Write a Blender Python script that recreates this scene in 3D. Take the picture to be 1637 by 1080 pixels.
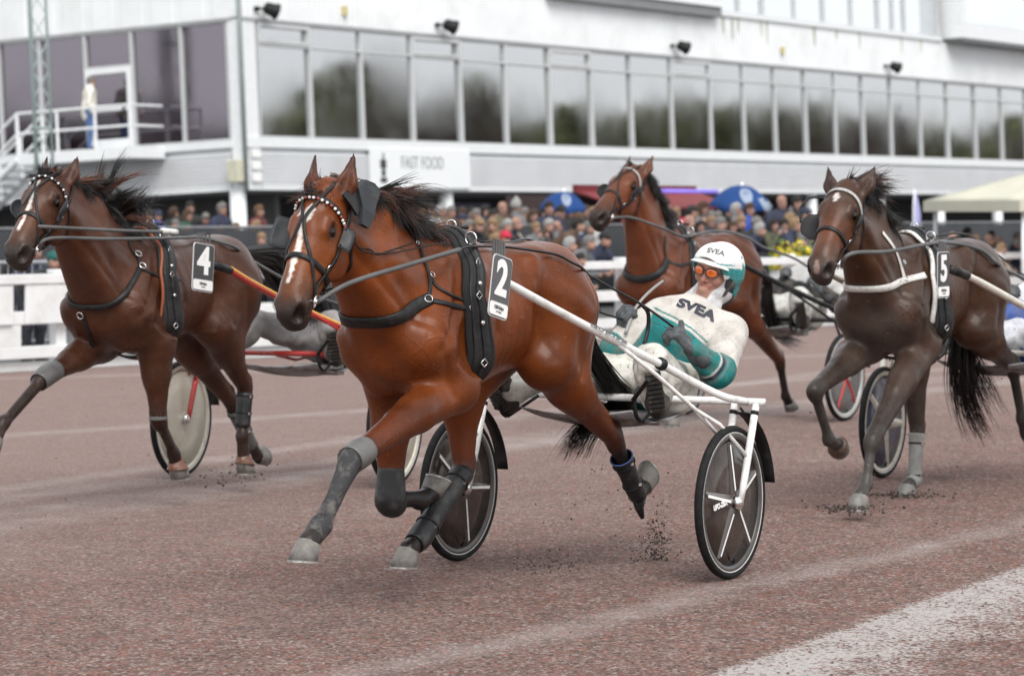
import bpy, bmesh, math, random
import numpy as np
from mathutils import Vector, Matrix
from mathutils.bvhtree import BVHTree
for o in list(bpy.data.objects): bpy.data.objects.remove(o)
scene = bpy.context.scene
COL = scene.collection
# ---------------------------------------------------------------- camera
F, CX, CY, CAMH, HORIZ = 4774.6, 818.5, 540.0, 1.71, 336.0     # focal length and picture size in pixels of the 1637 x 1080 photograph
TH = math.atan((CY - HORIZ) / F)
cam = bpy.data.cameras.new('camera'); camo = bpy.data.objects.new('camera', cam); COL.objects.link(camo)
cam.sensor_width = 36.0; cam.lens = 36.0 * F / 1637.0
cam.clip_start = 0.5; cam.clip_end = 2000.0
camo.location = (0, 0, CAMH); camo.rotation_euler = (math.pi/2 - TH, 0, 0)
cam.dof.use_dof = True; cam.dof.focus_distance = 13.0; cam.dof.aperture_fstop = 4.2
scene.camera = camo
# ---------------------------------------------------------------- light: overcast daylight
SUN_EL, SUN_AZ = math.radians(50), math.radians(165)       # azimuth clockwise from +Y: behind the camera, a little right
world = bpy.data.worlds.new('World'); scene.world = world; world.use_nodes = True
wn = world.node_tree.nodes; wl = world.node_tree.links
bg = wn['Background']
sky = wn.new('ShaderNodeTexSky'); sky.sky_type = 'NISHITA'; sky.sun_disc = False
sky.sun_elevation = SUN_EL; sky.sun_rotation = SUN_AZ; sky.air_density = 1.0; sky.dust_density = 0.8; sky.ozone_density = 1.0
hs = wn.new('ShaderNodeHueSaturation'); hs.inputs['Saturation'].default_value = 0.16
wl.new(sky.outputs[0], hs.inputs['Color'])
ctc = wn.new('ShaderNodeTexCoord'); cmap = wn.new('ShaderNodeMapping'); cmap.inputs['Scale'].default_value = (1.2, 1.2, 3.5)
cn = wn.new('ShaderNodeTexNoise'); cn.inputs['Scale'].default_value = 2.2; cn.inputs['Detail'].default_value = 5
crm = wn.new('ShaderNodeMapRange'); crm.inputs[1].default_value = 0.3; crm.inputs[2].default_value = 0.7; crm.inputs[3].default_value = 0.72; crm.inputs[4].default_value = 1.2
cmx = wn.new('ShaderNodeMix'); cmx.data_type = 'RGBA'; cmx.blend_type = 'MULTIPLY'; cmx.inputs['Factor'].default_value = 1.0
wl.new(ctc.outputs['Generated'], cmap.inputs[0]); wl.new(cmap.outputs[0], cn.inputs['Vector']); wl.new(cn.outputs['Fac'], crm.inputs[0])
wl.new(hs.outputs[0], cmx.inputs['A']); wl.new(crm.outputs[0], cmx.inputs['B']); 
cov = wn.new('ShaderNodeMix'); cov.data_type = 'RGBA'; cov.inputs['Factor'].default_value = 0.72; cov.inputs['B'].default_value = (4.0, 4.08, 4.2, 1)      # even cloud cover over the sky
wl.new(cmx.outputs['Result'], cov.inputs['A']); wl.new(cov.outputs['Result'], bg.inputs['Color'])
bg.inputs['Strength'].default_value = 0.15
sl = bpy.data.lights.new('sun', 'SUN'); sl.energy = 1.5; sl.angle = math.radians(35); sl.color = (1.0, 0.965, 0.92)
so = bpy.data.objects.new('sun', sl); COL.objects.link(so)
so.rotation_euler = Vector((-math.sin(SUN_AZ)*math.cos(SUN_EL), -math.cos(SUN_AZ)*math.cos(SUN_EL), -math.sin(SUN_EL))).to_track_quat('-Z', 'Y').to_euler()
scene.view_settings.view_transform = 'Standard'; scene.view_settings.look = 'None'
scene.view_settings.exposure = 1.0; scene.view_settings.gamma = 1.0; scene.view_settings.use_curve_mapping = False
scene.cycles.max_bounces = 6; scene.cycles.use_denoising = True; scene.cycles.denoising_input_passes = 'RGB_ALBEDO_NORMAL'; scene.cycles.denoising_prefilter = 'ACCURATE'
# ---------------------------------------------------------------- helpers
RNG = np.random.default_rng(7); random.seed(7)
CAMP = np.array([0.0, 0.0, CAMH])
def ray(px, py):
    x = (px-CX)/F; y = (CY-py)/F
    return np.array([x, math.cos(TH)+y*math.sin(TH), -math.sin(TH)+y*math.cos(TH)])
def ground(px, py, z=0.0):
    d = ray(px, py); return CAMP + d*((z-CAMH)/d[2])
def at_depth(px, py, D):
    d = ray(px, py); return CAMP + d*(D/d[1])
class Frame:                       # a course frame: u forward along the heading, v to the left, w up
    def __init__(s, A, O):
        s.A = math.radians(A); s.f = np.array([-math.sin(s.A), -math.cos(s.A), 0]); s.l = np.array([math.cos(s.A), -math.sin(s.A), 0])
        s.O = np.array(O, float)
    def loc(s, P): r = np.asarray(P) - s.O; return np.array([r@s.f, r@s.l, r[2]])
    def glob(s, p): return s.O + s.f*p[0] + s.l*p[1] + np.array([0, 0, p[2]])
    def at(s, px, py, v=0.0):      # the point of the pixel's ray that lies v metres left of the frame's middle plane
        d = ray(px, py); t = (s.l@s.O + v - s.l@CAMP)/(s.l@d); return s.loc(CAMP + d*t)
    def yaw(s): return math.atan2(s.f[1], s.f[0])
    def moved(s, u, v=0.0): n = Frame(math.degrees(s.A), s.O + s.f*u + s.l*v); return n
def nrm(a): a = np.asarray(a, float); return a/max(np.linalg.norm(a), 1e-9)
def tag(o, label=None, cat=None, group=None, kind=None):
    if label: o['label'] = label
    if cat: o['category'] = cat
    if group: o['group'] = group
    if kind: o['kind'] = kind
    return o
def empty(name, loc, rz=0.0):
    o = bpy.data.objects.new(name, None); COL.objects.link(o); o.location = loc; o.rotation_euler = (0, 0, rz); o.empty_display_size = 0.2
    return o
def mesh_obj(name, verts, faces, mat, parent=None, smooth=True):
    me = bpy.data.meshes.new(name); me.from_pydata([tuple(map(float, v)) for v in verts], [], [tuple(map(int, f)) for f in faces]); me.update()
    return link_mesh(name, me, mat, parent, smooth)
def link_mesh(name, me, mat, parent=None, smooth=True):
    for m in (mat if isinstance(mat, (list, tuple)) else [mat]): me.materials.append(m)
    if smooth: me.polygons.foreach_set('use_smooth', [True]*len(me.polygons))
    o = bpy.data.objects.new(name, me); COL.objects.link(o); o.parent = parent
    return o
class MB:                          # collects simple shapes, links them as one mesh
    def __init__(s): s.v = []; s.f = []; s.m = []; s.cur = 0
    def add(s, V, Fc):
        b = len(s.v); s.v += [tuple(map(float, p)) for p in V]; s.f += [tuple(int(i)+b for i in f) for f in Fc]; s.m += [s.cur]*len(Fc); return s
    def box(s, c, size, R=None):
        c = np.asarray(c, float); h = np.asarray(size, float)/2; R = np.eye(3) if R is None else np.asarray(R)
        V = [c + R@(h*np.array([a, b, d])) for a in (-1, 1) for b in (-1, 1) for d in (-1, 1)]
        return s.add(V, [(0,1,3,2),(4,6,7,5),(0,4,5,1),(2,3,7,6),(0,2,6,4),(1,5,7,3)])
    def tube(s, P, r, n=8, cap=True): V, Fc = tube_geo(P, r, n, cap); return s.add(V, Fc)
    def build(s, name, mat, parent=None, smooth=True, bevel=0.0, autosm=True):
        o = mesh_obj(name, s.v, s.f, mat, parent, False)
        if isinstance(mat, (list, tuple)): o.data.polygons.foreach_set('material_index', s.m)
        if bevel:
            bm = bmesh.new(); bm.from_mesh(o.data)
            ed = [e for e in bm.edges if e.is_manifold and e.calc_face_angle(0) > 0.6]
            bmesh.ops.bevel(bm, geom=ed, offset=bevel, segments=2, profile=0.5, affect='EDGES'); bm.to_mesh(o.data); bm.free()
        if smooth:
            o.data.polygons.foreach_set('use_smooth', [True]*len(o.data.polygons))
            try: o.data.set_sharp_from_angle(angle=math.radians(38))
            except Exception: pass
        return o
def frames_along(P, up=None):
    P = np.asarray(P, float); n = len(P); T = np.zeros_like(P)
    T[1:-1] = P[2:]-P[:-2]; T[0] = P[1]-P[0]; T[-1] = P[-1]-P[-2]
    T /= np.maximum(np.linalg.norm(T, axis=1, keepdims=True), 1e-9)
    a = np.array([0, 0, 1.0]) if up is None else np.asarray(up, float)
    if abs(T[0]@a) > 0.95: a = np.array([1.0, 0, 0])
    N = np.zeros_like(P); x = a - (a@T[0])*T[0]; N[0] = nrm(x)
    for i in range(1, n):
        x = N[i-1] - (N[i-1]@T[i])*T[i]; N[i] = nrm(x)
    return T, N, np.cross(T, N)
def tube_geo(P, r, n=8, cap=True, up=None, sq=1.0):
    P = np.asarray(P, float); T, N, B = frames_along(P, up); r = np.broadcast_to(np.asarray(r, float), (len(P),))
    V = []; Fc = []
    for i in range(len(P)):
        for k in range(n):
            a = 2*math.pi*k/n; V.append(P[i] + r[i]*(math.cos(a)*N[i] + sq*math.sin(a)*B[i]))
    for i in range(len(P)-1):
        for k in range(n):
            k2 = (k+1) % n; Fc.append((i*n+k, i*n+k2, (i+1)*n+k2, (i+1)*n+k))
    if cap:
        Fc.append(tuple(range(n-1, -1, -1))); Fc.append(tuple((len(P)-1)*n+k for k in range(n)))
    return V, Fc
def tube(name, P, r, mat, parent=None, n=8, up=None, sq=1.0):
    V, Fc = tube_geo(P, r, n, True, up, sq); return mesh_obj(name, V, Fc, mat, parent)
def smooth_path(P, m=6):           # Catmull-Rom through the points
    P = np.asarray(P, float); out = []
    Q = np.vstack([2*P[0]-P[1], P, 2*P[-1]-P[-2]])
    for i in range(1, len(Q)-2):
        p0, p1, p2, p3 = Q[i-1:i+3]
        for k in range(m):
            t = k/m; out.append(0.5*((2*p1)+(-p0+p2)*t+(2*p0-5*p1+4*p2-p3)*t*t+(-p0+3*p1-3*p2+p3)*t**3))
    out.append(P[-1]); return np.array(out)
def ribbon_geo(P, Nn, width, thick):
    P = np.asarray(P, float); Nn = np.asarray(Nn, float); T, _, _ = frames_along(P); n = len(P)
    w = np.broadcast_to(np.asarray(width, float), (n,)); V = []; Fc = []
    for i in range(n):
        nn = nrm(Nn[i]-(Nn[i]@T[i])*T[i]); s = np.cross(T[i], nn)*w[i]/2
        ch = s*0.82
        V += [P[i]-s, P[i]-s+nn*thick*0.6, P[i]-ch+nn*thick, P[i]+ch+nn*thick, P[i]+s+nn*thick*0.6, P[i]+s]
    for i in range(n-1):
        for k in range(6):
            k2 = (k+1) % 6; Fc.append((i*6+k, (i+1)*6+k, (i+1)*6+k2, i*6+k2))
    Fc.append((0, 1, 2, 3, 4, 5)); Fc.append(tuple((n-1)*6+k for k in (5, 4, 3, 2, 1, 0)))
    return V, Fc
def ring_geo(c, axis, R, r, n=20, m=6, e1=None):   # torus
    axis = nrm(axis); a = nrm(np.cross(axis, [0.3, 0.5, 0.81])) if e1 is None else nrm(e1); b = np.cross(axis, a); V = []; Fc = []
    for i in range(n):
        t = 2*math.pi*i/n; d = math.cos(t)*a+math.sin(t)*b
        for k in range(m):
            s = 2*math.pi*k/m; V.append(np.asarray(c)+d*(R+r*math.cos(s))+axis*r*math.sin(s))
    for i in range(n):
        for k in range(m):
            Fc.append((i*m+k, ((i+1)%n)*m+k, ((i+1)%n)*m+(k+1)%m, i*m+(k+1)%m))
    return V, Fc
def lathe_geo(prof, c, axis, n=24, e1=None):       # prof: (radius, height along the axis)
    axis = nrm(axis); a = nrm(np.cross(axis, [0.3, 0.5, 0.81])) if e1 is None else nrm(e1); b = np.cross(axis, a); V = []; Fc = []
    for (r, h) in prof:
        for i in range(n):
            t = 2*math.pi*i/n; V.append(np.asarray(c)+axis*h+(math.cos(t)*a+math.sin(t)*b)*r)
    for j in range(len(prof)-1):
        for i in range(n): Fc.append((j*n+i, j*n+(i+1)%n, (j+1)*n+(i+1)%n, (j+1)*n+i))
    Fc.append(tuple(range(n-1, -1, -1))); Fc.append(tuple((len(prof)-1)*n+k for k in range(n)))
    return V, Fc
def sphere_geo(c, r, n=16, m=10, R=None):
    c = np.asarray(c, float); r = np.broadcast_to(np.asarray(r, float), (3,)); R = np.eye(3) if R is None else np.asarray(R); V = [c+R@(np.array([0, 0, 1])*r)]; Fc = []
    for j in range(1, m):
        p = math.pi*j/m
        for i in range(n): t = 2*math.pi*i/n; V.append(c+R@(np.array([math.sin(p)*math.cos(t), math.sin(p)*math.sin(t), math.cos(p)])*r))
    V.append(c-R@(np.array([0, 0, 1])*r))
    for i in range(n): Fc.append((0, 1+i, 1+(i+1)%n))
    for j in range(m-2):
        for i in range(n): Fc.append((1+j*n+i, 1+(j+1)*n+i, 1+(j+1)*n+(i+1)%n, 1+j*n+(i+1)%n))
    L = len(V)-1
    for i in range(n): Fc.append((L, 1+(m-2)*n+(i+1)%n, 1+(m-2)*n+i))
    return V, Fc
def hair_geo(strands):             # strands: list of (points, root radius); thin three-sided tapered tubes
    V = []; Fc = []
    for P, r in strands:
        P = np.asarray(P, float); n = len(P); rr = r*np.clip(1.15-np.linspace(0, 1, n)**1.5, 0.08, 1)
        v, f = tube_geo(P, rr, 3, False); b = len(V); V += v; Fc += [tuple(i+b for i in q) for q in f]
    return V, Fc
# ---------------------------------------------------------------- materials
MATS = {}
def _noise(nt, scale, detail=4, rough=0.55, coord='Object'):
    tc = nt.nodes.new('ShaderNodeTexCoord'); n = nt.nodes.new('ShaderNodeTexNoise')
    n.inputs['Scale'].default_value = scale; n.inputs['Detail'].default_value = detail; n.inputs['Roughness'].default_value = rough
    nt.links.new(tc.outputs[coord], n.inputs['Vector']); return n
def _map(nt, sock, a, b, c, d):
    m = nt.nodes.new('ShaderNodeMapRange'); nt.links.new(sock, m.inputs[0])
    for i, x in enumerate((a, b, c, d)): m.inputs[i+1].default_value = x
    return m.outputs[0]
def _mix(nt, fac, A, B, blend='MIX'):
    m = nt.nodes.new('ShaderNodeMix'); m.data_type = 'RGBA'; m.blend_type = blend
    for s, v in (('Factor', fac), ('A', A), ('B', B)):
        if isinstance(v, (int, float)): m.inputs[s].default_value = v
        elif isinstance(v, tuple): m.inputs[s].default_value = (*v[:3], 1)
        else: nt.links.new(v, m.inputs[s])
    return m.outputs['Result']
def mat(name, col, rough=0.6, metal=0.0, var=0.12, vscale=6.0, dirt=None, dirt_amt=0.35, dscale=9.0, bump=0.0, bscale=120.0, spec=0.5, coat=0.0, sheen=0.0, trans=0.0, emit=None, estr=0.0, objcol=False, bdist=0.003, alpha=None):
    if name in MATS: return MATS[name]
    m = bpy.data.materials.new(name); m.use_nodes = True; nt = m.node_tree; b = nt.nodes['Principled BSDF']
    base = tuple(col)
    if objcol:
        oi = nt.nodes.new('ShaderNodeObjectInfo'); base = oi.outputs['Color']
    n = _noise(nt, vscale)
    f = _map(nt, n.outputs['Fac'], 0.3, 0.7, 1-var, 1+var)
    c = _mix(nt, 1.0, base, f, 'MULTIPLY')
    if dirt is not None:
        dn = _noise(nt, dscale, 6, 0.65); df = _map(nt, dn.outputs['Fac'], 0.5, 0.72, 0.0, dirt_amt*2)
        c = _mix(nt, df, c, tuple(dirt))
    nt.links.new(c, b.inputs['Base Color'])
    rn = _map(nt, n.outputs['Fac'], 0.3, 0.7, max(rough-0.08, 0.03), min(rough+0.08, 1)); nt.links.new(rn, b.inputs['Roughness'])
    b.inputs['Metallic'].default_value = metal; b.inputs['Specular IOR Level'].default_value = spec
    b.inputs['Coat Weight'].default_value = coat; b.inputs['Sheen Weight'].default_value = sheen; b.inputs['Transmission Weight'].default_value = trans
    if alpha is not None: b.inputs['Alpha'].default_value = alpha
    if emit is not None: b.inputs['Emission Color'].default_value = (*emit, 1); b.inputs['Emission Strength'].default_value = estr
    if bump:
        bn = _noise(nt, bscale, 5); bp = nt.nodes.new('ShaderNodeBump'); bp.inputs['Strength'].default_value = bump; bp.inputs['Distance'].default_value = bdist
        nt.links.new(bn.outputs['Fac'], bp.inputs['Height']); nt.links.new(bp.outputs[0], b.inputs['Normal'])
    MATS[name] = m; return m
def coat_mat(name, rough=0.35, var=0.30, mud=0.0, mudcol=(0.12, 0.10, 0.085), spec=0.24, sheen=0.0):
    m = bpy.data.materials.new(name); m.use_nodes = True; nt = m.node_tree; b = nt.nodes['Principled BSDF']
    at = nt.nodes.new('ShaderNodeAttribute'); at.attribute_name = 'coat'
    n1 = _noise(nt, 5.0, 5); f1 = _map(nt, n1.outputs['Fac'], 0.3, 0.7, 1-var, 1+var)
    c = _mix(nt, 1.0, at.outputs['Color'], f1, 'MULTIPLY')
    tc = nt.nodes.new('ShaderNodeTexCoord'); mp = nt.nodes.new('ShaderNodeMapping'); mp.inputs['Scale'].default_value = (14, 60, 60)
    n2 = nt.nodes.new('ShaderNodeTexNoise'); n2.inputs['Scale'].default_value = 3.5; n2.inputs['Detail'].default_value = 6
    nt.links.new(tc.outputs['Object'], mp.inputs[0]); nt.links.new(mp.outputs[0], n2.inputs['Vector'])
    f2 = _map(nt, n2.outputs['Fac'], 0.25, 0.75, 0.82, 1.2); c = _mix(nt, 1.0, c, f2, 'MULTIPLY')
    n5 = _noise(nt, 1.7, 3); f5 = _map(nt, n5.outputs['Fac'], 0.35, 0.65, 0.72, 1.22); c = _mix(nt, 1.0, c, f5, 'MULTIPLY')
    if mud > 0:
        n3 = _noise(nt, 11.0, 7, 0.7); f3 = _map(nt, n3.outputs['Fac'], 0.45, 0.75, 0.0, mud); c = _mix(nt, f3, c, tuple(mudcol))
    n4 = _noise(nt, 75.0, 4, .7); f4 = _map(nt, n4.outputs['Fac'], 0.645, 0.70, 0.0, 0.55); c = _mix(nt, f4, c, (0.20, 0.16, 0.13))
    nt.links.new(c, b.inputs['Base Color'])
    rr = _map(nt, n1.outputs['Fac'], 0.3, 0.7, rough-0.07, rough+0.12); nt.links.new(rr, b.inputs['Roughness'])
    b.inputs['Specular IOR Level'].default_value = spec; b.inputs['Sheen Weight'].default_value = sheen; b.inputs['Sheen Roughness'].default_value = 0.5
    bn = nt.nodes.new('ShaderNodeBump'); bn.inputs['Strength'].default_value = 0.5; bn.inputs['Distance'].default_value = 0.005
    nb = _noise(nt, 16.0, 4); mx = nt.nodes.new('ShaderNodeMath'); mx.operation = 'MULTIPLY_ADD'; mx.inputs[1].default_value = 0.25
    nt.links.new(n2.outputs['Fac'], mx.inputs[0]); nt.links.new(nb.outputs['Fac'], mx.inputs[2])
    vd = _noise(nt, 6.0, 2); vm = nt.nodes.new('ShaderNodeVectorMath'); vm.operation = 'MULTIPLY_ADD'; vm.inputs[1].default_value = (.10, .10, .10); nt.links.new(vd.outputs['Color'], vm.inputs[0]); nt.links.new(tc.outputs['Object'], vm.inputs[2])
    vv = nt.nodes.new('ShaderNodeTexVoronoi'); vv.feature = 'DISTANCE_TO_EDGE'; vv.inputs['Scale'].default_value = 6.5; nt.links.new(vm.outputs[0], vv.inputs['Vector'])       # raised veins, only here and there
    ve = _map(nt, vv.outputs['Distance'], 0.0, 0.045, 1.0, 0.0); vk = _noise(nt, 2.6, 2); vk = _map(nt, vk.outputs['Fac'], 0.5, 0.62, 0.0, 0.55)
    vx = nt.nodes.new('ShaderNodeMath'); vx.operation = 'MULTIPLY_ADD'; nt.links.new(ve, vx.inputs[0]); nt.links.new(vk, vx.inputs[1]); nt.links.new(mx.outputs[0], vx.inputs[2]); mx = vx
    nt.links.new(mx.outputs[0], bn.inputs['Height']); nt.links.new(bn.outputs[0], b.inputs['Normal'])
    return m
MUD = (0.16, 0.12, 0.10)
M_leather = mat('black_leather', (0.010, 0.010, 0.011), 0.5, spec=.3, var=0.3, dirt=(0.10, 0.09, 0.08), dirt_amt=0.12, dscale=40, bump=0.2, bscale=200)
M_strapgrey = mat('grey_rubber_rein', (0.09, 0.09, 0.09), 0.6, var=0.3, bump=0.3, bscale=300)
M_boot = mat('black_boot_plastic', (0.014, 0.0145, 0.016), 0.42, spec=.35, var=0.3, dirt=(0.14, 0.13, 0.12), dirt_amt=0.18, dscale=14, bump=0.3, bscale=60)
M_bootgrey = mat('grey_boot_plastic', (0.11, 0.11, 0.108), 0.5, var=0.3, dirt=(0.08, 0.07, 0.06), dirt_amt=0.3, dscale=14, bump=0.3, bscale=60)
M_chrome = mat('chrome', (0.75, 0.75, 0.75), 0.18, 1.0, var=0.05)
M_hoof = mat('hoof_horn', (0.15, 0.143, 0.13), 0.6, var=0.4, vscale=18, dirt=(0.24, 0.21, 0.17), dirt_amt=0.4, dscale=14, bump=0.4, bscale=60)
M_shoe = mat('shoe_metal', (0.55, 0.54, 0.52), 0.4, 0.9, var=0.2)
M_hairblack = mat('black_hair', (0.010, 0.008, 0.007), 0.38, var=0.4, vscale=8)
M_hairbrown = mat('brown_hair', (0.045, 0.018, 0.010), 0.4, var=0.4, vscale=8)
M_hairred = mat('reddish_hair', (0.10, 0.032, 0.016), 0.42, var=0.4, vscale=8)
M_eye = mat('horse_eye', (0.006, 0.004, 0.003), 0.16, var=0.1, spec=0.4)
M_nostril = mat('nostril_dark', (0.008, 0.006, 0.006), 0.7)
M_white = mat('white_paint', (0.72, 0.72, 0.70), 0.3, var=0.05, dirt=(0.30, 0.26, 0.22), dirt_amt=0.32, dscale=18, coat=0.1)
M_whitestrap = mat('white_strap', (0.66, 0.65, 0.62), 0.55, var=0.1, dirt=(0.25, 0.2, 0.17), dirt_amt=0.35, dscale=30)
M_red = mat('red_paint', (0.40, 0.022, 0.018), 0.3, var=0.15, dirt=(0.2, 0.15, 0.13), dirt_amt=0.15, coat=0.3)
M_yellow = mat('yellow_stripe', (0.70, 0.36, 0.06), 0.4)
M_black = mat('black_plastic', (0.010, 0.010, 0.011), 0.5, spec=.25, var=0.2, dirt=(0.10, 0.085, 0.075), dirt_amt=0.12)
M_tyre = mat('tyre_rubber', (0.009, 0.009, 0.0095), 0.7, spec=.2, var=0.25, dirt=(0.06, 0.05, 0.045), dirt_amt=0.15, dscale=20)
M_plate = mat('number_plate_grey', (0.085, 0.088, 0.092), 0.45, var=0.1)
M_platedark = mat('number_plate_dark', (0.035, 0.037, 0.04), 0.4, var=0.1)
M_num = mat('numeral_white', (0.80, 0.80, 0.79), 0.5, var=0.03)
M_numtext = mat('plate_print', (0.10, 0.10, 0.10), 0.6)
# ---------------------------------------------------------------- lettering
def text_geo(body, size=1.0, extrude=0.0, bold=0.0, align='CENTER', cuts=0, sx=1.0):
    cu = bpy.data.curves.new('lettering', 'FONT'); cu.body = body; cu.size = size; cu.extrude = extrude; cu.offset = bold
    cu.align_x = align; cu.align_y = 'CENTER'; cu.resolution_u = 5
    o = bpy.data.objects.new('lettering', cu); COL.objects.link(o); dg = bpy.context.evaluated_depsgraph_get(); dg.update()
    me = bpy.data.meshes.new_from_object(o.evaluated_get(dg)); bpy.data.objects.remove(o); bpy.data.curves.remove(cu)
    bm = bmesh.new(); bm.from_mesh(me); bpy.data.meshes.remove(me)
    if cuts:
        bmesh.ops.triangulate(bm, faces=bm.faces[:])
        for _ in range(3):
            ed = [e for e in bm.edges if e.calc_length() > cuts]
            if not ed: break
            bmesh.ops.subdivide_edges(bm, edges=ed, cuts=1); bmesh.ops.triangulate(bm, faces=bm.faces[:])
    V = np.array([v.co[:] for v in bm.verts]); V[:, 0] *= sx; bm.verts.index_update(); Fc = [tuple(v.index for v in f.verts) for f in bm.faces]; bm.free()
    return V, Fc
def place_text(name, body, origin, ex, ey, size, mat_, parent, bold=0.0, extrude=0.002, bvh=None, off=0.003, cast=None, cuts=0.012, sx=1.0):
    ex = nrm(ex); ey = nrm(np.asarray(ey)-(np.asarray(ey)@ex)*ex); ez = np.cross(ex, ey)
    V, Fc = text_geo(body, size, 0 if bvh else extrude, bold, cuts=cuts if bvh else 0, sx=sx); out = []
    d = -ez if cast is None else nrm(cast)
    for p in V:
        q = np.asarray(origin)+ex*p[0]+ey*p[1]+ez*p[2]
        if bvh:
            h = bvh.ray_cast(Vector(q-d*0.3), Vector(d), 0.9)
            if h[0] is not None: q = np.array(h[0])-d*off
        out.append(q)
    return mesh_obj(name, out, Fc, mat_, parent, False)
# ---------------------------------------------------------------- track, apron
E1 = np.array([0.51430295, 0.8576057, 0.0022217]); E2 = np.array([-0.85664301, 0.51384507, -0.04610845]); E3 = np.array([-0.04068448, 0.02181051, 0.99893397])
def track_mat():
    m = bpy.data.materials.new('red_grit_track'); m.use_nodes = True; nt = m.node_tree; b = nt.nodes['Principled BSDF']; N = nt.nodes.new
    tc = N('ShaderNodeTexCoord')
    def tex(kind, scale, **kw):
        n = N('ShaderNodeTex'+kind); n.inputs['Scale'].default_value = scale; nt.links.new(tc.outputs['Object'], n.inputs['Vector'])
        for k, v in kw.items(): n.inputs[k].default_value = v
        return n
    big = tex('Noise', .55, Detail=5); mid = tex('Noise', 3.2, Detail=6, Roughness=.6); grit = tex('Noise', 60, Detail=5, Roughness=.78); vor = tex('Voronoi', 66); vor2 = tex('Voronoi', 27)
    rv = N('ShaderNodeSeparateColor'); nt.links.new(vor.outputs['Color'], rv.inputs[0]); rv2 = N('ShaderNodeSeparateColor'); nt.links.new(vor2.outputs['Color'], rv2.inputs[0])
    c = _mix(nt, _map(nt, big.outputs['Fac'], .35, .65, 0, 1), (.190, .108, .085), (.218, .138, .114))
    c = _mix(nt, _map(nt, rv.outputs[0], .62, .84, 0, .95), c, (.085, .056, .050)); c = _mix(nt, _map(nt, rv.outputs[1], .68, .95, 0, .85), c, (.38, .31, .29))
    c = _mix(nt, _map(nt, rv2.outputs[2], .80, .97, 0, .55), c, (.26, .10, .075)); c = _mix(nt, _map(nt, rv2.outputs[0], .85, .98, 0, .6), c, (.09, .068, .064))
    c = _mix(nt, 1.0, c, _map(nt, grit.outputs['Fac'], .32, .68, .28, 1.72), 'MULTIPLY'); c = _mix(nt, 1.0, c, _map(nt, mid.outputs['Fac'], .3, .7, .90, 1.10), 'MULTIPLY')
    sp = N('ShaderNodeSeparateXYZ'); nt.links.new(tc.outputs['Object'], sp.inputs[0])
    def M(op, a, b_=0.0, c_=None):
        n = N('ShaderNodeMath'); n.operation = op
        for i, v in enumerate((a, b_, c_)):
            if v is None: continue
            if isinstance(v, (int, float)): n.inputs[i].default_value = float(v)
            else: nt.links.new(v, n.inputs[i])
        return n.outputs[0]
    lat = M('ADD', M('MULTIPLY', sp.outputs[0], -.857), M('MULTIPLY', sp.outputs[1], .515)); lat = M('ADD', lat, M('MULTIPLY', M('SUBTRACT', big.outputs['Fac'], .5), 3.0))      # paler tone painted into the far lanes for the lightening at a grazing view
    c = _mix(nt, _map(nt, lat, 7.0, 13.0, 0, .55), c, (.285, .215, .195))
    pn = tex('Noise', 1.6, Detail=5, Roughness=.7); c = _mix(nt, M('MULTIPLY', _map(nt, pn.outputs['Fac'], .62, .72, 0, .55), _map(nt, grit.outputs['Fac'], .40, .56, .2, 1)), c, (.33, .30, .275)); c = _mix(nt, _map(nt, pn.outputs['Fac'], .36, .28, 0, .35), c, (.12, .085, .075))
    # worn lines of pale chalk and dust along the course: each a straight strip through two ground points
    wob = tex('Noise', 1.3, Detail=3); lines = [((1260, 922), (1637, 836), .06, .42, .14), 
        ((0, 697), (550, 658), .13, .42, .12), ((0, 783), (350, 733), .11, .38, .12), ((115, 806), (528, 752), .12, .34, .14), ((430, 775), (620, 745), .15, .3, .14), ((640, 722), (1100, 668), .12, .3, .16), ((0, 605), (600, 588), .2, .35, .2)]
    for p, q, w, amt, soft in lines:
        a, b2 = ground(*p), ground(*q); d = (b2-a)[:2]; d /= np.linalg.norm(d); n = np.array([-d[1], d[0]]); off = -n@a[:2]
        dist = M('ABSOLUTE', M('ADD', M('ADD', M('MULTIPLY', sp.outputs[0], n[0]), M('MULTIPLY', sp.outputs[1], n[1])), M('ADD', M('MULTIPLY', M('SUBTRACT', wob.outputs['Fac'], .5), .35), off)))
        f = _map(nt, dist, w*.4, w+soft, 1, 0); wear = _map(nt, M('ADD', M('MULTIPLY', grit.outputs['Fac'], .55), M('MULTIPLY', mid.outputs['Fac'], .45)), .38, .62, .15, 1.0)
        c = _mix(nt, M('MULTIPLY', M('MULTIPLY', f, wear), amt), c, (.50, .465, .445))
    a, b2 = ground(1118, 1080), ground(1637, 901); d = (b2-a)[:2]; d /= np.linalg.norm(d); n = np.array([-d[1], d[0]]); off = -n@a[:2]; n, off = (-n, -off) if n[1] > 0 else (n, off)      # broad chalk band: crisp far edge, worn towards the camera
    dist = M('ADD', M('ADD', M('MULTIPLY', sp.outputs[0], n[0]), M('MULTIPLY', sp.outputs[1], n[1])), M('ADD', M('MULTIPLY', M('SUBTRACT', grit.outputs['Fac'], .5), .10), off))
    f = M('MULTIPLY', _map(nt, dist, -.03, .06, 0, 1), _map(nt, dist, .25, 1.0, 1, 0)); gr = M('ADD', M('MULTIPLY', grit.outputs['Fac'], .5), M('ADD', M('MULTIPLY', mid.outputs['Fac'], .3), M('MULTIPLY', rv.outputs[2], .2)))
    thr = _map(nt, f, 0, 1, .66, .43); wear = _map(nt, M('SUBTRACT', gr, thr), -.02, .06, 0, .85); c = _mix(nt, wear, c, (.52, .49, .47))
    nt.links.new(c, b.inputs['Base Color']); b.inputs['Roughness'].default_value = .92; b.inputs['Specular IOR Level'].default_value = .2
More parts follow.
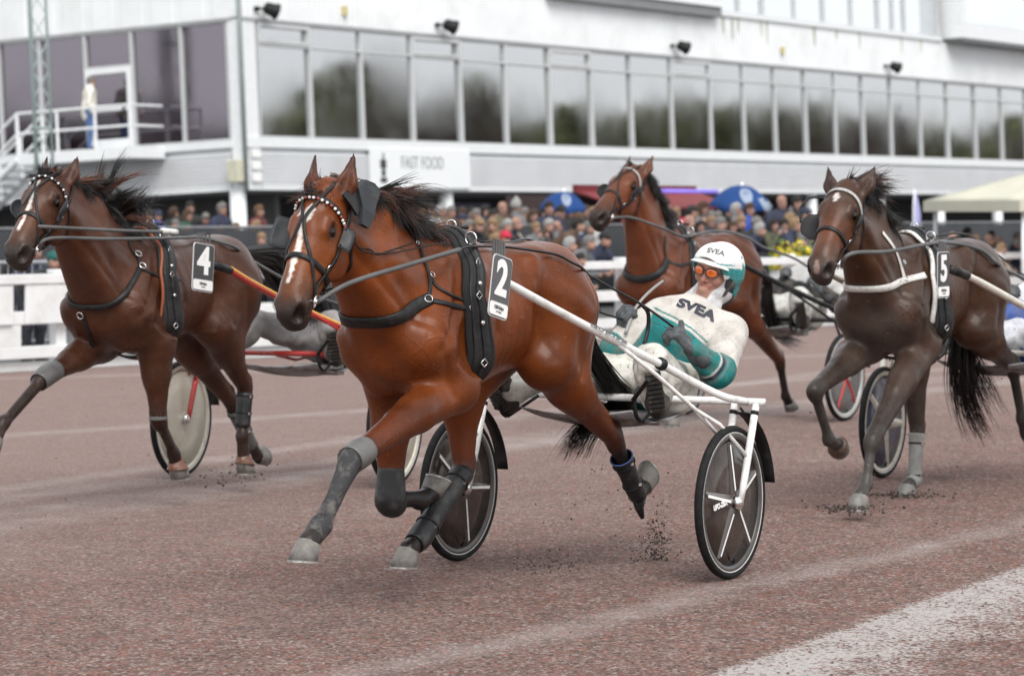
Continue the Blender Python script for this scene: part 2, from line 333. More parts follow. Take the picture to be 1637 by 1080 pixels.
    h = M('ADD', M('MULTIPLY', grit.outputs['Fac'], .8), M('MULTIPLY', vor.outputs['Distance'], .9)); h = M('ADD', h, M('MULTIPLY', mid.outputs['Fac'], 1.6)); bp = N('ShaderNodeBump'); bp.inputs['Strength'].default_value = .8; bp.inputs['Distance'].default_value = .022
    nt.links.new(h, bp.inputs['Height']); nt.links.new(bp.outputs[0], b.inputs['Normal']); return m
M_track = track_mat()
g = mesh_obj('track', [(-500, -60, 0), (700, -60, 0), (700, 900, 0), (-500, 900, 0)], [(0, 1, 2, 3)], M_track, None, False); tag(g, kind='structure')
# small clods and hoof-turned crumbs lying on the surface
rg = np.random.default_rng(12); mb = MB()
for i in range(1500):
    p = ground(rg.uniform(-60, 1700), 600+480*rg.random()**.8); s = .003+.006*rg.random()**3; R = basis0 = np.linalg.qr(rg.normal(size=(3, 3)))[0]
    V, Fc = sphere_geo(p+np.array([0, 0, s*.3]), (s, s*.8, s*.6), 5, 4, R); mb.add(V+rg.normal(size=(len(V), 3))*s*.18, Fc)
o = mb.build('grit', mat('grit_crumbs', (.19, .125, .108), .95, var=.5, vscale=9), None); tag(o, kind='stuff')
# fence line on the far side
FA = np.array([(80-CX)/F*31.9, 31.9]); FB = np.array([(1575-CX)/F*47.7, 47.7]); FD = (FB-FA)/np.linalg.norm(FB-FA); FN = np.array([-FD[1], FD[0]])    # FN points away from the camera
def fpt(px, z=0.0, back=0.0):      # point on the fence line (moved back) under the picture column px
    k = (px-CX)/F; o = FA+FN*back; t = (k*o[1]-o[0])/(FD[0]-k*FD[1]); q = o+FD*t; return np.array([q[0], q[1], z])
a, b = FA-FD*60+FN*.25, FA+FD*120+FN*.25; c_, d_ = b+FN*60, a+FN*60
g = mesh_obj('pavement', [(*q, .004) for q in (a, b, c_, d_)], [(0, 1, 2, 3)], mat('apron_asphalt', (.085, .085, .088), .9, var=.3, vscale=2, bump=.4, bscale=60), None, False); tag(g, kind='structure')
# ---------------------------------------------------------------- grandstand
C0 = at_depth(393, 298, 70.0)
BM = Matrix(((E1[0], E2[0], E3[0], C0[0]), (E1[1], E2[1], E3[1], C0[1]), (E1[2], E2[2], E3[2], C0[2]), (0, 0, 0, 1)))
BR_ = np.stack([E1, E2, E3], 1)
bl = lambda s, t, z: C0+E1*s+E2*t+E3*z
gs = bpy.data.objects.new('grandstand', None); COL.objects.link(gs); gs.matrix_world = BM; tag(gs, 'long white and grey grandstand with a band of reflecting windows', 'building')
M_white_clad = mat('white_cladding', (.74, .76, .77), .5, var=.05, vscale=.8, dirt=(.42, .43, .36), dirt_amt=.12, dscale=.9)
M_grey_clad = mat('grey_corrugated', (.68, .695, .71), .45, .0, var=.05, vscale=1)
M_frame = mat('window_frame_alu', (.70, .72, .73), .4, .0, var=.04)
M_mull = mat('mullion_alu', (.50, .515, .52), .4, .0, var=.05)
M_slab = mat('grey_soffit', (.20, .205, .21), .7)
M_greywall = mat('dark_grey_wall', (.085, .085, .085), .85, var=.12, vscale=2)
M_darkin = mat('dark_interior', (.020, .020, .021), .9)
def glass(name, col, metal):
    m = mat(name, col, .035, metal, var=.03, vscale=.5, spec=.5); return m
M_glassR = glass('coated_window_glass', (.50, .505, .51), 1.0); M_glassL = glass('tinted_window_glass', (.21, .19, .215), 1.0); M_glassU = glass('upper_window_glass', (.76, .78, .80), 1.0)
def ribs(name, s0, s1, z0, z1, face, horizontal, pitch, depth, m, out=0.0, parent=gs, duty=.55):
    V = []; Fc = []; put = (lambda a, d, z: (a, -d-out, z)) if face == 'R' else (lambda a, d, z: (-d-out, a, z)); L0, L1 = (z0, z1) if horizontal else (s0, s1); prof = [(L0, 0)]; x = L0
    while x+pitch <= L1+1e-6: prof += [(x+pitch*.08, 0), (x+pitch*.12, depth), (x+pitch*duty, depth), (x+pitch*(duty+.04), 0)]; x += pitch
    prof.append((L1, 0))
    for a, d in prof:
        if horizontal: V += [put(s0, d, a), put(s1, d, a)]
        else: V += [put(a, d, z0), put(a, d, z1)]
    for i in range(len(prof)-1): Fc.append((2*i, 2*i+1, 2*i+3, 2*i+2))
    b = len(V); L = [put(s0, -.25, z0), put(s1, -.25, z0), put(s1, -.25, z1), put(s0, -.25, z1)]
    o = mesh_obj(name, V+L, Fc+[(b, b+1, b+2, b+3)], m, parent, False); bm = bmesh.new(); bm.from_mesh(o.data); bmesh.ops.recalc_face_normals(bm, faces=bm.faces[:]); bm.to_mesh(o.data); bm.free(); return o
def bbox(name, s, t, z, m, parent=gs, bevel=0): mb = MB(); mb.box(((s[0]+s[1])/2, (t[0]+t[1])/2, (z[0]+z[1])/2), (s[1]-s[0], t[1]-t[0], z[1]-z[0])); return mb.build(name, m, parent, False, bevel)
SE, TE = 62.0, 16.0
ribs('lower_cladding', .62, SE, .03, .90, 'R', True, .098, .075, M_grey_clad, -.05, duty=.74); ribs('lower_cladding', .36, TE, .03, .90, 'L', True, .098, .075, M_grey_clad, -.05, duty=.74)
bbox('sill_beam', (.0, SE), (-.07, .30), (.92, 1.16), M_frame); bbox('sill_beam', (-.07, .30), (.31, TE), (.92, 1.10), M_frame)
bbox('cladding_foot', (.62, SE), (-.03, .20), (-.08, .027), M_frame); bbox('cladding_foot', (-.03, .20), (.36, TE), (-.08, .027), M_frame)
ribs('parapet_cladding', .0, SE, 3.97, 5.30, 'R', False, .21, .022, M_white_clad, .02); ribs('parapet_cladding', .02, TE, 3.97, 8.5, 'L', False, .9, .012, M_white_clad, .02, duty=.8)
bbox('parapet_foot', (.0, SE), (-.045, .2), (3.90, 3.965), mat('flashing_grey', (.36, .37, .38), .6)); bbox('parapet_foot', (-.045, .2), (.2, TE), (3.90, 3.965), mat('flashing_grey', (.36, .37, .38), .6))
ribs('upper_wall', .0, 24.4, 5.32, 8.5, 'R', False, .21, .022, M_white_clad, .02)
bbox('upper_canopy', (14.2, 24.4), (-.30, .1), (5.22, 5.50), M_slab); bbox('upper_canopy_face', (14.2, 24.42), (-.36, .1), (5.51, 8.5), M_white_clad)
bbox('upper_sill', (24.45, 42.0), (-.10, .25), (5.31, 5.45), M_frame)
bbox('roof', (.3, SE), (.3, TE), (8.2, 8.4), M_slab); bbox('first_floor_slab', (.25, SE), (.25, TE), (-.12, .6), M_slab)
bbox('interior_back_wall', (3, SE), (5.0, 5.2), (.9, 8.2), M_darkin); bbox('ground_floor_wall', (2.6, SE), (3.0, 3.2), (-3.0, -.12), M_darkin); bbox('ground_floor_wall', (2.4, 2.595), (.9, TE), (-3.0, -.12), M_greywall)
# corner: grey upright panels and a drain pipe
bbox('corner_panel', (-.02, .60), (-.02, .34), (-.08, 3.90), M_frame); tubeo = tube('drain_pipe', [(-.07, -.07, -.1), (-.07, -.07, 8)], .055, mat('pipe_grey_green', (.26, .30, .29), .5), gs, 8)
bbox('junction_box', (-.35, -.1), (-.05, .28), (.10, .62), mat('cream_box', (.50, .49, .38), .6), bevel=.02)
for k in range(3): bbox('notice_plate', (.16, .52), (-.10, -.07), (.12+.28*k, .32+.28*k), M_num)
for s in (.05, 9.18, 14.9, 20.6, 26, 31.4, 36.8, 42.0, 47.5): tube('column', [(s, .28, -3.2), (s, .28, -.08)], .19 if s < 1 else .20, M_white_clad, gs, 20)
# windows: every bay is a frame with its pane
mul = [.69, 2.86, 5.09, 7.41, 9.74, 12.03, 14.40, 16.72, 19.07, 21.55, 24.06, 26.31, 28.52, 30.77, 33.02, 35.26, 37.54, 40.07, 42.55, 45.12, 47.68, 50.2, 52.7, 55.2, 57.7]
def window(s0, s1, z0, z1, face, gl, transom=None, vent=False, w=.034, dep=.10):
    put = (lambda a, d, z: (a, d, z)) if face == 'R' else (lambda a, d, z: (d, a, z)); mb = MB()
    def bar(a0, a1, b0, b1, d0=-.015, d1=.09):
        c = put((a0+a1)/2, (d0+d1)/2, (b0+b1)/2); sz = put(a1-a0, d1-d0, b1-b0); mb.box(c, sz)
    bar(s0, s0+w, z0, z1); bar(s1-w, s1, z0, z1); bar(s0+w, s1-w, z0, z0+w); bar(s0+w, s1-w, z1-w, z1)
    if transom: bar(s0+w, s1-w, transom-.022, transom+.022)
    if vent: a = w+.07; bar(s0+w, s0+a, transom+.04, z1-w, -.03); bar(s1-a, s1-w, transom+.04, z1-w, -.03); bar(s0+a, s1-a, transom+.04, transom+.12, -.03); bar(s0+a, s1-a, z1-w-.08, z1-w, -.03)
    fr_ = mb.build('window', M_mull, gs, False)
    j = RNG.normal(size=2)*.0035; V = [put(a, .07+j[0]*(a-s0)+j[1]*(z-z0), z) for a, z in ((s0+w*.5, z0+w*.5), (s1-w*.5, z0+w*.5), (s1-w*.5, z1-w*.5), (s0+w*.5, z1-w*.5))]
    Fc = [(0, 1, 2, 3)] if face == 'R' else [(3, 2, 1, 0)]; o = mesh_obj('pane', V, Fc, gl, fr_, False); md = o.modifiers.new('t', 'SOLIDIFY'); md.thickness = .012; return fr_
for i in range(len(mul)-1): window(mul[i]+.003, mul[i+1]-.003, 1.17, 3.89, 'R', M_glassR, 3.36, i in (0, 3, 6, 9))
for t0, t1 in ((.37, 1.73), (1.73, 3.21), (4.63, 6.05), (6.05, 7.34), (7.34, 8.7), (8.7, 10.1), (10.1, 11.5)): window(t0+.003, t1-.003, 1.11, 3.89, 'L', M_glassL)
# door bay: fixed light above a glazed door
window(3.213, 4.627, 3.06, 3.89, 'L', M_glassL, None)
mb = MB(); dz0, dz1 = 1.11, 3.05
for a0, a1, b0, b1 in ((3.22, 3.36, dz0, dz1), (4.48, 4.62, dz0, dz1), (3.36, 4.48, dz1-.14, dz1), (3.36, 4.48, dz0, dz0+.22), (3.36, 4.48, dz0+.9, dz0+1.0)): mb.box((0.03, (a0+a1)/2, (b0+b1)/2), (.14, a1-a0, b1-b0))
dr = mb.build('door', M_frame, gs, False); bbox('pane', (.05, .06), (3.3, 4.55), (dz0+.1, dz1-.1), M_glassL, dr); bbox('handle', (-.11, -.07), (3.42, 3.46), (2.0, 2.2), M_black, dr)
up = [24.5, 26.2, 27.9, 30.2, 32.4, 34.6, 36.8, 38.0, 39.0, 42.0]
for a, b in zip(up[:-1], up[1:]): window(a+.003, b-.003, 5.46, 8.1, 'R', M_glassU)
# glazed box that juts out at the top right
bbox('bay_box', (42.3, 52), (-.75, .15), (5.42, 5.95), M_frame); bbox('bay_floor', (42.4, 52), (-.7, .15), (5.30, 5.415), M_slab); bbox('bay_post', (42.3, 42.7), (-.75, .1), (5.955, 8.4), M_frame)
o = bbox('bay_glass', (42.72, 52), (-.73, -.68), (5.96, 8.3), M_glassU)
# moss-streaked wall stains under the upper windows are thin runs on the cladding
for s, l in ((25.0, .5), (25.6, .65), (26.0, .4), (27.6, .5), (28.0, .75), (31.5, .6), (35, .55), (38.5, .5), (40.2, .45), (33.2, .3)):
    V = [(s-.05, -.046, 5.29), (s+.06, -.046, 5.29), (s+.02, -.046, 5.29-l), (s-.015, -.046, 5.29-l)]; o = mesh_obj('moss_streak', V, [(0, 1, 2, 3)], mat('moss', (.34, .36, .22), .9), gs, False); md = o.modifiers.new('t', 'SOLIDIFY'); md.thickness = .003
for s, z in ((4.3, 4.35), (29.0, 4.45)): bbox('wall_lamp', (s-.08, s+.08), (-.14, -.045), (z-.14, z+.10), mat('yellow_lamp', (.55, .47, .22), .5), bevel=.02)
bbox('wall_lamp', (-.14, -.045), (5.9, 6.06), (5.05, 5.3), mat('yellow_lamp', (.55, .47, .22), .5), bevel=.02)
# ground-floor posters
for s in (13.6, 16.6): bbox('poster', (s, s+2.2), (2.94, 2.996), (-1.3, -.25), mat('lilac_poster', (.13, .12, .19), .7))
# balcony with railing and stair
bbox('balcony', (-1.35, -.075), (2.27, 5.75), (.78, 1.05), M_white_clad)
def rail(name, P, r=.028): return tube(name, P, r, M_white_clad, gs, 8)
bal = [o for o in gs.children if o.name.startswith('balcony')][0]
mb = MB()
for z in (2.02, 1.54): mb.tube([(-1.31, 2.30, z), (-1.31, 5.72, z)], .032, 8); mb.tube([(-1.31, 2.30, z), (-.08, 2.30, z)], .032, 8)
for t in (2.30, 3.35, 4.5, 5.72): mb.tube([(-1.31, t, 1.05), (-1.31, t, 2.05)], .036, 8)
mb.build('railing', M_white_clad, bal)
mb = MB()
for s in (-1.31, -.35):
    mb.tube([(s, 5.75, .92), (s, 9.2, -1.5)], .085, 8)
    for dz in (1.0, .52): mb.tube([(s, 5.75, 1.0+dz), (s, 9.2, -1.42+dz)], .035, 8)
    for k in range(6): t = 5.75+.69*k; z = 1.0-.484*k; mb.tube([(s, t, z-.1), (s, t, z+1.02)], .03, 8)
for k in range(14): mb.box((-.83, 5.9+k*.25, .85-k*.175), (.95, .26, .04))
mb.build('stair', M_white_clad, gs)
# ---- sign
sg = bpy.data.objects.new('food_sign', None); COL.objects.link(sg); sg.matrix_world = BM; tag(sg, 'white FAST FOOD sign with black cup symbol on grandstand front', 'sign')
bbox('sign_board', (5.18, 9.87), (-.10, -.03), (-.02, .99), mat('sign_white', (.74, .76, .77), .4, var=.02), sg, .01)
place_text('sign_lettering', 'FAST FOOD', (7.55, -.105, .62), (1, 0, 0), (0, 0, 1), .44, mat('sign_grey_letters', (.30, .31, .32), .5), sg, bold=.004, extrude=.004, sx=.86)
mb = MB(); mb.box((5.72, -.108, .58), (.26, .012, .22)); mb.box((5.72, -.108, .36), (.16, .012, .16)); mb.box((5.74, -.108, .78), (.05, .012, .16), None); mb.box((5.72, -.108, .18), (.28, .012, .12)); mb.build('cup_symbol', mat('sign_black', (.03, .03, .03), .5), sg, False)
# ---- floodlights
def floodlight(s, z, label):
    o = bpy.data.objects.new('floodlight', None); COL.objects.link(o); o.matrix_world = Matrix.Translation(Vector(bl(s, -.04, z))) @ BM.to_3x3().to_4x4() @ Matrix.Scale(.82, 4); tag(o, label, 'floodlight', 'black floodlights along the grandstand')
    V, Fc = lathe_geo([(.10, 0), (.17, .05), (.20, .30), (.235, .34), (.235, .42), (.20, .43)], (.15, -.22, .04), nrm([.75, -.55, -.35]), 18); mesh_obj('lamp_housing', V, Fc, M_black, o)
    mb = MB(); mb.box((0, -.06, 0), (.12, .12, .12)); mb.tube([(0, -.08, 0), (.18, -.24, -.02)], .03, 8); mb.tube([(.10, -.34, .02), (.1, -.1, .0), (.36, -.22, .0)], .018, 6); mb.build('bracket', M_black, o)
    v, f = lathe_geo([(.001, .415), (.195, .416), (.195, .422), (.001, .424)], (.15, -.22, .04), nrm([.75, -.55, -.35]), 18); mesh_obj('lens', v, f, mat('lamp_glass', (.05, .05, .055), .08), o)
for s, z, l in ((.62, 4.18, 'black floodlight at the grandstand corner beside the drain pipe'), (8.55, 4.20, 'black floodlight above the FAST FOOD sign'), (21.5, 4.24, 'black floodlight right of the bay horse head, high on wall'), (37.0, 4.25, 'smallest black floodlight above plate 5 horse ears')): floodlight(s, z, l)
# ---- lattice masts
def mast(P, up, w, H_, label, m, turn=0.3):
    o = empty('lattice_mast', P); tag(o, label, 'mast'); up = nrm(up); a = nrm(np.cross(up, [math.cos(turn), math.sin(turn), 0])); b = np.cross(up, a); L = [w*.58*(math.cos(t)*a+math.sin(t)*b) for t in (.3, 2.39, 4.49)]
    for q in L: tube('mast_leg', [q, q+up*H_], .045*w/.58, m, o, 6)
    mb = MB(); n = int(H_/.55)
    for k in range(n):
        for i in range(3):
            p, q = L[i], L[(i+1) % 3]; z0, z1 = k*.55, (k+1)*.55
            mb.tube([p+up*z0, q+up*z1], .013, 4, False)
            if k % 6 == 0: mb.tube([p+up*z0, q+up*z0], .03, 5, False)
    mb.build('mast_lacing', m, o)
M_mast = mat('grey_green_mast', (.30, .37, .355), .6, .0, var=.1)
p = at_depth(76, 400, 58); p[2] = 0; mast(p, E3, .36, 14, 'slim grey-green lattice mast in front of the balcony stair', M_mast)
# ---------------------------------------------------------------- smooth bodies: blended tapered capsules turned into one continuous surface
class Body:
    def __init__(s, h): s.h = h; s.P = []
    def cone(s, a, b, ra, rb, c=None, sc=1.0, k=0.04, col='coat', sub=False):   # capsule a-b, radii ra-rb, squashed by sc along direction c
        s.P.append(dict(a=np.asarray(a, float), b=np.asarray(b, float), ra=ra, rb=rb, c=None if c is None else nrm(c), sc=sc, k=k, col=col, sub=sub)); return s
    def ball(s, a, r, **kw): return s.cone(a, np.asarray(a, float)+1e-4, r, r, **kw)
    @staticmethod
    def dist(p, X):                # X (...,3)
        d = X - p['a']; ab = p['b']-p['a']; g = 1.0
        if p['c'] is not None:
            q = (1/p['sc']-1); c = p['c']; d = d + (d@c)[..., None]*q*c; ab = ab + (ab@c)*q*c; g = math.sqrt(min(p['sc'], 1.0)) if p['sc'] < 1 else 1.0
        t = np.clip((d@ab)/max(ab@ab, 1e-12), 0, 1)
        return (np.linalg.norm(d - t[..., None]*ab, axis=-1) - (p['ra'] + (p['rb']-p['ra'])*t))*g
    def surface(s, smooth=2):
        h = s.h; ext = []
        for p in s.P:
            m = max(p['ra'], p['rb'])*max(1.0, p['sc']) + p['k'] + 3*h
            ext.append((np.minimum(p['a'], p['b'])-m, np.maximum(p['a'], p['b'])+m))
        lo = np.min([e[0] for e, p in zip(ext, s.P) if not p['sub']], axis=0); hi = np.max([e[1] for e, p in zip(ext, s.P) if not p['sub']], axis=0)
        N = np.ceil((hi-lo)/h).astype(int)+1; D = np.full(N, 9.0, np.float32)
        for p, (l, u) in zip(s.P, ext):
            i0 = np.clip(np.floor((l-lo)/h).astype(int), 0, N-1); i1 = np.clip(np.ceil((u-lo)/h).astype(int)+1, 1, N)
            if np.any(i1 <= i0): continue
            ax = [lo[k]+h*np.arange(i0[k], i1[k]) for k in range(3)]
            X = np.stack(np.meshgrid(*ax, indexing='ij'), -1); d = s.dist(p, X).astype(np.float32)
            sl = tuple(slice(i0[k], i1[k]) for k in range(3)); A = D[sl]; k = p['k']
            if p['sub']:
                d = -d; hh = np.maximum(k-np.abs(A-d), 0)/k; D[sl] = np.maximum(A, d)+hh*hh*k/4
            else:
                hh = np.maximum(k-np.abs(A-d), 0)/k; D[sl] = np.minimum(A, d)-hh*hh*k/4
        return surface_nets(D, lo, h, smooth)
    def colours(s, V, table, tau=0.018):
        W = np.zeros((len(V), 1)); C = np.zeros((len(V), 3)); best = np.full(len(V), 9.0)
        ps = [p for p in s.P if not p['sub']]; Ds = []
        for p in ps: d = s.dist(p, V); Ds.append(d); best = np.minimum(best, d)
        for p, d in zip(ps, Ds):
            w = np.exp(-np.clip((d-best)/tau, 0, 50))[:, None]; W += w; C += w*np.array(table[p['col']])
        return C/W
def surface_nets(D, lo, h, smooth=2):
    S = D < 0; n = D.shape
    c = [S[i:n[0]-1+i, j:n[1]-1+j, k:n[2]-1+k] for i in (0, 1) for j in (0, 1) for k in (0, 1)]
    cnt = np.sum(np.array(c, dtype=np.uint8), axis=0); cells = np.argwhere((cnt > 0) & (cnt < 8))
    idx = np.full(np.array(n)-1, -1, np.int64); idx[tuple(cells.T)] = np.arange(len(cells))
    acc = np.zeros((len(cells), 3)); num = np.zeros(len(cells))
    cor = [np.array(q) for q in ((0,0,0),(0,0,1),(0,1,0),(0,1,1),(1,0,0),(1,0,1),(1,1,0),(1,1,1))]
    val = [D[tuple((cells+q).T)] for q in cor]
    for a in range(8):
        for b in range(a+1, 8):
            if np.abs(cor[a]-cor[b]).sum() != 1: continue
            m = (val[a] < 0) != (val[b] < 0)
            t = np.where(m, val[a]/np.where(m, val[a]-val[b], 1), 0)
            acc += np.where(m[:, None], cor[a]+(cor[b]-cor[a])*t[:, None], 0); num += m
    V = lo + h*(cells + acc/num[:, None]); Q = []
    for ax in range(3):
        o1, o2 = [(1, 2), (2, 0), (0, 1)][ax]
        s0 = np.moveaxis(S, ax, 0); e = np.argwhere(s0[:-1] != s0[1:]); pts = np.empty_like(e); rest = [q for q in range(3) if q != ax]
        pts[:, ax] = e[:, 0]; pts[:, rest[0]] = e[:, 1]; pts[:, rest[1]] = e[:, 2]
        ok = np.all(pts > 0, axis=1) & np.all(pts < np.array(n)-1, axis=1); pts = pts[ok]
        d1 = np.zeros(3, int); d1[o1] = 1; d2 = np.zeros(3, int); d2[o2] = 1
        q = np.stack([idx[tuple((pts-d1-d2).T)], idx[tuple((pts-d2).T)], idx[tuple(pts.T)], idx[tuple((pts-d1).T)]], 1)
        flip = ~S[tuple(pts.T)]; q[flip] = q[flip][:, ::-1]; Q.append(q)
    Q = np.vstack(Q); Q = Q[np.all(Q >= 0, axis=1)]
    E = np.vstack([Q[:, [0, 1]], Q[:, [1, 2]], Q[:, [2, 3]], Q[:, [3, 0]]])
    for _ in range(smooth):
        A = np.zeros_like(V); N = np.zeros(len(V))
        for x, y in ((0, 1), (1, 0)):
            for k in range(3): A[:, k] += np.bincount(E[:, x], V[E[:, y], k], len(V))
            N += np.bincount(E[:, x], minlength=len(V))
        V = V*0.5 + 0.5*A/np.maximum(N, 1)[:, None]
    return V, Q
def body_obj(name, V, Q, colours, mat_, parent):
    me = bpy.data.meshes.new(name); me.vertices.add(len(V)); me.vertices.foreach_set('co', V.astype(np.float32).ravel())
    me.loops.add(4*len(Q)); me.loops.foreach_set('vertex_index', Q.astype(np.int32).ravel())
    me.polygons.add(len(Q)); me.polygons.foreach_set('loop_start', np.arange(0, 4*len(Q), 4, dtype=np.int32)); me.polygons.foreach_set('loop_total', np.full(len(Q), 4, np.int32))
    me.update(calc_edges=True); me.validate()
    if colours is not None:
        at = me.color_attributes.new('coat', 'FLOAT_COLOR', 'POINT'); at.data.foreach_set('color', np.hstack([colours, np.ones((len(V), 1))]).astype(np.float32).ravel())
    return link_mesh(name, me, mat_, parent)
# ---------------------------------------------------------------- horses
LAT = np.array([0, 1.0, 0])
class Horse:
    pass
def lerp(a, b, t): return np.asarray(a)*(1-t)+np.asarray(b)*t
def vnoise(V, s, seed=0):          # cheap smooth value noise for patch edges
    V = V*s+seed*7.3
    return (np.sin(V[:, 0]*1.7+1.3*np.sin(V[:, 1]*2.1))+np.sin(V[:, 1]*2.3+1.7*np.sin(V[:, 2]*1.9))+np.sin(V[:, 2]*2.9+1.1*np.sin(V[:, 0]*2.7)))/3
def build_horse(spec):
    fr0 = Frame(spec['A'], spec['O']); uw = fr0.at(*spec['withers'], 0.0); fr = fr0.moved(uw[0]); H = Horse(); H.fr = fr; H.spec = spec
    W = uw[2]; L = spec.get('len', 1.0)
    P = lambda p: fr.at(*p)
    root = empty(spec.get('name', 'horse'), fr.O, fr.yaw()); tag(root, spec['label'], 'horse', 'trotting horses racing in harness'); H.root = root
    B = Body(spec.get('h', 0.011))
    wz = W-1.58                     # everything is measured from the withers
    def T(u, v, w): return np.array([u*L, v, w+wz+spec.get('pitch', 0)*u])
    # trunk
    B.cone(T(-.08, 0, 1.17), T(-.56, 0, 1.20), .350, .280, LAT, .81, .05)
    B.cone(T(.02, 0, 1.16), T(.21, 0, 1.12), .325, .25, LAT, .84, .06)
    B.cone(T(.14, 0, 1.45), T(-.22, 0, 1.47), .085, .085, LAT, .8, .10)
    B.cone(T(-.22, 0, 1.40), T(-.66, 0, 1.32), .13, .17, LAT, 1.15, .10)
    B.cone(T(-.62, 0, 1.32), T(-.92, 0, 1.30), .18, .21, LAT, 1.15, .08)
    B.cone(T(-.92, 0, 1.30), T(-1.16, 0, 1.25), .215, .13, LAT, 1.05, .08)
    B.cone(T(-.60, 0, 1.19), T(-.88, 0, 1.24), .225, .18, LAT, .9, .06)
    B.cone(T(-.66, 0, 1.0), T(-.80, 0, 1.04), .05, .05, k=.07)
    for sd in (1, -1):
        B.cone(T(-.78, .13*sd, 1.38), T(-.98, .12*sd, 1.36), .12, .15, k=.08)
        B.cone(T(-.62, .18*sd, 1.42), T(-.60, .205*sd, 1.32), .05, .05, k=.06)                      # point of the hip
        B.cone(T(-1.0, .13*sd, 1.22), T(-1.16, .10*sd, 1.12), .20, .14, k=.06)
        B.cone(T(.04, .09*sd, 1.40), T(.30, .155*sd, 1.12), .10, .14, k=.05)                      # shoulder
        B.cone(T(-.12, .14*sd, 1.36), T(-.02, .205*sd, 1.05), .08, .11, k=.05)                     # triceps
        B.cone(T(.31, .11*sd, 1.06), T(.24, .10*sd, .95), .120, .10, k=.045)                       # breast
    for p in B.P:
        p['ra'] *= .935; p['rb'] *= .935; p['a'] = p['a']+np.array([0, 0, .022]); p['b'] = p['b']+np.array([0, 0, .022]); p['a'][1] *= .95; p['b'][1] *= .95
    # neck and head
    pb = P(spec['poll']); mz = P(spec['muzzle'])
    if 'poll_shift' in spec: pb = pb+np.array(spec['poll_shift'])
    nb = T(.20, 0, 1.22); bl = nb + (pb-nb); a = nrm(mz-pb); hl = np.linalg.norm(mz-pb); K = hl/.60
    c = nrm(LAT-(LAT@a)*a); c = nrm(c*math.cos(spec.get('roll', 0)) + np.cross(a, c)*math.sin(spec.get('roll', 0))); b = np.cross(c, a)
    if b[0] < 0: b = -b
    c = np.cross(a, b)*-1
    if c[1] < 0: c = -c
    Kx = K; K = spec.get('K', K); H.a, H.b, H.c, H.poll, H.K, H.Kx = a, b, c, pb, K, Kx
    HD = lambda x, y, z=0: pb + a*x*Kx + K*(b*y + c*z)
    H.HD = HD
    n1 = HD(.08, -.10); mid = lerp(nb, n1, .5)+np.array([-.02, 0, .03])
    B.cone(nb, mid, .275, .180, LAT, .60, .06); B.cone(mid, n1, .180, .122, LAT, .66, .05)
    cr0 = T(.10, 0, 1.47); cr1 = HD(-.02, -.06)
    B.cone(cr0, lerp(cr0, cr1, .5)+np.array([-.0, 0, .035]), .07, .065, LAT, .7, .08); B.cone(lerp(cr0, cr1, .5)+np.array([-.0, 0, .035]), cr1, .065, .06, LAT, .8, .08)
    for sd in (1, -1): B.cone(HD(.10, -.17, .035*sd), lerp(nb, n1, .1)+np.array([.10, .08*sd, -.12]), .05, .085, k=.05)   # jugular muscle
    B.cone(HD(.00, -.045), HD(.16, -.055), .075*K, .098*K, c, .88, .04)
    B.cone(HD(.10, -.06), HD(.24, -.075), .098*K, .095*K, c, .90, .03)
    B.cone(HD(.22, -.055), HD(.46, -.058), .084*K, .056*K, c, .90, .03, 'face')
    B.cone(HD(.20, -.015), HD(.50, -.028), .040*K, .030*K, c, 1.35, .03, 'face')
    B.cone(HD(.45, -.06), HD(.555, -.070), .059*K, .058*K, c, 1.05, .03, 'muzzle')
    B.cone(HD(.50, -.075), HD(.585, -.105), .045*K, .036*K, c, 1.15, .025, 'muzzle')
    B.cone(HD(.30, -.150), HD(.52, -.128), .040*K, .028*K, c, 1.1, .03, 'face'); B.cone(HD(.52, -.128), HD(.565, -.135), .030*K, .030*K, c, 1.2, .02, 'muzzle')
    for sd in (1, -1):
        B.cone(HD(.15, -.145, .042*sd), HD(.24, -.155, .045*sd), .095*K, .085*K, c, .42, .025)
        B.cone(HD(.150, -.004, .066*sd), HD(.195, -.006, .070*sd), .030*K, .024*K, k=.025)                     # brow
        B.cone(HD(.25, -.085, .064*sd), HD(.37, -.088, .048*sd), .022*K, .012*K, k=.025, col='face')            # facial crest
        B.cone(HD(.168, -.030, .104*sd), HD(.196, -.036, .104*sd), .022*K, .019*K, k=.012, sub=True)              # eye socket
        B.cone(HD(.54, -.046, .042*sd), HD(.578, -.066, .038*sd), .032*K, .030*K, k=.02, col='muzzle')           # nostril wing
        B.cone(HD(.552, -.030, .070*sd), HD(.590, -.062, .046*sd), .015*K, .023*K, k=.008, sub=True)
        ex, ey, ez = spec.get('eartip', (-.165, .0, .085))                       # where the ear tip lies in the head's frame
        e0 = HD(.030, -.050, .058*sd); e2 = HD(ex, ey, ez*sd); e1 = lerp(e0, e2, .42)+c*.012*sd; ed = nrm(e2-e0)
        fo = b*.75+c*.55*sd; fo = nrm(fo-(fo@ed)*ed)
        B.cone(e0, e1, .030*K, .041*K, fo, .75, .018, 'ear'); B.cone(e1, e2, .041*K, .007*K, fo, .55, .012, 'eartip')
        B.cone(lerp(e0, e1, .5)+fo*.040*K, lerp(e1, e2, .55)+fo*.022*K, .029*K, .014*K, k=.006, sub=True)
    B.cone(HD(.40, -.108, 0), HD(.60, -.113, 0), .004, .006, c, 8.0, .01, sub=True)                             # mouth line
    Bt = Body(.017); Bt.P = list(B.P); tv, tq_ = Bt.surface(2); H.tb = BVHTree.FromPolygons([tuple(v) for v in tv], [tuple(q) for q in tq_])      # the trunk alone, to lay girths on
    # legs
    H.j = {}
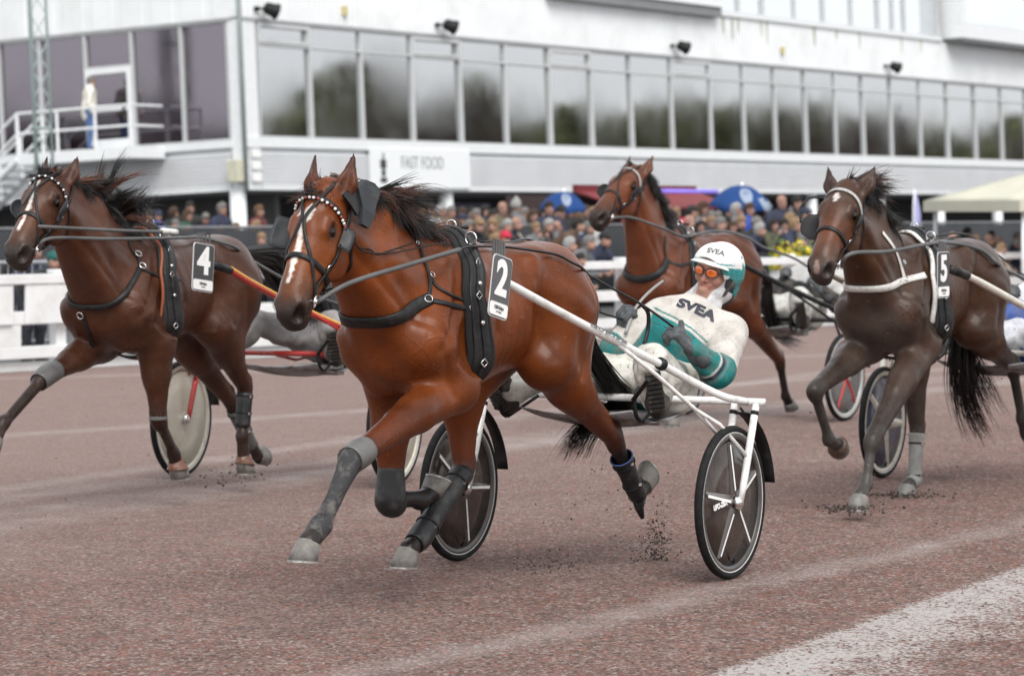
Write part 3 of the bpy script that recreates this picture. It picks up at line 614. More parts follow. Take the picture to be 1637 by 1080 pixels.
    for key in ('FL', 'FR', 'HL', 'HR'):
        if key not in spec: continue
        J = [P(q) if len(q) == 3 else np.array(q[:3]) for q in spec[key][:5]]; sd = 1 if key[1] == 'L' else -1; lc = spec.get('legcol', 'leg')
        rs = spec.get('rs', 1.0)
        if key in spec.get('hoofax', {}): J[3] = J[2]+nrm(spec['hoofax'][key])*.085
        if key[0] == 'F':
            kn, ft, co, so = J[:4]; el = np.array([.03*L, .165*sd, .93+wz]); sh = np.array([.27*L, .15*sd, 1.10+wz])
            dv = kn-el; el = el + np.array([.22*np.clip(dv[0], -.5, .5)*.5, 0, 0]); sh = sh+np.array([.10*np.clip(dv[0], -.5, .6), 0, .03*np.clip(dv[0], 0, .6)])
            fa = nrm(kn-el); m1 = lerp(el, kn, .38)
            B.cone(sh, el, .118, .108, k=.05); B.cone(el, m1, .108, .078, k=.05); B.cone(m1, kn, .078, .043, k=.04, col='fore')
            B.cone(el+np.array([.05, 0, -.02]), lerp(el, kn, .5)+np.array([.03, 0, 0]), .075, .05, k=.05)
            B.cone(lerp(el, kn, .93), kn+nrm(ft-kn)*.03, .050*rs, .046*rs, k=.02, col=lc); B.cone(kn, ft, .031*rs, .026*rs, k=.025, col=lc); bk = nrm(np.cross(LAT, ft-kn)); bk = bk if bk[0] < 0 else -bk; B.cone(kn+bk*.026*rs+nrm(ft-kn)*.04, ft+bk*.022*rs, .019*rs, .020*rs, k=.015, col=lc); B.cone(kn+bk*.03*rs-nrm(ft-kn)*.01, kn+bk*.03*rs, .026*rs, .024*rs, k=.02, col=lc)
        else:
            hk, ft, co, so = J[:4]; st = np.array([-.70*L, .165*sd, 1.00+wz]); dv = hk-np.array([-1.05*L, 0, .6]); st = st+np.array([np.clip(dv[0], -.5, .8)*.22, 0, .04*np.clip(dv[0], 0, 1)])
            if len(J) > 4: st = J[4]
            hp = np.array([-.90*L, .14*sd, 1.26+wz]); g = nrm(hk-st); bt = np.array([-1.14*L, .11*sd, 1.12+wz])
            B.cone(hp, st, .185, .122, k=.07); B.cone(hp+np.array([-.10, 0, -.05]), lerp(st, hk, .30), .168, .094, k=.07); B.cone(bt, lerp(st, hk, .35), .115, .075, k=.06)
            B.cone(st, lerp(st, hk, .45), .120, .085, k=.05); B.cone(lerp(st, hk, .42), hk, .085, .044, k=.04, col='fore')
            back = nrm(np.cross(LAT, g)); back = back if (back@np.array([-1, 0, .3])) > 0 else -back
            B.cone(lerp(st, hk, .60)+back*.055, hk+back*.055+g*-.03, .018, .024, k=.035, col='fore')                  # tendon and point of the hock
            B.cone(hk+back*.035-g*.03, hk+nrm(ft-hk)*.05, .038*rs, .040*rs, k=.025, col=lc); B.cone(hk, ft, .034*rs, .028*rs, k=.025, col=lc); B.cone(hk+back*.03*rs+nrm(ft-hk)*.05, ft+back*.022*rs, .020*rs, .021*rs, k=.015, col=lc)
        B.cone(ft-nrm(ft-(kn if key[0] == 'F' else hk))*.02, ft, .036*rs, .039*rs, k=.02, col=lc); B.cone(ft, co, .033*rs, .043*rs, k=.02, col=lc)
        H.j[key] = dict(up=el if key[0] == 'F' else st, k=J[0], f=ft, c=co, s=so)
    V, Q = B.surface(2)
    # muscle grooves and ridges, laid along lines in the side view
    nq = np.cross(V[Q[:, 2]]-V[Q[:, 0]], V[Q[:, 3]]-V[Q[:, 1]]); Nv = np.zeros_like(V)
    for k in range(4):
        for a_ in range(3): Nv[:, a_] += np.bincount(Q[:, k], nq[:, a_], len(V))
    Nv /= np.maximum(np.linalg.norm(Nv, axis=1, keepdims=True), 1e-12); t2 = lambda *p: [tuple(T(u, 0, w)[[0, 2]]) for u, w in p]
    G = [(t2((.03, 1.50), (.19, 1.28), (.37, 1.10)), .030, -.013), (t2((.0, 1.44), (.20, 1.16)), .022, .006), (t2((-.10, 1.40), (-.17, 1.16), (-.06, .99)), .030, -.014), (t2((.22, 1.06), (.10, 1.0), (-.02, 1.01)), .022, -.010), (t2((-.62, 1.33), (-.70, 1.12)), .055, -.016), (t2((-.66, 1.20), (-.72, 1.02)), .022, -.008),
         (t2((-1.02, 1.38), (-1.08, 1.12), (-1.0, .93)), .024, -.011), (t2((-.72, 1.42), (-.98, 1.26)), .032, -.007), (t2((.05, .96), (-.30, .92), (-.6, .97)), .011, .007), (t2((-.86, 1.20), (-.95, .98)), .030, -.006), (t2((.33, 1.06), (.25, .90)), .020, -.009)]
    G += [(t2((-.24-.085*k, 1.38), (-.31-.085*k, 1.02)), .018, -.0042) for k in range(5)]
    if True: j0, j1, j2 = T(.33, 0, 1.16), HD(.16, -.20), HD(.02, -.13); G += [([tuple(j0[[0, 2]]), tuple(j1[[0, 2]])], .024, -.012), ([tuple(T(.06, 0, 1.42)[[0, 2]]), tuple(j2[[0, 2]])], .035, -.007), ([tuple(T(.22, 0, 1.32)[[0, 2]]), tuple(HD(.10, -.16)[[0, 2]])], .05, .006)]
    sidew = np.clip((np.abs(V[:, 1])-.05)/.04, 0, 1); UW = V[:, [0, 2]]
    for pl, w_, dep in G:
        best = np.full(len(V), 9.0)
        for p_, q_ in zip(pl[:-1], pl[1:]):
            p_, q_ = np.array(p_), np.array(q_); ab = q_-p_; t_ = np.clip(((UW-p_)@ab)/max(ab@ab, 1e-9), 0, 1); best = np.minimum(best, np.linalg.norm(UW-p_-t_[:, None]*ab, axis=1))
        V = V + Nv*(dep*np.exp(-(best/w_)**2)*sidew)[:, None]
    tb = dict(spec['cols']); C = B.colours(V, tb)
    # markings in the head's own frame
    R = (V-pb)/K; x = R@a*K/Kx; y = R@b; z = R@c
    onhead = (np.abs(z) < .16) & (x > -.1) & (x < .72) & (y > -.26) & (y < .12)
    for mk in spec.get('marks', ()):
        pts = np.array(mk['line']); best = np.full(len(V), 9.0)
        for p, q in zip(pts[:-1], pts[1:]):
            ab = q[:2]-p[:2]; t = np.clip(((x-p[0])*ab[0]+(z-p[1])*ab[1])/max(ab@ab, 1e-9), 0, 1); d = np.hypot(x-p[0]-t*ab[0], z-p[1]-t*ab[1])-(p[2]+(q[2]-p[2])*t); best = np.minimum(best, d)
        w = np.clip(.5-(best+.006*vnoise(V, 60))/.006, 0, 1)*(onhead & (y > -.075)); C = C*(1-w[:, None])+np.array(mk.get('col', (.62, .58, .54)))*w[:, None]
    for sd in (1, -1):              # bare dark skin round the eyes and inside the nostrils
        for q, r, amt in ((HD(.182, -.030, .095*sd), .034*K, .75), (HD(.572, -.048, .056*sd), .026*K, .92)):
            w = np.clip((r*1.35-np.linalg.norm(V-q, axis=1))/(r*.7), 0, 1)*amt; C = C*(1-w[:, None])+np.array((.008, .006, .005))*w[:, None]
    # dark legs, mud: real coat colour that follows the anatomy
    if 'mudchest' in spec:
        m = spec['mudchest']; d = np.linalg.norm((V-(np.array(m[0])+np.array([0, 0, wz])))/np.array(m[1]), axis=1); w = np.clip(1.25-d+.35*vnoise(V, 9), 0, 1)*m[2]; C = C*(1-w[:, None])+np.array(m[3])*w[:, None]
    spec['_wz'] = wz; H.V, H.Q = V, Q
    H.body = body_obj('body', V, Q, C, coat_mat('coat_'+spec.get('coatname', 'bay'), **spec.get('coatkw', {})), root)
    H.bvh = BVHTree.FromPolygons([tuple(v) for v in V], [tuple(q) for q in Q])
    # eyes
    for sd in (1, -1):
        v, f = sphere_geo(HD(.182, -.036, .0705*sd), .0255*K, 18, 12); mesh_obj('eye', v, f, M_eye, root)
    # hooves
    for key, j in H.j.items(): hoof(H, key, spec.get('hoofmat', {}).get(key, M_hoof), spec.get('bell', {}).get(key))
    return H
M_coatdark = mat('lid_skin', (0.03, 0.014, 0.010), 0.4)
M_bell = mat('brown_bell_boot', (0.115, 0.040, 0.022), 0.45, var=0.2, dirt=(0.2, 0.14, 0.1), dirt_amt=0.2)
M_shoewhite = mat('worn_shoe_edge', (0.34, 0.33, 0.31), 0.5, 0.4, var=0.5, vscale=30, dirt=(.1, .08, .07), dirt_amt=.5, dscale=25)
def hoof(H, key, m, bell=None):
    j = H.j[key]; ax = nrm(j['s']-j['c']); pd = nrm(j['c']-j['f']); t = pd-(pd@ax)*ax                      # toe points the way the pastern leans
    if np.linalg.norm(t) < .15: t = np.array([1.0, 0, 0])-ax[0]*ax
    t = nrm(t); s = np.cross(ax, t); hgt = .082; hsc = .90; c0 = j['c']+ax*(-.012)
    hgt = max(.07, min(.10, np.linalg.norm(j['s']-j['c'])))
    def rings(prof, ang=None):
        V = []; n = 22
        for (r, x, fwd) in prof:
            for i in range(n):
                a = 2*math.pi*i/n; ca = math.cos(a); r0 = r*hsc; rr = r0*(1.0+.16*ca) if ca > 0 else r0*(1.0-.05*ca)
                V.append(c0+ax*(x*hgt - .018*(1-ca)*(.5 if x < .5 else 0) + (.02*(1-ca) if x < .3 else 0)*1.0)+t*(fwd+rr*ca)+s*r0*math.sin(a)*.94)
        Fc = [(p*n+i, p*n+(i+1) % n, (p+1)*n+(i+1) % n, (p+1)*n+i) for p in range(len(prof)-1) for i in range(n)]
        return V, Fc, n
    V, Fc, n = rings([(.046, -.05, 0), (.053, .06, .002), (.056, .12, .004), (.062, .55, .018), (.068, 1.0, .034), (.060, 1.02, .034), (.048, .92, .03), (.02, .88, .03), (.002, .87, .03)])
    o = mesh_obj('hoof', V, Fc, m, H.root)
    V, Fc, n = rings([(.0695, 1.0, .034), (.0695, 1.10, .035), (.050, 1.10, .035), (.050, 1.0, .034), (.0695, 1.0, .034)])
    mesh_obj('horseshoe', V, Fc, M_shoewhite, o, False)
    if bell:
        V, Fc, n = rings([(.044, -.45, -.01), (.050, -.40, -.006), (.060, 0.0, 0), (.073, .42, .012), (.074, .48, .012), (.070, .46, .012), (.056, 0, 0)])
        mesh_obj('bell_boot', V, Fc, bell, H.root)
def sleeve(H, name, pts, radii, m, n=16, thick=.006, up=None):     # boot or wrap round a limb, open at both ends
    P = smooth_path(pts, 5); r = np.interp(np.linspace(0, 1, len(P)), np.linspace(0, 1, len(radii)), radii)
    V1, F1 = tube_geo(P, r, n, False, up); V2, F2 = tube_geo(P, r-thick, n, False, up); b = len(V1); L = len(P)
    Fc = F1+[tuple(i+b for i in q[::-1]) for q in F2]
    for k in range(n):
        k2 = (k+1) % n; Fc.append((k2, k, b+k, b+k2)); e = (L-1)*n; Fc.append((e+k, e+k2, b+e+k2, b+e+k))
    o = mesh_obj(name, V1+V2, Fc, m, H.root)
    if name in ('shin_boot', 'shin_wrap'):
        T_, N_, B_ = frames_along(P)
        for fr_ in (.18, .62):             # straps with their buckles
            i = int(fr_*(L-1)); V, F2_ = ring_geo(P[i], T_[i], r[i]+.001, .0055, 20, 5); mesh_obj('boot_strap', V, F2_, M_black, o)
            mb = MB(); mb.box(P[i]+np.array([.3, .95, 0])/1.0*(r[i]+.003), (.016, .008, .014)); mb.build('buckle', M_chrome, o, False)
    return o
# ---- tack laid on the horse's own surface
def on_skin(H, px, py, v=0.0, off=0.004):
    o = H.fr.loc(CAMP); d = ray(px, py); d = np.array([d@H.fr.f, d@H.fr.l, d[2]]); d = nrm(d)
    h = H.bvh.ray_cast(Vector(o), Vector(d), 60)
    if h[0] is None:
        p = H.fr.at(px, py, v); q = H.bvh.find_nearest(Vector(p)); 
        return np.array(p), nrm(np.array(p)-np.array(q[0])) if q[0] is not None else -d
    nn = np.array(h[1]); nn = nn if nn@d < 0 else -nn
    return np.array(h[0])+nn*off, nn
def near_skin(H, p, off=0.004):
    q = H.bvh.find_nearest(Vector(p)); nn = np.array(q[1]); return np.array(q[0])+nn*off, nn
def strap(H, name, pix, width, m, parent=None, v=0.0, thick=.005, off=.002, sub=8):
    pp = smooth_path(np.array([(*q[:2], 0) for q in pix], float), sub); P = []; N = []
    for q in pp: p, n = on_skin(H, q[0], q[1], v, off); P.append(p); N.append(n)
    P = np.array(P); N = np.array(N)
    for _ in range(2): P[1:-1] = .5*P[1:-1]+.25*(P[:-2]+P[2:]); N[1:-1] = .5*N[1:-1]+.25*(N[:-2]+N[2:])
    V, Fc = ribbon_geo(P+N*off, N, width, thick); o = mesh_obj(name, V, Fc, m, parent or H.root); return o
def skin_path(H, name, pts, width, m, parent=None, thick=.005, off=.003, sub=8):    # through 3-D points, pressed onto the skin
    P = []; N = []
    for q in smooth_path(pts, sub): p, n = near_skin(H, q, off); P.append(p); N.append(n)
    P = np.array(P); N = np.array(N)
    for _ in range(2): P[1:-1] = .5*P[1:-1]+.25*(P[:-2]+P[2:]); N[1:-1] = .5*N[1:-1]+.25*(N[:-2]+N[2:])
    V, Fc = ribbon_geo(P+N*off, N, width, thick); return mesh_obj(name, V, Fc, m, parent or H.root)
def loop_strap(H, name, c, e1, e2, width, m, parent=None, a0=0, a1=2*math.pi, thick=.006, off=.003, n=60, reach=1.0, lim=None):
    P = []; N = []; e1 = nrm(e1); e2 = nrm(e2); last = None
    for i in range(n+1):
        a = a0+(a1-a0)*i/n; d = math.cos(a)*e1+math.sin(a)*e2
        o = np.array(c, float)
        if lim:                     # lim gives u as a function of the height: the strap may lean and bend; cast from inside the trunk
            for _ in range(4):
                h = H.tb.ray_cast(Vector(o), Vector(d), 1.2)
                if h[0] is None: break
                o[0] = lim(h[0][2])
        else: h = H.tb.ray_cast(Vector(o+d*reach), Vector(-d), reach)
        if h[0] is None: continue
        if np.array(h[1])@d < 0: h = (h[0], -h[1])
        P.append(np.array(h[0])); N.append(np.array(h[1]))
    P = np.array(P); N = np.array(N)
    for _ in range(3): P[1:-1] = .5*P[1:-1]+.25*(P[:-2]+P[2:]); N[1:-1] = .5*N[1:-1]+.25*(N[:-2]+N[2:])
    V, Fc = ribbon_geo(P+N*off, N, width, thick); return mesh_obj(name, V, Fc, m, parent or H.root), P, N
def lock(p0, d0, length, curl, n=8, rng=None, droop=0.4):
    rng = RNG if rng is None else rng; P = [np.asarray(p0, float)]; d = nrm(d0); q = rng.normal(size=3)*curl
    for i in range(n):
        d = nrm(d+q/n+np.array([0, 0, -droop/n])); P.append(P[-1]+d*length/n)
        if i == n//2: q = rng.normal(size=3)*curl
    return P
def hair(H, name, strands, m, parent=None):
    V, Fc = hair_geo(strands); return mesh_obj(name, V, Fc, m, parent or H.root)
# ---------------------------------------------------------------- harness and bridle
def bridle(H, m=None, beads=None, noseband=True, face=True, bmat=None, w=.020):
    m = m or M_leather; D = H.HD; root = H.root
    br = empty('bridle', (0, 0, 0)); br.parent = root
    bb = skin_path(H, 'browband', [D(.135, -.10, .12), D(.10, -.045, .105), D(.075, -.0, .08), D(.066, .03, .0), D(.075, -.0, -.08), D(.10, -.045, -.105), D(.135, -.10, -.12)], w*1.05, bmat or m, br)
    skin_path(H, 'crown_strap', [D(.135, -.10, .12), D(.05, -.10, .10), D(-.025, -.09, .055), D(-.045, -.05, 0), D(-.025, -.09, -.055), D(.05, -.10, -.10), D(.135, -.10, -.12)], w*1.3, m, br)
    for sd in (1, -1):
        skin_path(H, 'cheek_strap', [D(.13, -.10, .12*sd), D(.22, -.105, .11*sd), D(.34, -.105, .08*sd), D(.43, -.10, .07*sd), D(.475, -.10, .07*sd)], w, m, br, thick=.006)
        skin_path(H, 'throat_strap', [D(.12, -.11, .12*sd), D(.17, -.19, .10*sd), D(.22, -.25, .05*sd), D(.22, -.27, 0)], w*.7, m, br)
        for t in (.20, .33):
            p, n = near_skin(H, D(t, -.105, .11*sd), .008); V, Fc = ring_geo(p, n, .014, .0028, 14, 5); mesh_obj('buckle', V, Fc, M_chrome, br)
    if noseband:
        skin_path(H, 'noseband', [D(.37, -.19, 0), D(.36, -.16, .06), D(.355, -.09, .09), D(.345, -.03, .07), D(.335, .02, 0), D(.345, -.03, -.07), D(.355, -.09, -.09), D(.36, -.16, -.06), D(.37, -.19, 0)], w*1.1, m, br)
    if face:
        for sd in (1, -1):
            skin_path(H, 'face_strap', [D(-.03, -.02, .03*sd), D(.06, .03, .035*sd), D(.15, .02, .006*sd), D(.22, .02, .012*sd), D(.32, .0, .045*sd), D(.40, -.04, .07*sd), D(.475, -.095, .075*sd)], w*.72, m, br)
    if beads:
        P = []
        for k in range(31):
            t = k/30; z = .115*math.cos(math.pi*t); q, n = near_skin(H, D(.075+.062*abs(math.cos(math.pi*t))**2.2, .03-.12*abs(math.cos(math.pi*t))**2, z), .014); P.append(q)
        mb = MB()
        for k, q in enumerate(P):
            mb.cur = k % len(beads); mb.add(*sphere_geo(q, .0068, 8, 6))
        mb.build('bead_row', beads, bb)
    for sd in (1, -1):              # bit rings and mouthpiece end
        q, n = near_skin(H, D(.485, -.105, .08*sd), .012)
        V, Fc = ring_geo(q, n, .026, .004, 22, 6); mesh_obj('bit_ring', V, Fc, M_chrome, br)
        V, Fc = tube_geo([q-H.c*.03*sd, q+H.c*.012*sd], .010, 8); mesh_obj('bit_end', V, Fc, M_chrome, br)
    H.bridle = br; return br
def blinker(H, sd, kind='square', m=None, x=.19, y=-.085, z=.095, hgt=.072, depth=.085, out=.055):
    D = H.HD; n = 9; V = []; Fc = []
    for side in (0, 1):
        for i in range(n):
            s = -1+2*i/(n-1)
            for j in range(n):
                t = j/(n-1)
                if kind == 'cup': e = math.sqrt(max(0, 1-abs(s)**2.4)); tt = t*(.25+.75*e)
                else: tt = t*(1 if abs(s) < .85 else .93)
                p = D(x+hgt*s+.012*t, y+depth*tt*.75, (z+out*tt+.012*math.sin(math.pi*t)*(1-s*s))*sd)
                V.append(p + side*(H.c*sd*.006-H.b*.003))
    for side in (0, 1):
        o = side*n*n
        for i in range(n-1):
            for j in range(n-1):
                q = (o+i*n+j, o+i*n+j+1, o+(i+1)*n+j+1, o+(i+1)*n+j); Fc.append(q if side else q[::-1])
    edge = [i*n+n-1 for i in range(n)]; e0 = [i*n for i in range(n)]; t0 = list(range(n)); t1 = [(n-1)*n+j for j in range(n)]
    for L in (edge, e0, t0, t1):
        for a, b in zip(L[:-1], L[1:]): Fc.append((a, b, b+n*n, a+n*n))
    return mesh_obj('blinker', V, Fc, m or M_black, H.bridle)
def girth(H, pts, w=.12, m=None, pad=None, padw=.17, trim=None):    # pts: (u, w) from the withers down to the belly
    m = m or M_leather; hs = empty('harness', (0, 0, 0)); hs.parent = H.root; H.harness = hs
    pts = sorted([(b, a) for a, b in pts]); hz = [p[0] for p in pts]; us = [p[1] for p in pts]; lim = lambda z: float(np.interp(z, hz, us))
    c = np.array([lim(1.15), 0, 1.17+H.spec['_wz']]); e1 = np.array([0, 0, 1.0])
    if pad: loop_strap(H, 'saddle_pad', c, e1, LAT, padw, pad, hs, -2.3, 2.3, .018, .004, 80, lim=lim)
    if trim: loop_strap(H, 'pad_trim', c, e1, LAT, .014 if trim is not M_whitestrap else .034, trim, hs, -2.0, 2.0, .014, .012, 80, lim=lambda z: lim(z)+padw*.47)
    loop_strap(H, 'girth_strap', c, e1, LAT, w, m, hs, 0, 2*math.pi, .012, .020 if pad else .004, 100, lim=lim)
    loop_strap(H, 'girth_overlay', c, e1, LAT, w*.35, m, hs, -2.4, 2.4, .010, .030 if pad else .014, 80, lim=lambda z: lim(z)-.01)
    for sd in (1, -1):              # terrets and buckles
        for k, (ang, off) in enumerate(((.30, .05), (.62, .04), (.9, .044), (1.05, .045), (1.45, .042), (2.0, .04))):
            d = np.array([0, math.sin(ang)*sd, math.cos(ang)]); o = c.copy()
            for _ in range(4):
                h = H.tb.ray_cast(Vector(o), Vector(d), 1.2); o[0] = lim(h[0][2])
            nn = np.array(h[1]); nn = nn if nn@d > 0 else -nn
            q = np.array(h[0])+nn*off
            if k == 0: V, Fc = ring_geo(q+nn*.01, [1, 0, 0], .027, .0045, 22, 6); mesh_obj('terret_ring', V, Fc, M_chrome, hs)
            elif k % 2: V, Fc = ring_geo(q, nn, .018, .003, 4, 5, e1); mesh_obj('harness_buckle', V, Fc, M_chrome, hs)
            else: V, Fc = sphere_geo(q, (.011, .011, .011), 12, 8); mesh_obj('harness_stud', V, Fc, M_chrome, hs)
    return hs
Horse.fr_u = lambda s: np.array([1.0, 0, 0])
def plate_geo(W, Hh, cut=.02, r=.022, n=5):        # outline of the number plate: rounded, top back corner sloped
    pts = []
    for cx, cy, a0 in ((W/2-r, Hh/2-r-cut, 0), (-W/2+r, Hh/2-r, 90), (-W/2+r, -Hh/2+r, 180), (W/2-r, -Hh/2+r+cut*.3, 270)):
        for k in range(n+1):
            a = math.radians(a0+90*k/n); pts.append((cx+r*math.cos(a), cy+r*math.sin(a)))
    return pts
def number_plate(H, numeral, TL, TR, BL, BR, v, back, tone):
    fr = H.fr; tl, tr, bl, br_ = [fr.at(*p, v) for p in (TL, TR, BL, BR)]; cen = (tl+tr+bl+br_)/4
    ex = nrm((tr+br_)-(tl+bl)); ey = nrm((tl+tr)-(bl+br_)); W = .5*(np.linalg.norm(tr-tl)+np.linalg.norm(br_-bl)); Hh = .5*(np.linalg.norm(tl-bl)+np.linalg.norm(tr-br_))
    ey = nrm(ey-(ey@ex)*ex); nn = np.cross(ex, ey)
    pl = tag(empty('number_plate', (0, 0, 0)), None); pl.parent = H.root
    def slab(o, W, Hh, z0, z1, m, name, cy=0, r=.022):
        P = plate_geo(W, Hh, .0, r); n = len(P); V = [cen+ex*x+ey*(y+cy)+nn*z for z in (z0, z1) for x, y in P]
        Fc = [tuple(range(n-1, -1, -1)), tuple(n+k for k in range(n))]+[(k, (k+1) % n, n+(k+1) % n, n+k) for k in range(n)]
        return mesh_obj(name, V, Fc, m, o, False)
    slab(pl, W, Hh, -.004, 0, M_platedge, 'plate_edge')
    slab(pl, W*.955, Hh*.97, -.001, .0015, tone, 'plate_face')
    slab(pl, W*.93, Hh*.21, .0005, .003, M_num, 'plate_footer', -Hh*.36, .014)
    place_text('numeral', numeral, cen+ey*Hh*.115+nn*.003, ex, ey, Hh*.78, M_num, pl, bold=.007, extrude=.001, sx=.95*W/Hh/.62)
    place_text('small_print', 'CMM Eclipse', cen-ey*Hh*.335+nn*.0045, ex, ey, Hh*.072, M_numtext, pl, extrude=.0004, bold=.001, sx=.8)
    place_text('small_print', 'trav & galopp', cen-ey*Hh*.40+nn*.0045, ex, ey, Hh*.040, M_numtext, pl, extrude=.0004, sx=.8)
    return pl
M_platedge = mat('plate_edge_white', (.55, .56, .57), .4)
def rein(H, name, pts, r, m, parent=None, n=6, flat=False): return tube(name, smooth_path(pts, 6), r, m, parent or H.root, n)

def mane(H, n, base, dirs, length, mats, width=.05, curl=.8, r=.0016, droop=.5, seed=3, per=24):
    rg = np.random.default_rng(seed); S = [[] for _ in mats]; base = smooth_path(base, 10)
    for i in range(n):
        t = rg.random(); p = base[min(int(t*(len(base)-1)), len(base)-1)]+np.array([0, rg.normal()*width*.4, rg.normal()*.006]); f = t*(len(dirs)-1); k = min(int(f), len(dirs)-2)
        d = nrm(lerp(dirs[k], dirs[k+1], f-k)+rg.normal(size=3)*.16); L = (length[k]*(1-(f-k))+length[k+1]*(f-k))*(.6+.55*rg.random())
        C = smooth_path(lock(p, d, L, curl, 6, rg, droop), 3); mi = int(rg.random()**1.3*len(mats)); tt = np.linspace(0, 1, len(C))[:, None]
        for _ in range(per):
            o = rg.normal(size=3)*.008; e = rg.normal(size=3)*.022
            Q = C+o*(.6+tt)+e*tt**2.2; Q = Q[:max(5, int(len(Q)*(.6+.4*rg.random())))]; S[mi].append((Q, r*(.6+.8*rg.random())))
    for s, m in zip(S, mats):
        if s: hair(H, 'mane', s, m)
def tail(H, path, n, spread, m, r=.0028, curl=.5, seed=4):
    rg = np.random.default_rng(seed); S = []; path = np.array(path)
    for i in range(n):
        off = rg.normal(size=3)*spread; P = []; k = .6+.55*rg.random(); ph = rg.random()*6.28; cl = int(rg.random()*9)*.7
        for j, q in enumerate(path):
            t = j/(len(path)-1); P.append(q+off*(.2+t*.8)+np.array([math.sin(cl+3*t), math.cos(cl*1.7+2.5*t), .6*math.sin(cl*2.3)])*.05*t*curl+np.array([math.sin(ph+4*t), math.cos(ph+3*t), 0])*.012*t)
        P = smooth_path(P, 4); P = P[:max(4, int(len(P)*min(k, 1)))]; S.append((P, r*(.6+.8*rg.random())))
    hair(H, 'tail', S, m)
def collar(H, pix, width, m, parent, thick=.014):                   # breast collar seen on the left side, carried round the chest to the other side
    P = [on_skin(H, x, y, 0, 0)[0] for x, y in pix]; A = P[0]*np.array([1, 0, 1]); Bq = min(P, key=lambda p: abs(p[1]))*np.array([1, 0, 1]) if min(abs(p[1]) for p in P) < .1 else P[-1]*np.array([1, 0, 1])
    f = P[len(P)*2//3]*np.array([1, 0, 1]); e1 = nrm(lerp(f, Bq, .5)-A); a0 = 1.75
    c = A+e1*.02
    return loop_strap(H, 'breast_collar', c, e1, LAT, width, m, parent, -a0, a0, thick, .003, 70, reach=.9)[0] if False else loop_strap(H, 'breast_collar', c, e1, LAT, width, m, parent, -a0, a0, thick, .003, 70, reach=.9)
def shadow_points(H, pix, v): return [on_skin(H, x, y, v, .018)[0] for x, y in pix]

def back_strap(H):                  # from the saddle along the spine to the tail
    L = H.spec.get('len', 1); wz = H.spec['_wz']; skin_path(H, 'back_strap', [np.array([u*L, 0, 1.75+wz-.1*abs(u)]) for u in (-.16, -.4, -.65, -.9, -1.1)], .026, M_leather, H.harness)
    q, n = near_skin(H, np.array([-.20*L, 0, 1.8+wz]), .03); V, Fc = ring_geo(q, [1, 0, 0], .022, .004, 16, 5); mesh_obj('check_hook', V, Fc, M_chrome, H.harness)
    mb = MB()
    for k in range(3): mb.add(*sphere_geo(q+np.array([-.03-.03*k, .01*k, -.01]), (.02, .012, .010), 8, 6))
    mb.build('saddle_hardware', M_leather, H.harness)
# ---------------------------------------------------------------- sulkies
def arc_pts(c, e1, e2, R, a0, a1, n=14): return [np.asarray(c)+R*(math.cos(a)*e1+math.sin(a)*e2) for a in np.linspace(a0, a1, n)]
M_disc = mat('dark_wheel_disc', (.032, .022, .018), .22, var=.25, vscale=5, dirt=(.12, .10, .09), dirt_amt=.25, dscale=7, coat=.15, spec=.4)
M_disccream = mat('cream_wheel_disc', (.50, .47, .39), .35, var=.08, dirt=(.25, .2, .16), dirt_amt=.3, dscale=5)
M_discblue = mat('dark_blue_disc', (.04, .045, .075), .3, var=.2, dirt=(.25, .22, .18), dirt_amt=.3, dscale=7)
M_rim = mat('rim_grey', (.42, .42, .41), .35, .4, var=.1, dirt=(.14, .11, .1), dirt_amt=.3, dscale=12)
M_rimline = mat('rim_line_pale', (.55, .55, .53), .4, var=.1, dirt=(.2, .17, .15), dirt_amt=.3, dscale=12)
M_rimdark = mat('rim_dark', (.075, .07, .068), .35, .2, var=.2, dirt=(.14, .11, .1), dirt_amt=.3, dscale=12)
M_cream = mat('cream_rim', (.56, .53, .45), .4, var=.08, dirt=(.2, .16, .13), dirt_amt=.3, dscale=12)
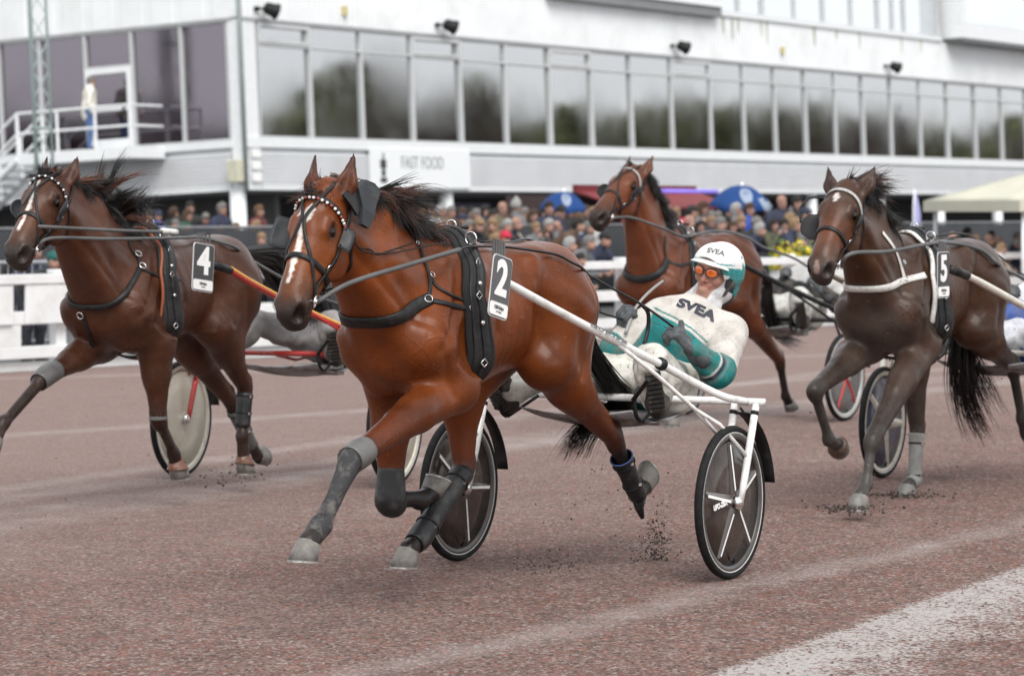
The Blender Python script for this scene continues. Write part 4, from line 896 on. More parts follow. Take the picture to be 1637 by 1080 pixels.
def wheel(parent, c, R, sd, disc, spoke, rim, name='wheel', nsp=5, label=None, spokew=.030, rot=.2, tyre=None, letters=None, stripe=None):
    Y = np.array([0, 1.0, 0]); o = empty('wheel', (0, 0, 0)); o.parent = parent
    prof = [(R-.030, -.014), (R-.018, -.022), (R-.006, -.016), (R, 0), (R-.006, .016), (R-.018, .022), (R-.030, .014)]
    V, Fc = lathe_geo(prof, c, Y, 72); Fc = Fc[:-2]; mesh_obj('tyre', V, Fc, tyre or M_tyre, o)
    prof = [(R-.060, -.012), (R-.031, -.0145), (R-.026, 0), (R-.031, .0145), (R-.060, .012), (R-.064, 0), (R-.060, -.012)]
    V, Fc = lathe_geo(prof, c, Y, 72); Fc = Fc[:-2]; mesh_obj('rim', V, Fc, rim, o)
    prof = [(.02, -.020), (R*.5, -.012), (R-.062, -.006), (R-.062, .006), (R*.5, .012), (.02, .020)]
    V, Fc = lathe_geo(prof, c, Y, 64); mesh_obj('disc', V, Fc, disc, o)
    if spoke:
        for k in range(nsp):
            a = rot+2*math.pi*k/nsp; d = np.array([math.cos(a), 0, math.sin(a)]); s = np.array([-math.sin(a), 0, math.cos(a)])
            V = []; Fc = []
            for side in (1, -1):
                b = len(V); h0, h1 = .030*side, .016*side
                for t, ww, hh, h2 in ((.03, spokew*.95, .030, .016), (R*.5, spokew*.6, .021, .011), (R-.070, spokew*.42, .013, .006)):
                    V += [c+d*t-s*ww+Y*side*h2, c+d*t-s*ww*.25+Y*side*hh, c+d*t+s*ww*.25+Y*side*hh, c+d*t+s*ww+Y*side*h2]
                for q in range(2):
                    for w in range(3): f = (b+q*4+w, b+(q+1)*4+w, b+(q+1)*4+w+1, b+q*4+w+1); Fc.append(f if side > 0 else f[::-1])
            sp_ = mesh_obj('spoke', V, Fc, spoke, o, False)
            if stripe:  # white strip painted on as the highlight along each spoke's edge
                V = []; Fc = []
                for side in (1, -1):
                    b = len(V)
                    for t, hh in ((R*.16, .031), (R*.5, .0225), (R-.085, .0155)): V += [c+d*t-s*.009+Y*side*hh, c+d*t+s*.004+Y*side*hh]
                    for q in range(2): f = (b+2*q, b+2*q+2, b+2*q+3, b+2*q+1); Fc.append(f)
                mesh_obj('spoke_highlight', V, Fc, stripe, sp_, False)
    V, Fc = ring_geo(c+Y*.013, Y, R-.033, .0035, 64, 5); mesh_obj('rim_line', V, Fc, M_rimline, o); V, Fc = ring_geo(c-Y*.013, Y, R-.033, .0035, 64, 5); mesh_obj('rim_line', V, Fc, M_rimline, o)
    V, Fc = lathe_geo([(.030, -.055), (.036, -.04), (.028, -.03), (.028, .03), (.036, .04), (.030, .055), (.012, .062)], c, Y, 24); mesh_obj('hub', V, Fc, M_chrome, o)
    V, Fc = tube_geo([c+np.array([0, .012, -(R-.075)]), c+np.array([0, .03, -(R-.10)])], .006, 6); mesh_obj('valve', V, Fc, M_black, o)
    if letters: place_text('wheel_lettering', letters, c+np.array([R*.45, .026*sd, .0]), [-sd, 0, .12], [0, 0, 1], .034, M_num, o, bold=.002, extrude=.0005)
    return o
def build_sulky(fr, spec):
    R = spec.get('R', .357); root = empty('sulky', fr.O, fr.yaw()); tag(root, spec['label'], 'sulky', 'racing sulkies behind the trotters'); S = Horse(); S.root = root; S.fr = fr
    m = spec['m']; r = spec.get('r', .0165); W = spec.get('W', .73); hz = spec.get('hz', .81); ue = spec.get('ue', -.20)
    for sd in (1, -1):
        M = np.array([1, sd, 1.0]); hub = np.array([spec.get('uhub', -.03), W, R])*M
        st = spec['shaft']; P = smooth_path([np.array(p)*M for p in st], 6)
        tube('shaft', P, np.interp(np.linspace(0, 1, len(P)), [0, .1, .9, 1], [r*.95, r*1.15, r*1.1, r]), m, root, 12)
        if 'stripe' in spec:
            Q = P+np.array([0, .012*sd, .012]); tube('shaft_stripe', Q, r*.55, spec['stripe'], root, 8)
        e = np.array([ue, W+.075, hz])*M
        for dv in (.055, -.055):
            top = np.array([ue+.01, W+dv, hz-.01])*M; bo = np.array([hub[0], (W+dv*.95)*sd, R])
            tube('fork', [top, lerp(top, bo, .5)+np.array([-.0, 0, 0]), lerp(top, bo, .82), bo], [r*1.05, r*1.1, r*1.05, r*.8], m, root, 10)
            V, Fc = tube_geo([lerp(top, bo, .07), lerp(top, bo, .11)], r*1.15, 10); mesh_obj('fork_band', V, Fc, M_black, root)
        B = spec.get('brace')
        if B: tube('brace', [np.array(p)*M for p in B]+[lerp(np.array([ue+.01, W+.055, hz])*M, np.array([hub[0], (W+.052)*sd, R]), .55)], r*.62, m, root, 8); tube('brace', [np.array(B[-2])*M, lerp(np.array([ue+.01, W-.055, hz])*M, np.array([hub[0], (W-.052)*sd, R]), .45)], r*.58, m, root, 8)
        # mudguard behind the wheel
        gp = arc_pts(hub, np.array([1.0, 0, 0]), np.array([0, 0, 1.0]), R+.07, math.radians(108), math.radians(172), 12)
        V, Fc = ribbon_geo(gp, [nrm(q-hub) for q in gp], .065, .006); mesh_obj('mudguard', V, Fc, M_black, root)
        tube('mudguard_stay', [gp[4]-np.array([0, .05, 0])*sd*0, np.array([ue, W-.03, hz-.03])*M], .006, M_black, root, 6)
        wheel(root, hub, R, sd, spec['disc'], spec.get('spoke'), spec['rim'], rot=spec.get('rot', .2)+(0 if sd > 0 else .5), letters=spec.get('letters') if sd > 0 else None, spokew=spec.get('spokew', .030), stripe=spec.get('stripes'))
        # foot rest
        fp = np.array([.14, .36, hz+.0])*M; mb = MB(); mb.tube(arc_pts(fp, np.array([0, 0, 1.0]), np.array([1.0, 0, 0]), .085, .5, 2.9, 12), .010, 8); mb.tube([fp+np.array([.10, 0, .02]), np.array([.30, .47, hz+.12])*M], .011, 8); mb.tube([fp+np.array([0, 0, -.085]), np.array([-.1, .33, hz])*M], .009, 6); mb.build('footrest', M_black, root)
    tube('crossbar', [np.array([ue, -(W+.095), hz]), np.array([ue+spec.get('bow', 0), 0, hz]), np.array([ue, W+.095, hz])], r*1.05, m, root, 12)
    # seat on its arm
    mb = MB()
    for q in (-.16, .16): mb.tube([np.array([ue, q, hz-.01]), np.array([ue-.20, q*.8, hz-.05]), np.array([ue-.46, q*.7, hz-.03])], .011, 8)
    mb.build('seat_arm', m, root)
    V, Fc = sphere_geo(np.array([ue-.32, spec.get('sv', .08), hz-.005]), (.20, .19, .045), 20, 10); mesh_obj('seat', V, Fc, M_black, root)
    mb = MB(); mb.box((ue-.12, .08, hz-.085), (.22, .26, .03)); mb.box((ue-.24, .10, hz-.12), (.10, .16, .05)); mb.build('battery_tray', M_rimdirty, root, bevel=.006)
    # wheel-side splash cloth under the driver's legs
    V = []; n = 10
    for i in range(n):
        for j in range(6):
            t = i/(n-1); s = j/5-.5; V.append((ue-.28+.62*t, s*(.5+.1*t), hz-.09-.05*math.sin(math.pi*t)-.03*(1-4*s*s)+.05*t))
    Fc = [(i*6+j, i*6+j+1, (i+1)*6+j+1, (i+1)*6+j) for i in range(n-1) for j in range(5)]
    o = mesh_obj('splash_cloth', V, Fc, spec.get('cloth', M_cloth), root); md = o.modifiers.new('thickness', 'SOLIDIFY'); md.thickness = .006
    return S
M_rimdirty = mat('dirty_alloy', (.35, .34, .32), .4, .3, var=.2, dirt=(.15, .12, .1), dirt_amt=.5)
M_cloth = mat('muddy_grey_cloth', (.30, .30, .31), .8, var=.2, dirt=(.13, .105, .085), dirt_amt=.9, dscale=7, bump=.3, bscale=60)
# ---------------------------------------------------------------- drivers
def vnormals(me):
    n = np.empty(len(me.vertices)*3, np.float32); me.vertices.foreach_get('normal', n); return n.reshape(-1, 3)
def wrinkle(o, amp, fr_=18, seed=0):
    me = o.data; V = np.empty(len(me.vertices)*3, np.float32); me.vertices.foreach_get('co', V); V = V.reshape(-1, 3); N = vnormals(me)
    w = np.sin(V[:, 2]*fr_*1.7+2.2*np.sin(V[:, 0]*fr_*.55+seed)+2.0*np.sin(V[:, 1]*fr_*.7+seed*2))*.6+np.sin((V[:, 0]+V[:, 1])*fr_*2.2+2.5*np.sin(V[:, 2]*fr_*.8+seed))*.4
    w = np.sign(w)*np.abs(w)**1.3
    V = V+N*(w*amp)[:, None]; me.vertices.foreach_set('co', V.astype(np.float32).ravel()); me.update()
def attr_mat(name, rough=.75, mud=.5, mudcol=(.17, .145, .12), mscale=10, bump=.35, bscale=240, spec=.3):
    m = bpy.data.materials.new(name); m.use_nodes = True; nt = m.node_tree; b = nt.nodes['Principled BSDF']
    at = nt.nodes.new('ShaderNodeAttribute'); at.attribute_name = 'coat'; c = at.outputs['Color']
    if mud:
        n3 = _noise(nt, mscale, 8, .68); f3 = _map(nt, n3.outputs['Fac'], .47, .72, 0, mud); c = _mix(nt, f3, c, mudcol)
        n4 = _noise(nt, 70, 3); f4 = _map(nt, n4.outputs['Fac'], .66, .70, 0, mud); c = _mix(nt, f4, c, tuple(x*.5 for x in mudcol))
    nt.links.new(c, b.inputs['Base Color']); b.inputs['Roughness'].default_value = rough; b.inputs['Specular IOR Level'].default_value = spec
    bn = _noise(nt, 22, 5); bp = nt.nodes.new('ShaderNodeBump'); bp.inputs['Strength'].default_value = bump; bp.inputs['Distance'].default_value = .012
    nt.links.new(bn.outputs['Fac'], bp.inputs['Height']); nt.links.new(bp.outputs[0], b.inputs['Normal']); return m
M_glove = mat('grey_wool_glove', (.060, .066, .072), .9, var=.25, vscale=30, dirt=(.2, .19, .18), dirt_amt=.25, dscale=30, bump=.7, bscale=300)
M_lens = mat('orange_lens', (.85, .16, .015), .06, var=.15, vscale=20, coat=1.0, spec=.7)
M_gogframe = mat('goggle_frame', (.05, .05, .05), .3)
M_padding = mat('helmet_padding', (.035, .035, .037), .8, var=.3, dirt=(.25, .24, .23), dirt_amt=.35, dscale=30)
M_bootblack = mat('driver_boot', (.020, .019, .018), .6, var=.3, dirt=(.13, .11, .09), dirt_amt=.5, dscale=16, bump=.4, bscale=90)
def basis(fwd, up):
    x = nrm(fwd); z = nrm(np.asarray(up)-(np.asarray(up)@x)*x); return np.stack([x, np.cross(z, x), z], 1)
def glove(parent, wrist, d, back, sd, curl=1.5, point=None, scale=1.0, m=None, arm=None):
    X = nrm(d); Z = nrm(np.asarray(back)-(np.asarray(back)@X)*X); Y = np.cross(Z, X)*sd      # Y towards the thumb side
    w = np.asarray(wrist); s = scale; B = Body(.0042); g = lambda x, y, z: w+s*(X*x+Y*y+Z*z)
    B.cone(g(-.06, 0, 0), g(.0, 0, 0), .036*s, .032*s, Z, .85, .02); B.cone(g(.02, .012, 0), g(.075, .018, 0), .031*s, .027*s, Z, .6, .02); B.cone(g(.02, -.014, 0), g(.07, -.020, 0), .030*s, .025*s, Z, .6, .02)
    for i, (y, L) in enumerate(((.030, .070), (.010, .078), (-.011, .072), (-.031, .058))):
        p = g(.082, y, .004); a = 0.0; cc = curl if i != point else .15; r = .0125*s
        for k, q in enumerate((.42, .32, .26)):
            a += cc*(.75, .95, .7)[k]*.72; n = p+s*L*q*1.15*(X*math.cos(a)-Z*math.sin(a)); B.cone(p, n, r, r*.93, k=.006); p = n; r *= .94
    t0 = g(.025, .035, -.008); up = point == 'thumb'
    t1 = t0+s*(X*.032+Y*(.030 if up else .020)-Z*(.0 if up else .018)); t2 = t1+s*((X*.02+Y*.034+Z*.01) if up else (X*.026-Y*.012-Z*.020))
    B.cone(t0, t1, .016*s, .0135*s, k=.012); B.cone(t1, t2, .0135*s, .0115*s, k=.008)
    V, Q = B.surface(1); o = body_obj('glove', V, Q, None, m or M_glove, parent)
    ar = X if arm is None else nrm(arm); tube('cuff', [w-ar*.10, w-ar*.05, w+ar*.01], [.058, .054, .044], m or M_glove, o, 16); return o
def build_driver(fr, J, spec):
    root = empty('person', fr.O, fr.yaw()); tag(root, spec['label'], 'person', 'sulky drivers'); hh = spec.get('h', .009); A = {k: np.asarray(v, float) for k, v in J.items()}
    hip, neck = A['hip'], A['neck']; sp = nrm(neck-hip); HB = basis(A['face'], A['up']); hc = A['head']; hd = lambda x, y, z: hc+HB@np.array([x, y, z])
    side = nrm(A['shL']-A['shR']); frn = nrm(np.cross(side, sp))
    # head and neck: one body with a face, continued by the trunk inside the clothes
    if spec.get('face', True):
        h0 = hd; hd = lambda x, y, z: h0(x*1.06+.008, y*1.12, z*1.12+.018)
        B = Body(.0045); B.cone(hd(-.02, 0, .035), hd(.015, 0, .03), .088, .080, k=.02); B.cone(hd(.02, 0, -.02), hd(.045, 0, -.075), .066, .040, k=.03)
        B.cone(hd(.078, 0, .018), hd(.100, 0, -.022), .008, .0125, k=.014, col='nose'); B.ball(hd(.085, 0, -.066), .021, k=.02); B.cone(hd(.075, -.024, -.046), hd(.075, .024, -.046), .010, .010, k=.01, col='lip')
        B.cone(hd(.070, -.05, .034), hd(.070, .05, .034), .013, .013, k=.012)
        for s in (1, -1): B.ball(hd(.055, .044*s, -.018), .024, k=.02, col='nose'); B.ball(hd(.085, .012*s, -.026), .0085, k=.006, col='nose'); B.cone(hd(-.01, .078*s, .02), hd(-.015, .088*s, -.01), .012, .014, k=.012); B.ball(hd(.083, .031*s, .016), .014, k=.012, sub=True)
        B.cone(hd(.088, -.022, -.047), hd(.088, .022, -.047), .006, .006, k=.005, sub=True); B.cone(hd(.0, 0, -.05), neck, .055, .06, k=.03); B.cone(neck, lerp(neck, hip, .5), .07, .11, k=.03); B.cone(lerp(neck, hip, .5), hip, .11, .12, k=.03)
        V, Q = B.surface(1); sk = spec.get('skin', (.37, .205, .155)); C = B.colours(V, dict(coat=sk, nose=(sk[0]*1.0, sk[1]*.88, sk[2]*.85), lip=(.34, .11, .09)), .008)
        body_obj('body', V, Q, C, attr_mat('driver_skin', .5, .25, (.22, .17, .13), 30, .2), root)
        for s in (1, -1): v, f = sphere_geo(hd(.070, .031*s, .016), .0125, 12, 8); mesh_obj('eye', v, f, M_eye, root)
        hd = h0
    # jacket
    B = Body(hh); lat = side
    B.cone(hip+frn*.02, lerp(hip, neck, .35), .165, .165, frn, .80, .06); B.cone(lerp(hip, neck, .3), lerp(hip, neck, .72), .165, .185, frn, .78, .06); B.cone(lerp(A['shR'], A['shL'], .2), lerp(A['shR'], A['shL'], .8), .092, .092, frn, .95, .07)
    B.cone(lerp(hip, neck, .75), neck+sp*.0, .12, .066, k=.06); B.cone(lerp(hip, neck, .5)+frn*.04, lerp(hip, neck, .8)+frn*.02, .13, .11, k=.05)
    for s in 'LR':
        sh, el, wr = A['sh'+s], A['el'+s], A['wr'+s]; B.cone(sh, el, .092, .076, k=.04, col='arm'+s); B.cone(el, lerp(wr, el, .06), .074, .050, k=.025, col='fore'+s)
    V, Q = B.surface(2); C = spec['jacket'](B, V, A, sp, frn); jk = body_obj('jacket', V, Q, C, spec['jmat'], root); wrinkle(jk, .0075, 15, 1); wrinkle(jk, .0032, 37, 4)
    jb = BVHTree.FromObject(jk, bpy.context.evaluated_depsgraph_get()) if False else BVHTree.FromPolygons([v.co[:] for v in jk.data.vertices], [tuple(p.vertices) for p in jk.data.polygons])
    # trousers
    B = Body(hh); B.cone(hip-side*.06, hip+side*.06, .155, .155, k=.05)
    for s in 'LR':
        h_, k, an = A['hip'+s], A['kn'+s], A['an'+s]; B.cone(h_, k, .120, .078, k=.05); B.cone(k, lerp(k, an, .35), .078, .084, k=.03); B.cone(lerp(k, an, .3), an, .090, .072, k=.03)
    V, Q = B.surface(2); o = body_obj('trousers', V, Q, np.tile(spec.get('trousers', (.56, .55, .50)), (len(V), 1)), spec['tmat'], root); wrinkle(o, .009, 18, 3); wrinkle(o, .004, 41, 5)
    for s in 'LR':                  # boots
        an, toe = A['an'+s], A['toe'+s]; sh = nrm(A['kn'+s]-an); B = Body(.007); d = nrm(toe-an); up = nrm(sh-(sh@d)*d)
        B.cone(an+sh*.13, an, .060, .052, k=.03); B.cone(an, an-d*.05-up*.035, .05, .042, k=.03); B.cone(an-d*.02-up*.03, toe, .050, .036, side, 1.1, .03)
        V, Q = B.surface(1); bo = body_obj('boot', V, Q, None, M_bootblack, root)
        sv = MB()
        for t in np.linspace(-.2, 1.05, 9): sv.box(lerp(an, toe, t)-up*.082+d*.0, (.016, .075, .022), np.stack([d, np.cross(up, d), up], 1))
        sv.build('boot_sole', M_bootblack, bo)
        if s+'hand' in spec: kw = dict(spec[s+'hand']); glove(root, A['wr'+s], kw.pop('d'), kw.pop('back'), 1 if s == 'R' else -1, m=spec.get('glove'), scale=1.22, arm=A['wr'+s]-A['el'+s], **kw)
    # neck warmer
    if spec.get('warmer'):
        B = Body(.006); B.cone(neck-sp*.01, lerp(neck, hc, .35), .092, .080, k=.03); B.cone(hd(-.035, 0, -.06), hd(.045, 0, -.098), .078, .050, k=.03); B.cone(hd(-.03, 0, .0), hd(-.01, 0, -.05), .10, .088, k=.03)
        B.cone(hd(.095, 0, .06), hd(.128, 0, -.060), .078, .055, k=.012, sub=True)
        for q in range(3): B.cone(neck+sp*(.005+.03*q)-side*.07, neck+sp*(.0+.03*q)+side*.075+frn*.02, .030, .030, k=.02)
        V, Q = B.surface(1); o = body_obj('neck_warmer', V, Q, np.tile(spec['warmer'], (len(V), 1)), spec['tmat'], root); wrinkle(o, .004, 30, 2)
    # helmet
    B = Body(.0038); B.cone(hd(-.03, 0, .060), hd(.02, 0, .064), .119, .112, k=.02); B.cone(hd(-.045, 0, .01), hd(-.05, 0, -.03), .114, .102, k=.03)
    B.cone(hd(.0, 0, .0), hd(.02, 0, -.12), .104, .10, k=.01, sub=True); B.cone(hd(.135, 0, -.006), hd(.135, 0, -.12), .112, .14, k=.006, sub=True); B.cone(hd(-.02, 0, -.16), hd(-.03, 0, -.24), .12, .20, k=.01, sub=True)
    V, Q = B.surface(1); Lc = (V-hc)@HB; x, y, z = Lc.T; C = np.tile(spec['helmet'], (len(V), 1)); tl = np.array(spec.get('helmet2', spec['helmet']))
    band = np.clip(1-np.abs(z-.052-.06*x)/.020, 0, 1) > .02; wv = (band | (z < .060) & (x < .045) | ((x < -.04) & (z < .13) & (vnoise(V, 40) > -.2)))
    C[wv] = tl*(1-.35*(np.sin(y[wv]*420)*np.sin(z[wv]*420) > .2))[:, None]; C[(z > .085) & (z < .092) & (x > .02)] = tl
    he = body_obj('helmet', V, Q, C, spec['hmat'], root); hb = BVHTree.FromPolygons([tuple(v) for v in V], [tuple(q) for q in Q])
    P = []; n = 13; Vv = []
    for i in range(n):
        a = -1.15+2.3*i/(n-1)
        for r, zz in ((.114, .098), (.136, .088), (.145, .080), (.137, .079), (.112, .088)): Vv.append(hd(.015+r*math.cos(a)*(1 if r < .13 else 1.0), (r-.010)*math.sin(a)*.92, zz-.030*(1-math.cos(a))))
    Fc = [(i*5+k, i*5+(k+1) % 5, (i+1)*5+(k+1) % 5, (i+1)*5+k) for i in range(n-1) for k in range(5)]+[(0, 1, 2, 3, 4), tuple((n-1)*5+k for k in (4, 3, 2, 1, 0))]
    mesh_obj('visor', Vv, Fc, spec.get('vmat', M_white), he)
    B = Body(.006); B.cone(hd(-.04, 0, .0), hd(-.05, 0, -.07), .112, .085, k=.02); B.cone(hd(.06, 0, .03), hd(.09, 0, -.09), .088, .082, k=.008, sub=True)
    V, Q = B.surface(1); body_obj('helmet_padding', V, Q, None, M_padding, he)
    for s in (1, -1): tube('chin_strap', [hd(-.01, .098*s, .0), hd(.02, .082*s, -.06), hd(.055, .045*s, -.112), hd(.065, 0, -.122)], .009, M_padding, he, 6, sq=.5)
    if spec.get('goggles'):
        go = empty('goggles', (0, 0, 0)); go.parent = root
        for s in (1, -1):
            c = hd(.104, .036*s, .036); n_ = nrm(HB@np.array([1, .28*s, -.05])); R = basis(n_, HB[:, 2]); v, f = sphere_geo(c, (.008, .031, .0225), 20, 12, R); mesh_obj('lens', v, f, M_lens, go)
            P = [c+R@np.array([.003, .031*math.cos(t), .023*math.sin(t)]) for t in np.linspace(0, 2*math.pi, 25)]; tube('lens_rim', P, .0024, M_gogframe, go, 6)
            tube('temple', [hd(.098, .068*s, .040), hd(.04, .096*s, .040), hd(-.03, .10*s, .04)], .004, M_gogframe, go, 6)
        tube('bridge', [hd(.112, .008, .042), hd(.115, 0, .046), hd(.112, -.008, .042)], .003, M_gogframe, go, 6)
    D = Horse(); D.root = root; D.jb = jb; D.hb = hb; D.hd = hd; D.HB = HB; D.hc = hc; D.jacket = jk; D.helmet = he; D.fr = fr; return D
def cast_px(fr, bvh, px, py):
    o = fr.loc(CAMP); d = ray(px, py); d = nrm([d@fr.f, d@fr.l, d[2]]); h = bvh.ray_cast(Vector(o), Vector(d), 60); return (None if h[0] is None else np.array(h[0])), (None if h[0] is None else np.array(h[1])), d
def text_px(name, body, fr, bvh, p0, p1, size, m, parent, bold=0, sx=1.0):     # lettering on a surface from photo point p0 to p1
    a, na, d = cast_px(fr, bvh, *p0); b, nb, _ = cast_px(fr, bvh, *p1)
    if a is None or b is None: print('text missed', body); return
    ex = nrm(b-a); n = nrm(-d*.7+na*.5+nb*.5); n = nrm(n-(n@ex)*ex); ey = np.cross(n, ex)
    return place_text(name, body, (a+b)/2, ex, ey, size, m, parent, bold=bold, bvh=bvh, off=.003, cast=-n, cuts=.02, sx=sx)
def mixc(C, w, col): w = np.clip(w, 0, 1)[:, None]; return C*(1-w)+np.array(col)*w
TEAL = (.005, .155, .150); NAVY = (.016, .018, .035); JWHITE = (.52, .495, .46)
def svea_jacket(B, V, A, sp, frn):
    C = np.tile(JWHITE, (len(V), 1)); T_, L_ = A['neck']-A['hip'], np.linalg.norm(A['neck']-A['hip']); t = (V-A['hip'])@sp/L_; s = (V-A['hip'])@nrm(A['shL']-A['shR'])
    pd = {k: np.min([B.dist(p, V) for p in B.P if p['col'] == k], axis=0) for k in ('coat', 'armL', 'armR', 'foreL', 'foreR')}
    tor = pd['coat'] < np.minimum(pd['armL'], pd['armR'])+.03; front = (V-A['hip'])@frn > -.08
    edge = .66-.55*s*.6
    tw = np.clip((np.minimum(pd['armL'], pd['armR'])+.03-pd['coat'])/.008, 0, 1)*np.clip(((V-A['hip'])@frn+.09)/.02, 0, 1); lin = lambda c, w: np.clip((w-np.abs(t-c))/.006, 0, 1)
    C = mixc(C, tw*np.clip((edge-t)/.008+.5, 0, 1), TEAL); C = mixc(C, tw*lin(edge+.05, .014), TEAL); C = mixc(C, tw*lin(edge-.12, .008), NAVY); C = mixc(C, tw*np.clip((edge-.16-t)/.02+.5, 0, 1)*.6, (.004, .10, .10))
    for k in 'LR':
        d = A['wr'+k]-A['el'+k]; q = (V-A['el'+k])@d/(d@d); on = np.clip((np.minimum(pd['arm'+k], pd['coat'])-.002-pd['fore'+k])/.008+.5, 0, 1); sm = lambda e0, e1: np.clip((q-e0)/.025+.5, 0, 1)*np.clip((e1-q)/.025+.5, 0, 1)
        up = (pd['arm'+k] < pd['coat']-.0); da = A['el'+k]-A['sh'+k]; qa = (V-A['sh'+k])@da/(da@da)
        C = mixc(C, on, TEAL); C = mixc(C, on*sm(.13, .27), NAVY); C = mixc(C, on*sm(.28, .32), JWHITE)
        C = mixc(C, up*(1-on)*np.clip((qa-.86)/.02+.5, 0, 1), TEAL)
    return C
n0 = ground(1160, 925.8); f0 = ground(732, 897)
O2 = (n0+f0)/2
BAY = dict(coat=(.142, .0340, .0066), face=(.165, .050, .015), muzzle=(.020, .017, .016), ear=(.10, .026, .009), eartip=(.03, .010, .005), fore=(.105, .025, .007), leg=(.016, .013, .012))
H2 = build_horse(dict(A=29.5, O=O2, withers=(686, 374), poll=(514, 306, 0), muzzle=(447, 497, 0), K=1.07, eartip=(-.195, .0, .088), rs=1.06, len=.91,
    hoofax=dict(FL=(.12, 0, -1), HR=(.08, 0, -1), FR=(-.35, .1, .9), HL=(-.95, .05, .25)), h=.0095, cols=BAY, coatname='bright_bay', coatkw=dict(mud=.16, mudcol=(.07, .026, .012)),
    label='glossy bright bay trotter with white blaze wearing plate 2',
    FL=[(563, 733, .17), (514, 838, .17), (494, 866, .17), (478, 888, .17)],
    FR=[(624, 800, -.15), (672, 800, -.15), (688, 788, -.15), (703, 767, -.15)],
    HR=[(741, 752, -.13), (672, 858, -.13), (653, 878, -.13), (640, 905, -.13)],
    HL=[(980, 700, .13), (1019, 790, .13), (1028, 777, .13), (1042, 762, .13)],
    marks=[dict(line=[(.10, .012, .008), (.125, .012, .020), (.16, .004, .022), (.19, .000, .012), (.30, .002, .013), (.40, .0, .011), (.46, .0, .004)]), dict(line=[(.12, -.03, .004), (.14, -.034, .006)])],
))
M_beadw = mat('bead_white', (.75, .74, .72), .15, coat=.6); M_beadr = mat('bead_red', (.30, .04, .03), .15, coat=.6); M_beadk = mat('bead_black', (.02, .02, .02), .15, coat=.6)
fr = H2.fr; A2 = lambda x, y, v=0.0: fr.at(x, y, v)
bridle(H2, beads=[M_beadw, M_beadr, M_beadw, M_beadk][:3])
M_blink = mat('blinker_grey_vinyl', (.020, .023, .027), .5, spec=.3, var=.2, bump=.1, dirt=(.10, .09, .08), dirt_amt=.12)
blinker(H2, 1, 'square', M_blink, x=.175, y=-.072, z=.105, hgt=.052, depth=-.036, out=.034); blinker(H2, -1, 'square', M_blink, x=.165, y=-.09, z=.100, hgt=.075, depth=.09, out=.080)
g1 = A2(714, 380); g2 = A2(757, 470, .25); g3 = A2(768, 555, .28); g4 = A2(745, 625, .2); g5 = A2(712, 660, .08)
hs = girth(H2, [(p[0], p[2]) for p in (g1, g2, g3, g4, g5)], .082, pad=mat('black_fleece', (.010, .010, .010), .95, bump=.8, bscale=260), padw=.135)
collar(H2, [(684, 480), (674, 484), (650, 493), (620, 504), (590, 514), (565, 519), (552, 519)], .055, M_leather, hs)
strap(H2, 'collar_trace', [(684, 480), (710, 485), (735, 491), (752, 495), (770, 505)], .022, M_leather, hs)
strap(H2, 'neck_strap', [(652, 366), (668, 388), (676, 414), (685, 440), (687, 462), (683, 480)], .017, M_leather, hs)
strap(H2, 'collar_strap', [(687, 440), (697, 458), (720, 472), (746, 482)], .013, M_leather, hs)
for (x, y, R) in ((683, 481, .017), (687, 443, .012), (661, 390, .010), (746, 492, .010)):
    q, n = on_skin(H2, x, y, 0, .022); V, Fc = ring_geo(q, n, R, .0016, 16, 5); mesh_obj('collar_ring', V, Fc, M_chrome, hs)
# reins: thick rubber handhold from the bit to the terret, then leather back to the driver
bit = near_skin(H2, H2.HD(.485, -.105, .08), .02)[0]
rein(H2, 'rein_grip', [bit, A2(560, 452, .16), A2(650, 424, .19), A2(735, 399, .20)], .0105, M_strapgrey, None, 8)
rein(H2, 'rein', [A2(735, 399, .20), A2(752, 394, .18)]+shadow_points(H2, [(800, 400), (850, 406), (885, 411), (908, 422), (925, 431), (942, 440), (956, 448)], .2)+[A2(975, 459, .21), A2(1028, 488, .27), A2(1076, 522, .335)], .0062, M_leather)
rein(H2, 'rein', [near_skin(H2, H2.HD(.485, -.105, -.08), .02)[0], A2(600, 440, -.2), A2(735, 396, -.16), A2(850, 400, -.18), A2(940, 487, -.12), A2(996, 511, -.02)], .0062, M_leather)
rein(H2, 'check_cord', [H2.HD(.10, -.13, .10), A2(575, 398, .12), A2(604, 405, .13), A2(640, 402, .13), A2(700, 390, .12), A2(733, 391, .06)], .0035, M_leather)
rein(H2, 'check_cord', [H2.HD(.14, -.14, .10), A2(575, 396, .12), A2(590, 398, .12), A2(605, 407, .13), A2(625, 400, .12), A2(660, 389, .10)], .0035, M_leather)
rein(H2, 'overcheck', [H2.HD(-.04, -.07, 0), A2(600, 330, .02), A2(668, 356, .02), A2(715, 377, .02), A2(745, 386, .02)], .007, M_leather)
number_plate(H2, '2', (782, 403), (813, 415), (788, 503), (817, 514), .44, None, M_plate)
mb = MB()
for k in range(5): mb.box(A2(789+k*4.2, 396+k*1.0, .43), (.012, .006, .08))
mb.build('plate_holder', M_strapgrey, H2.root)
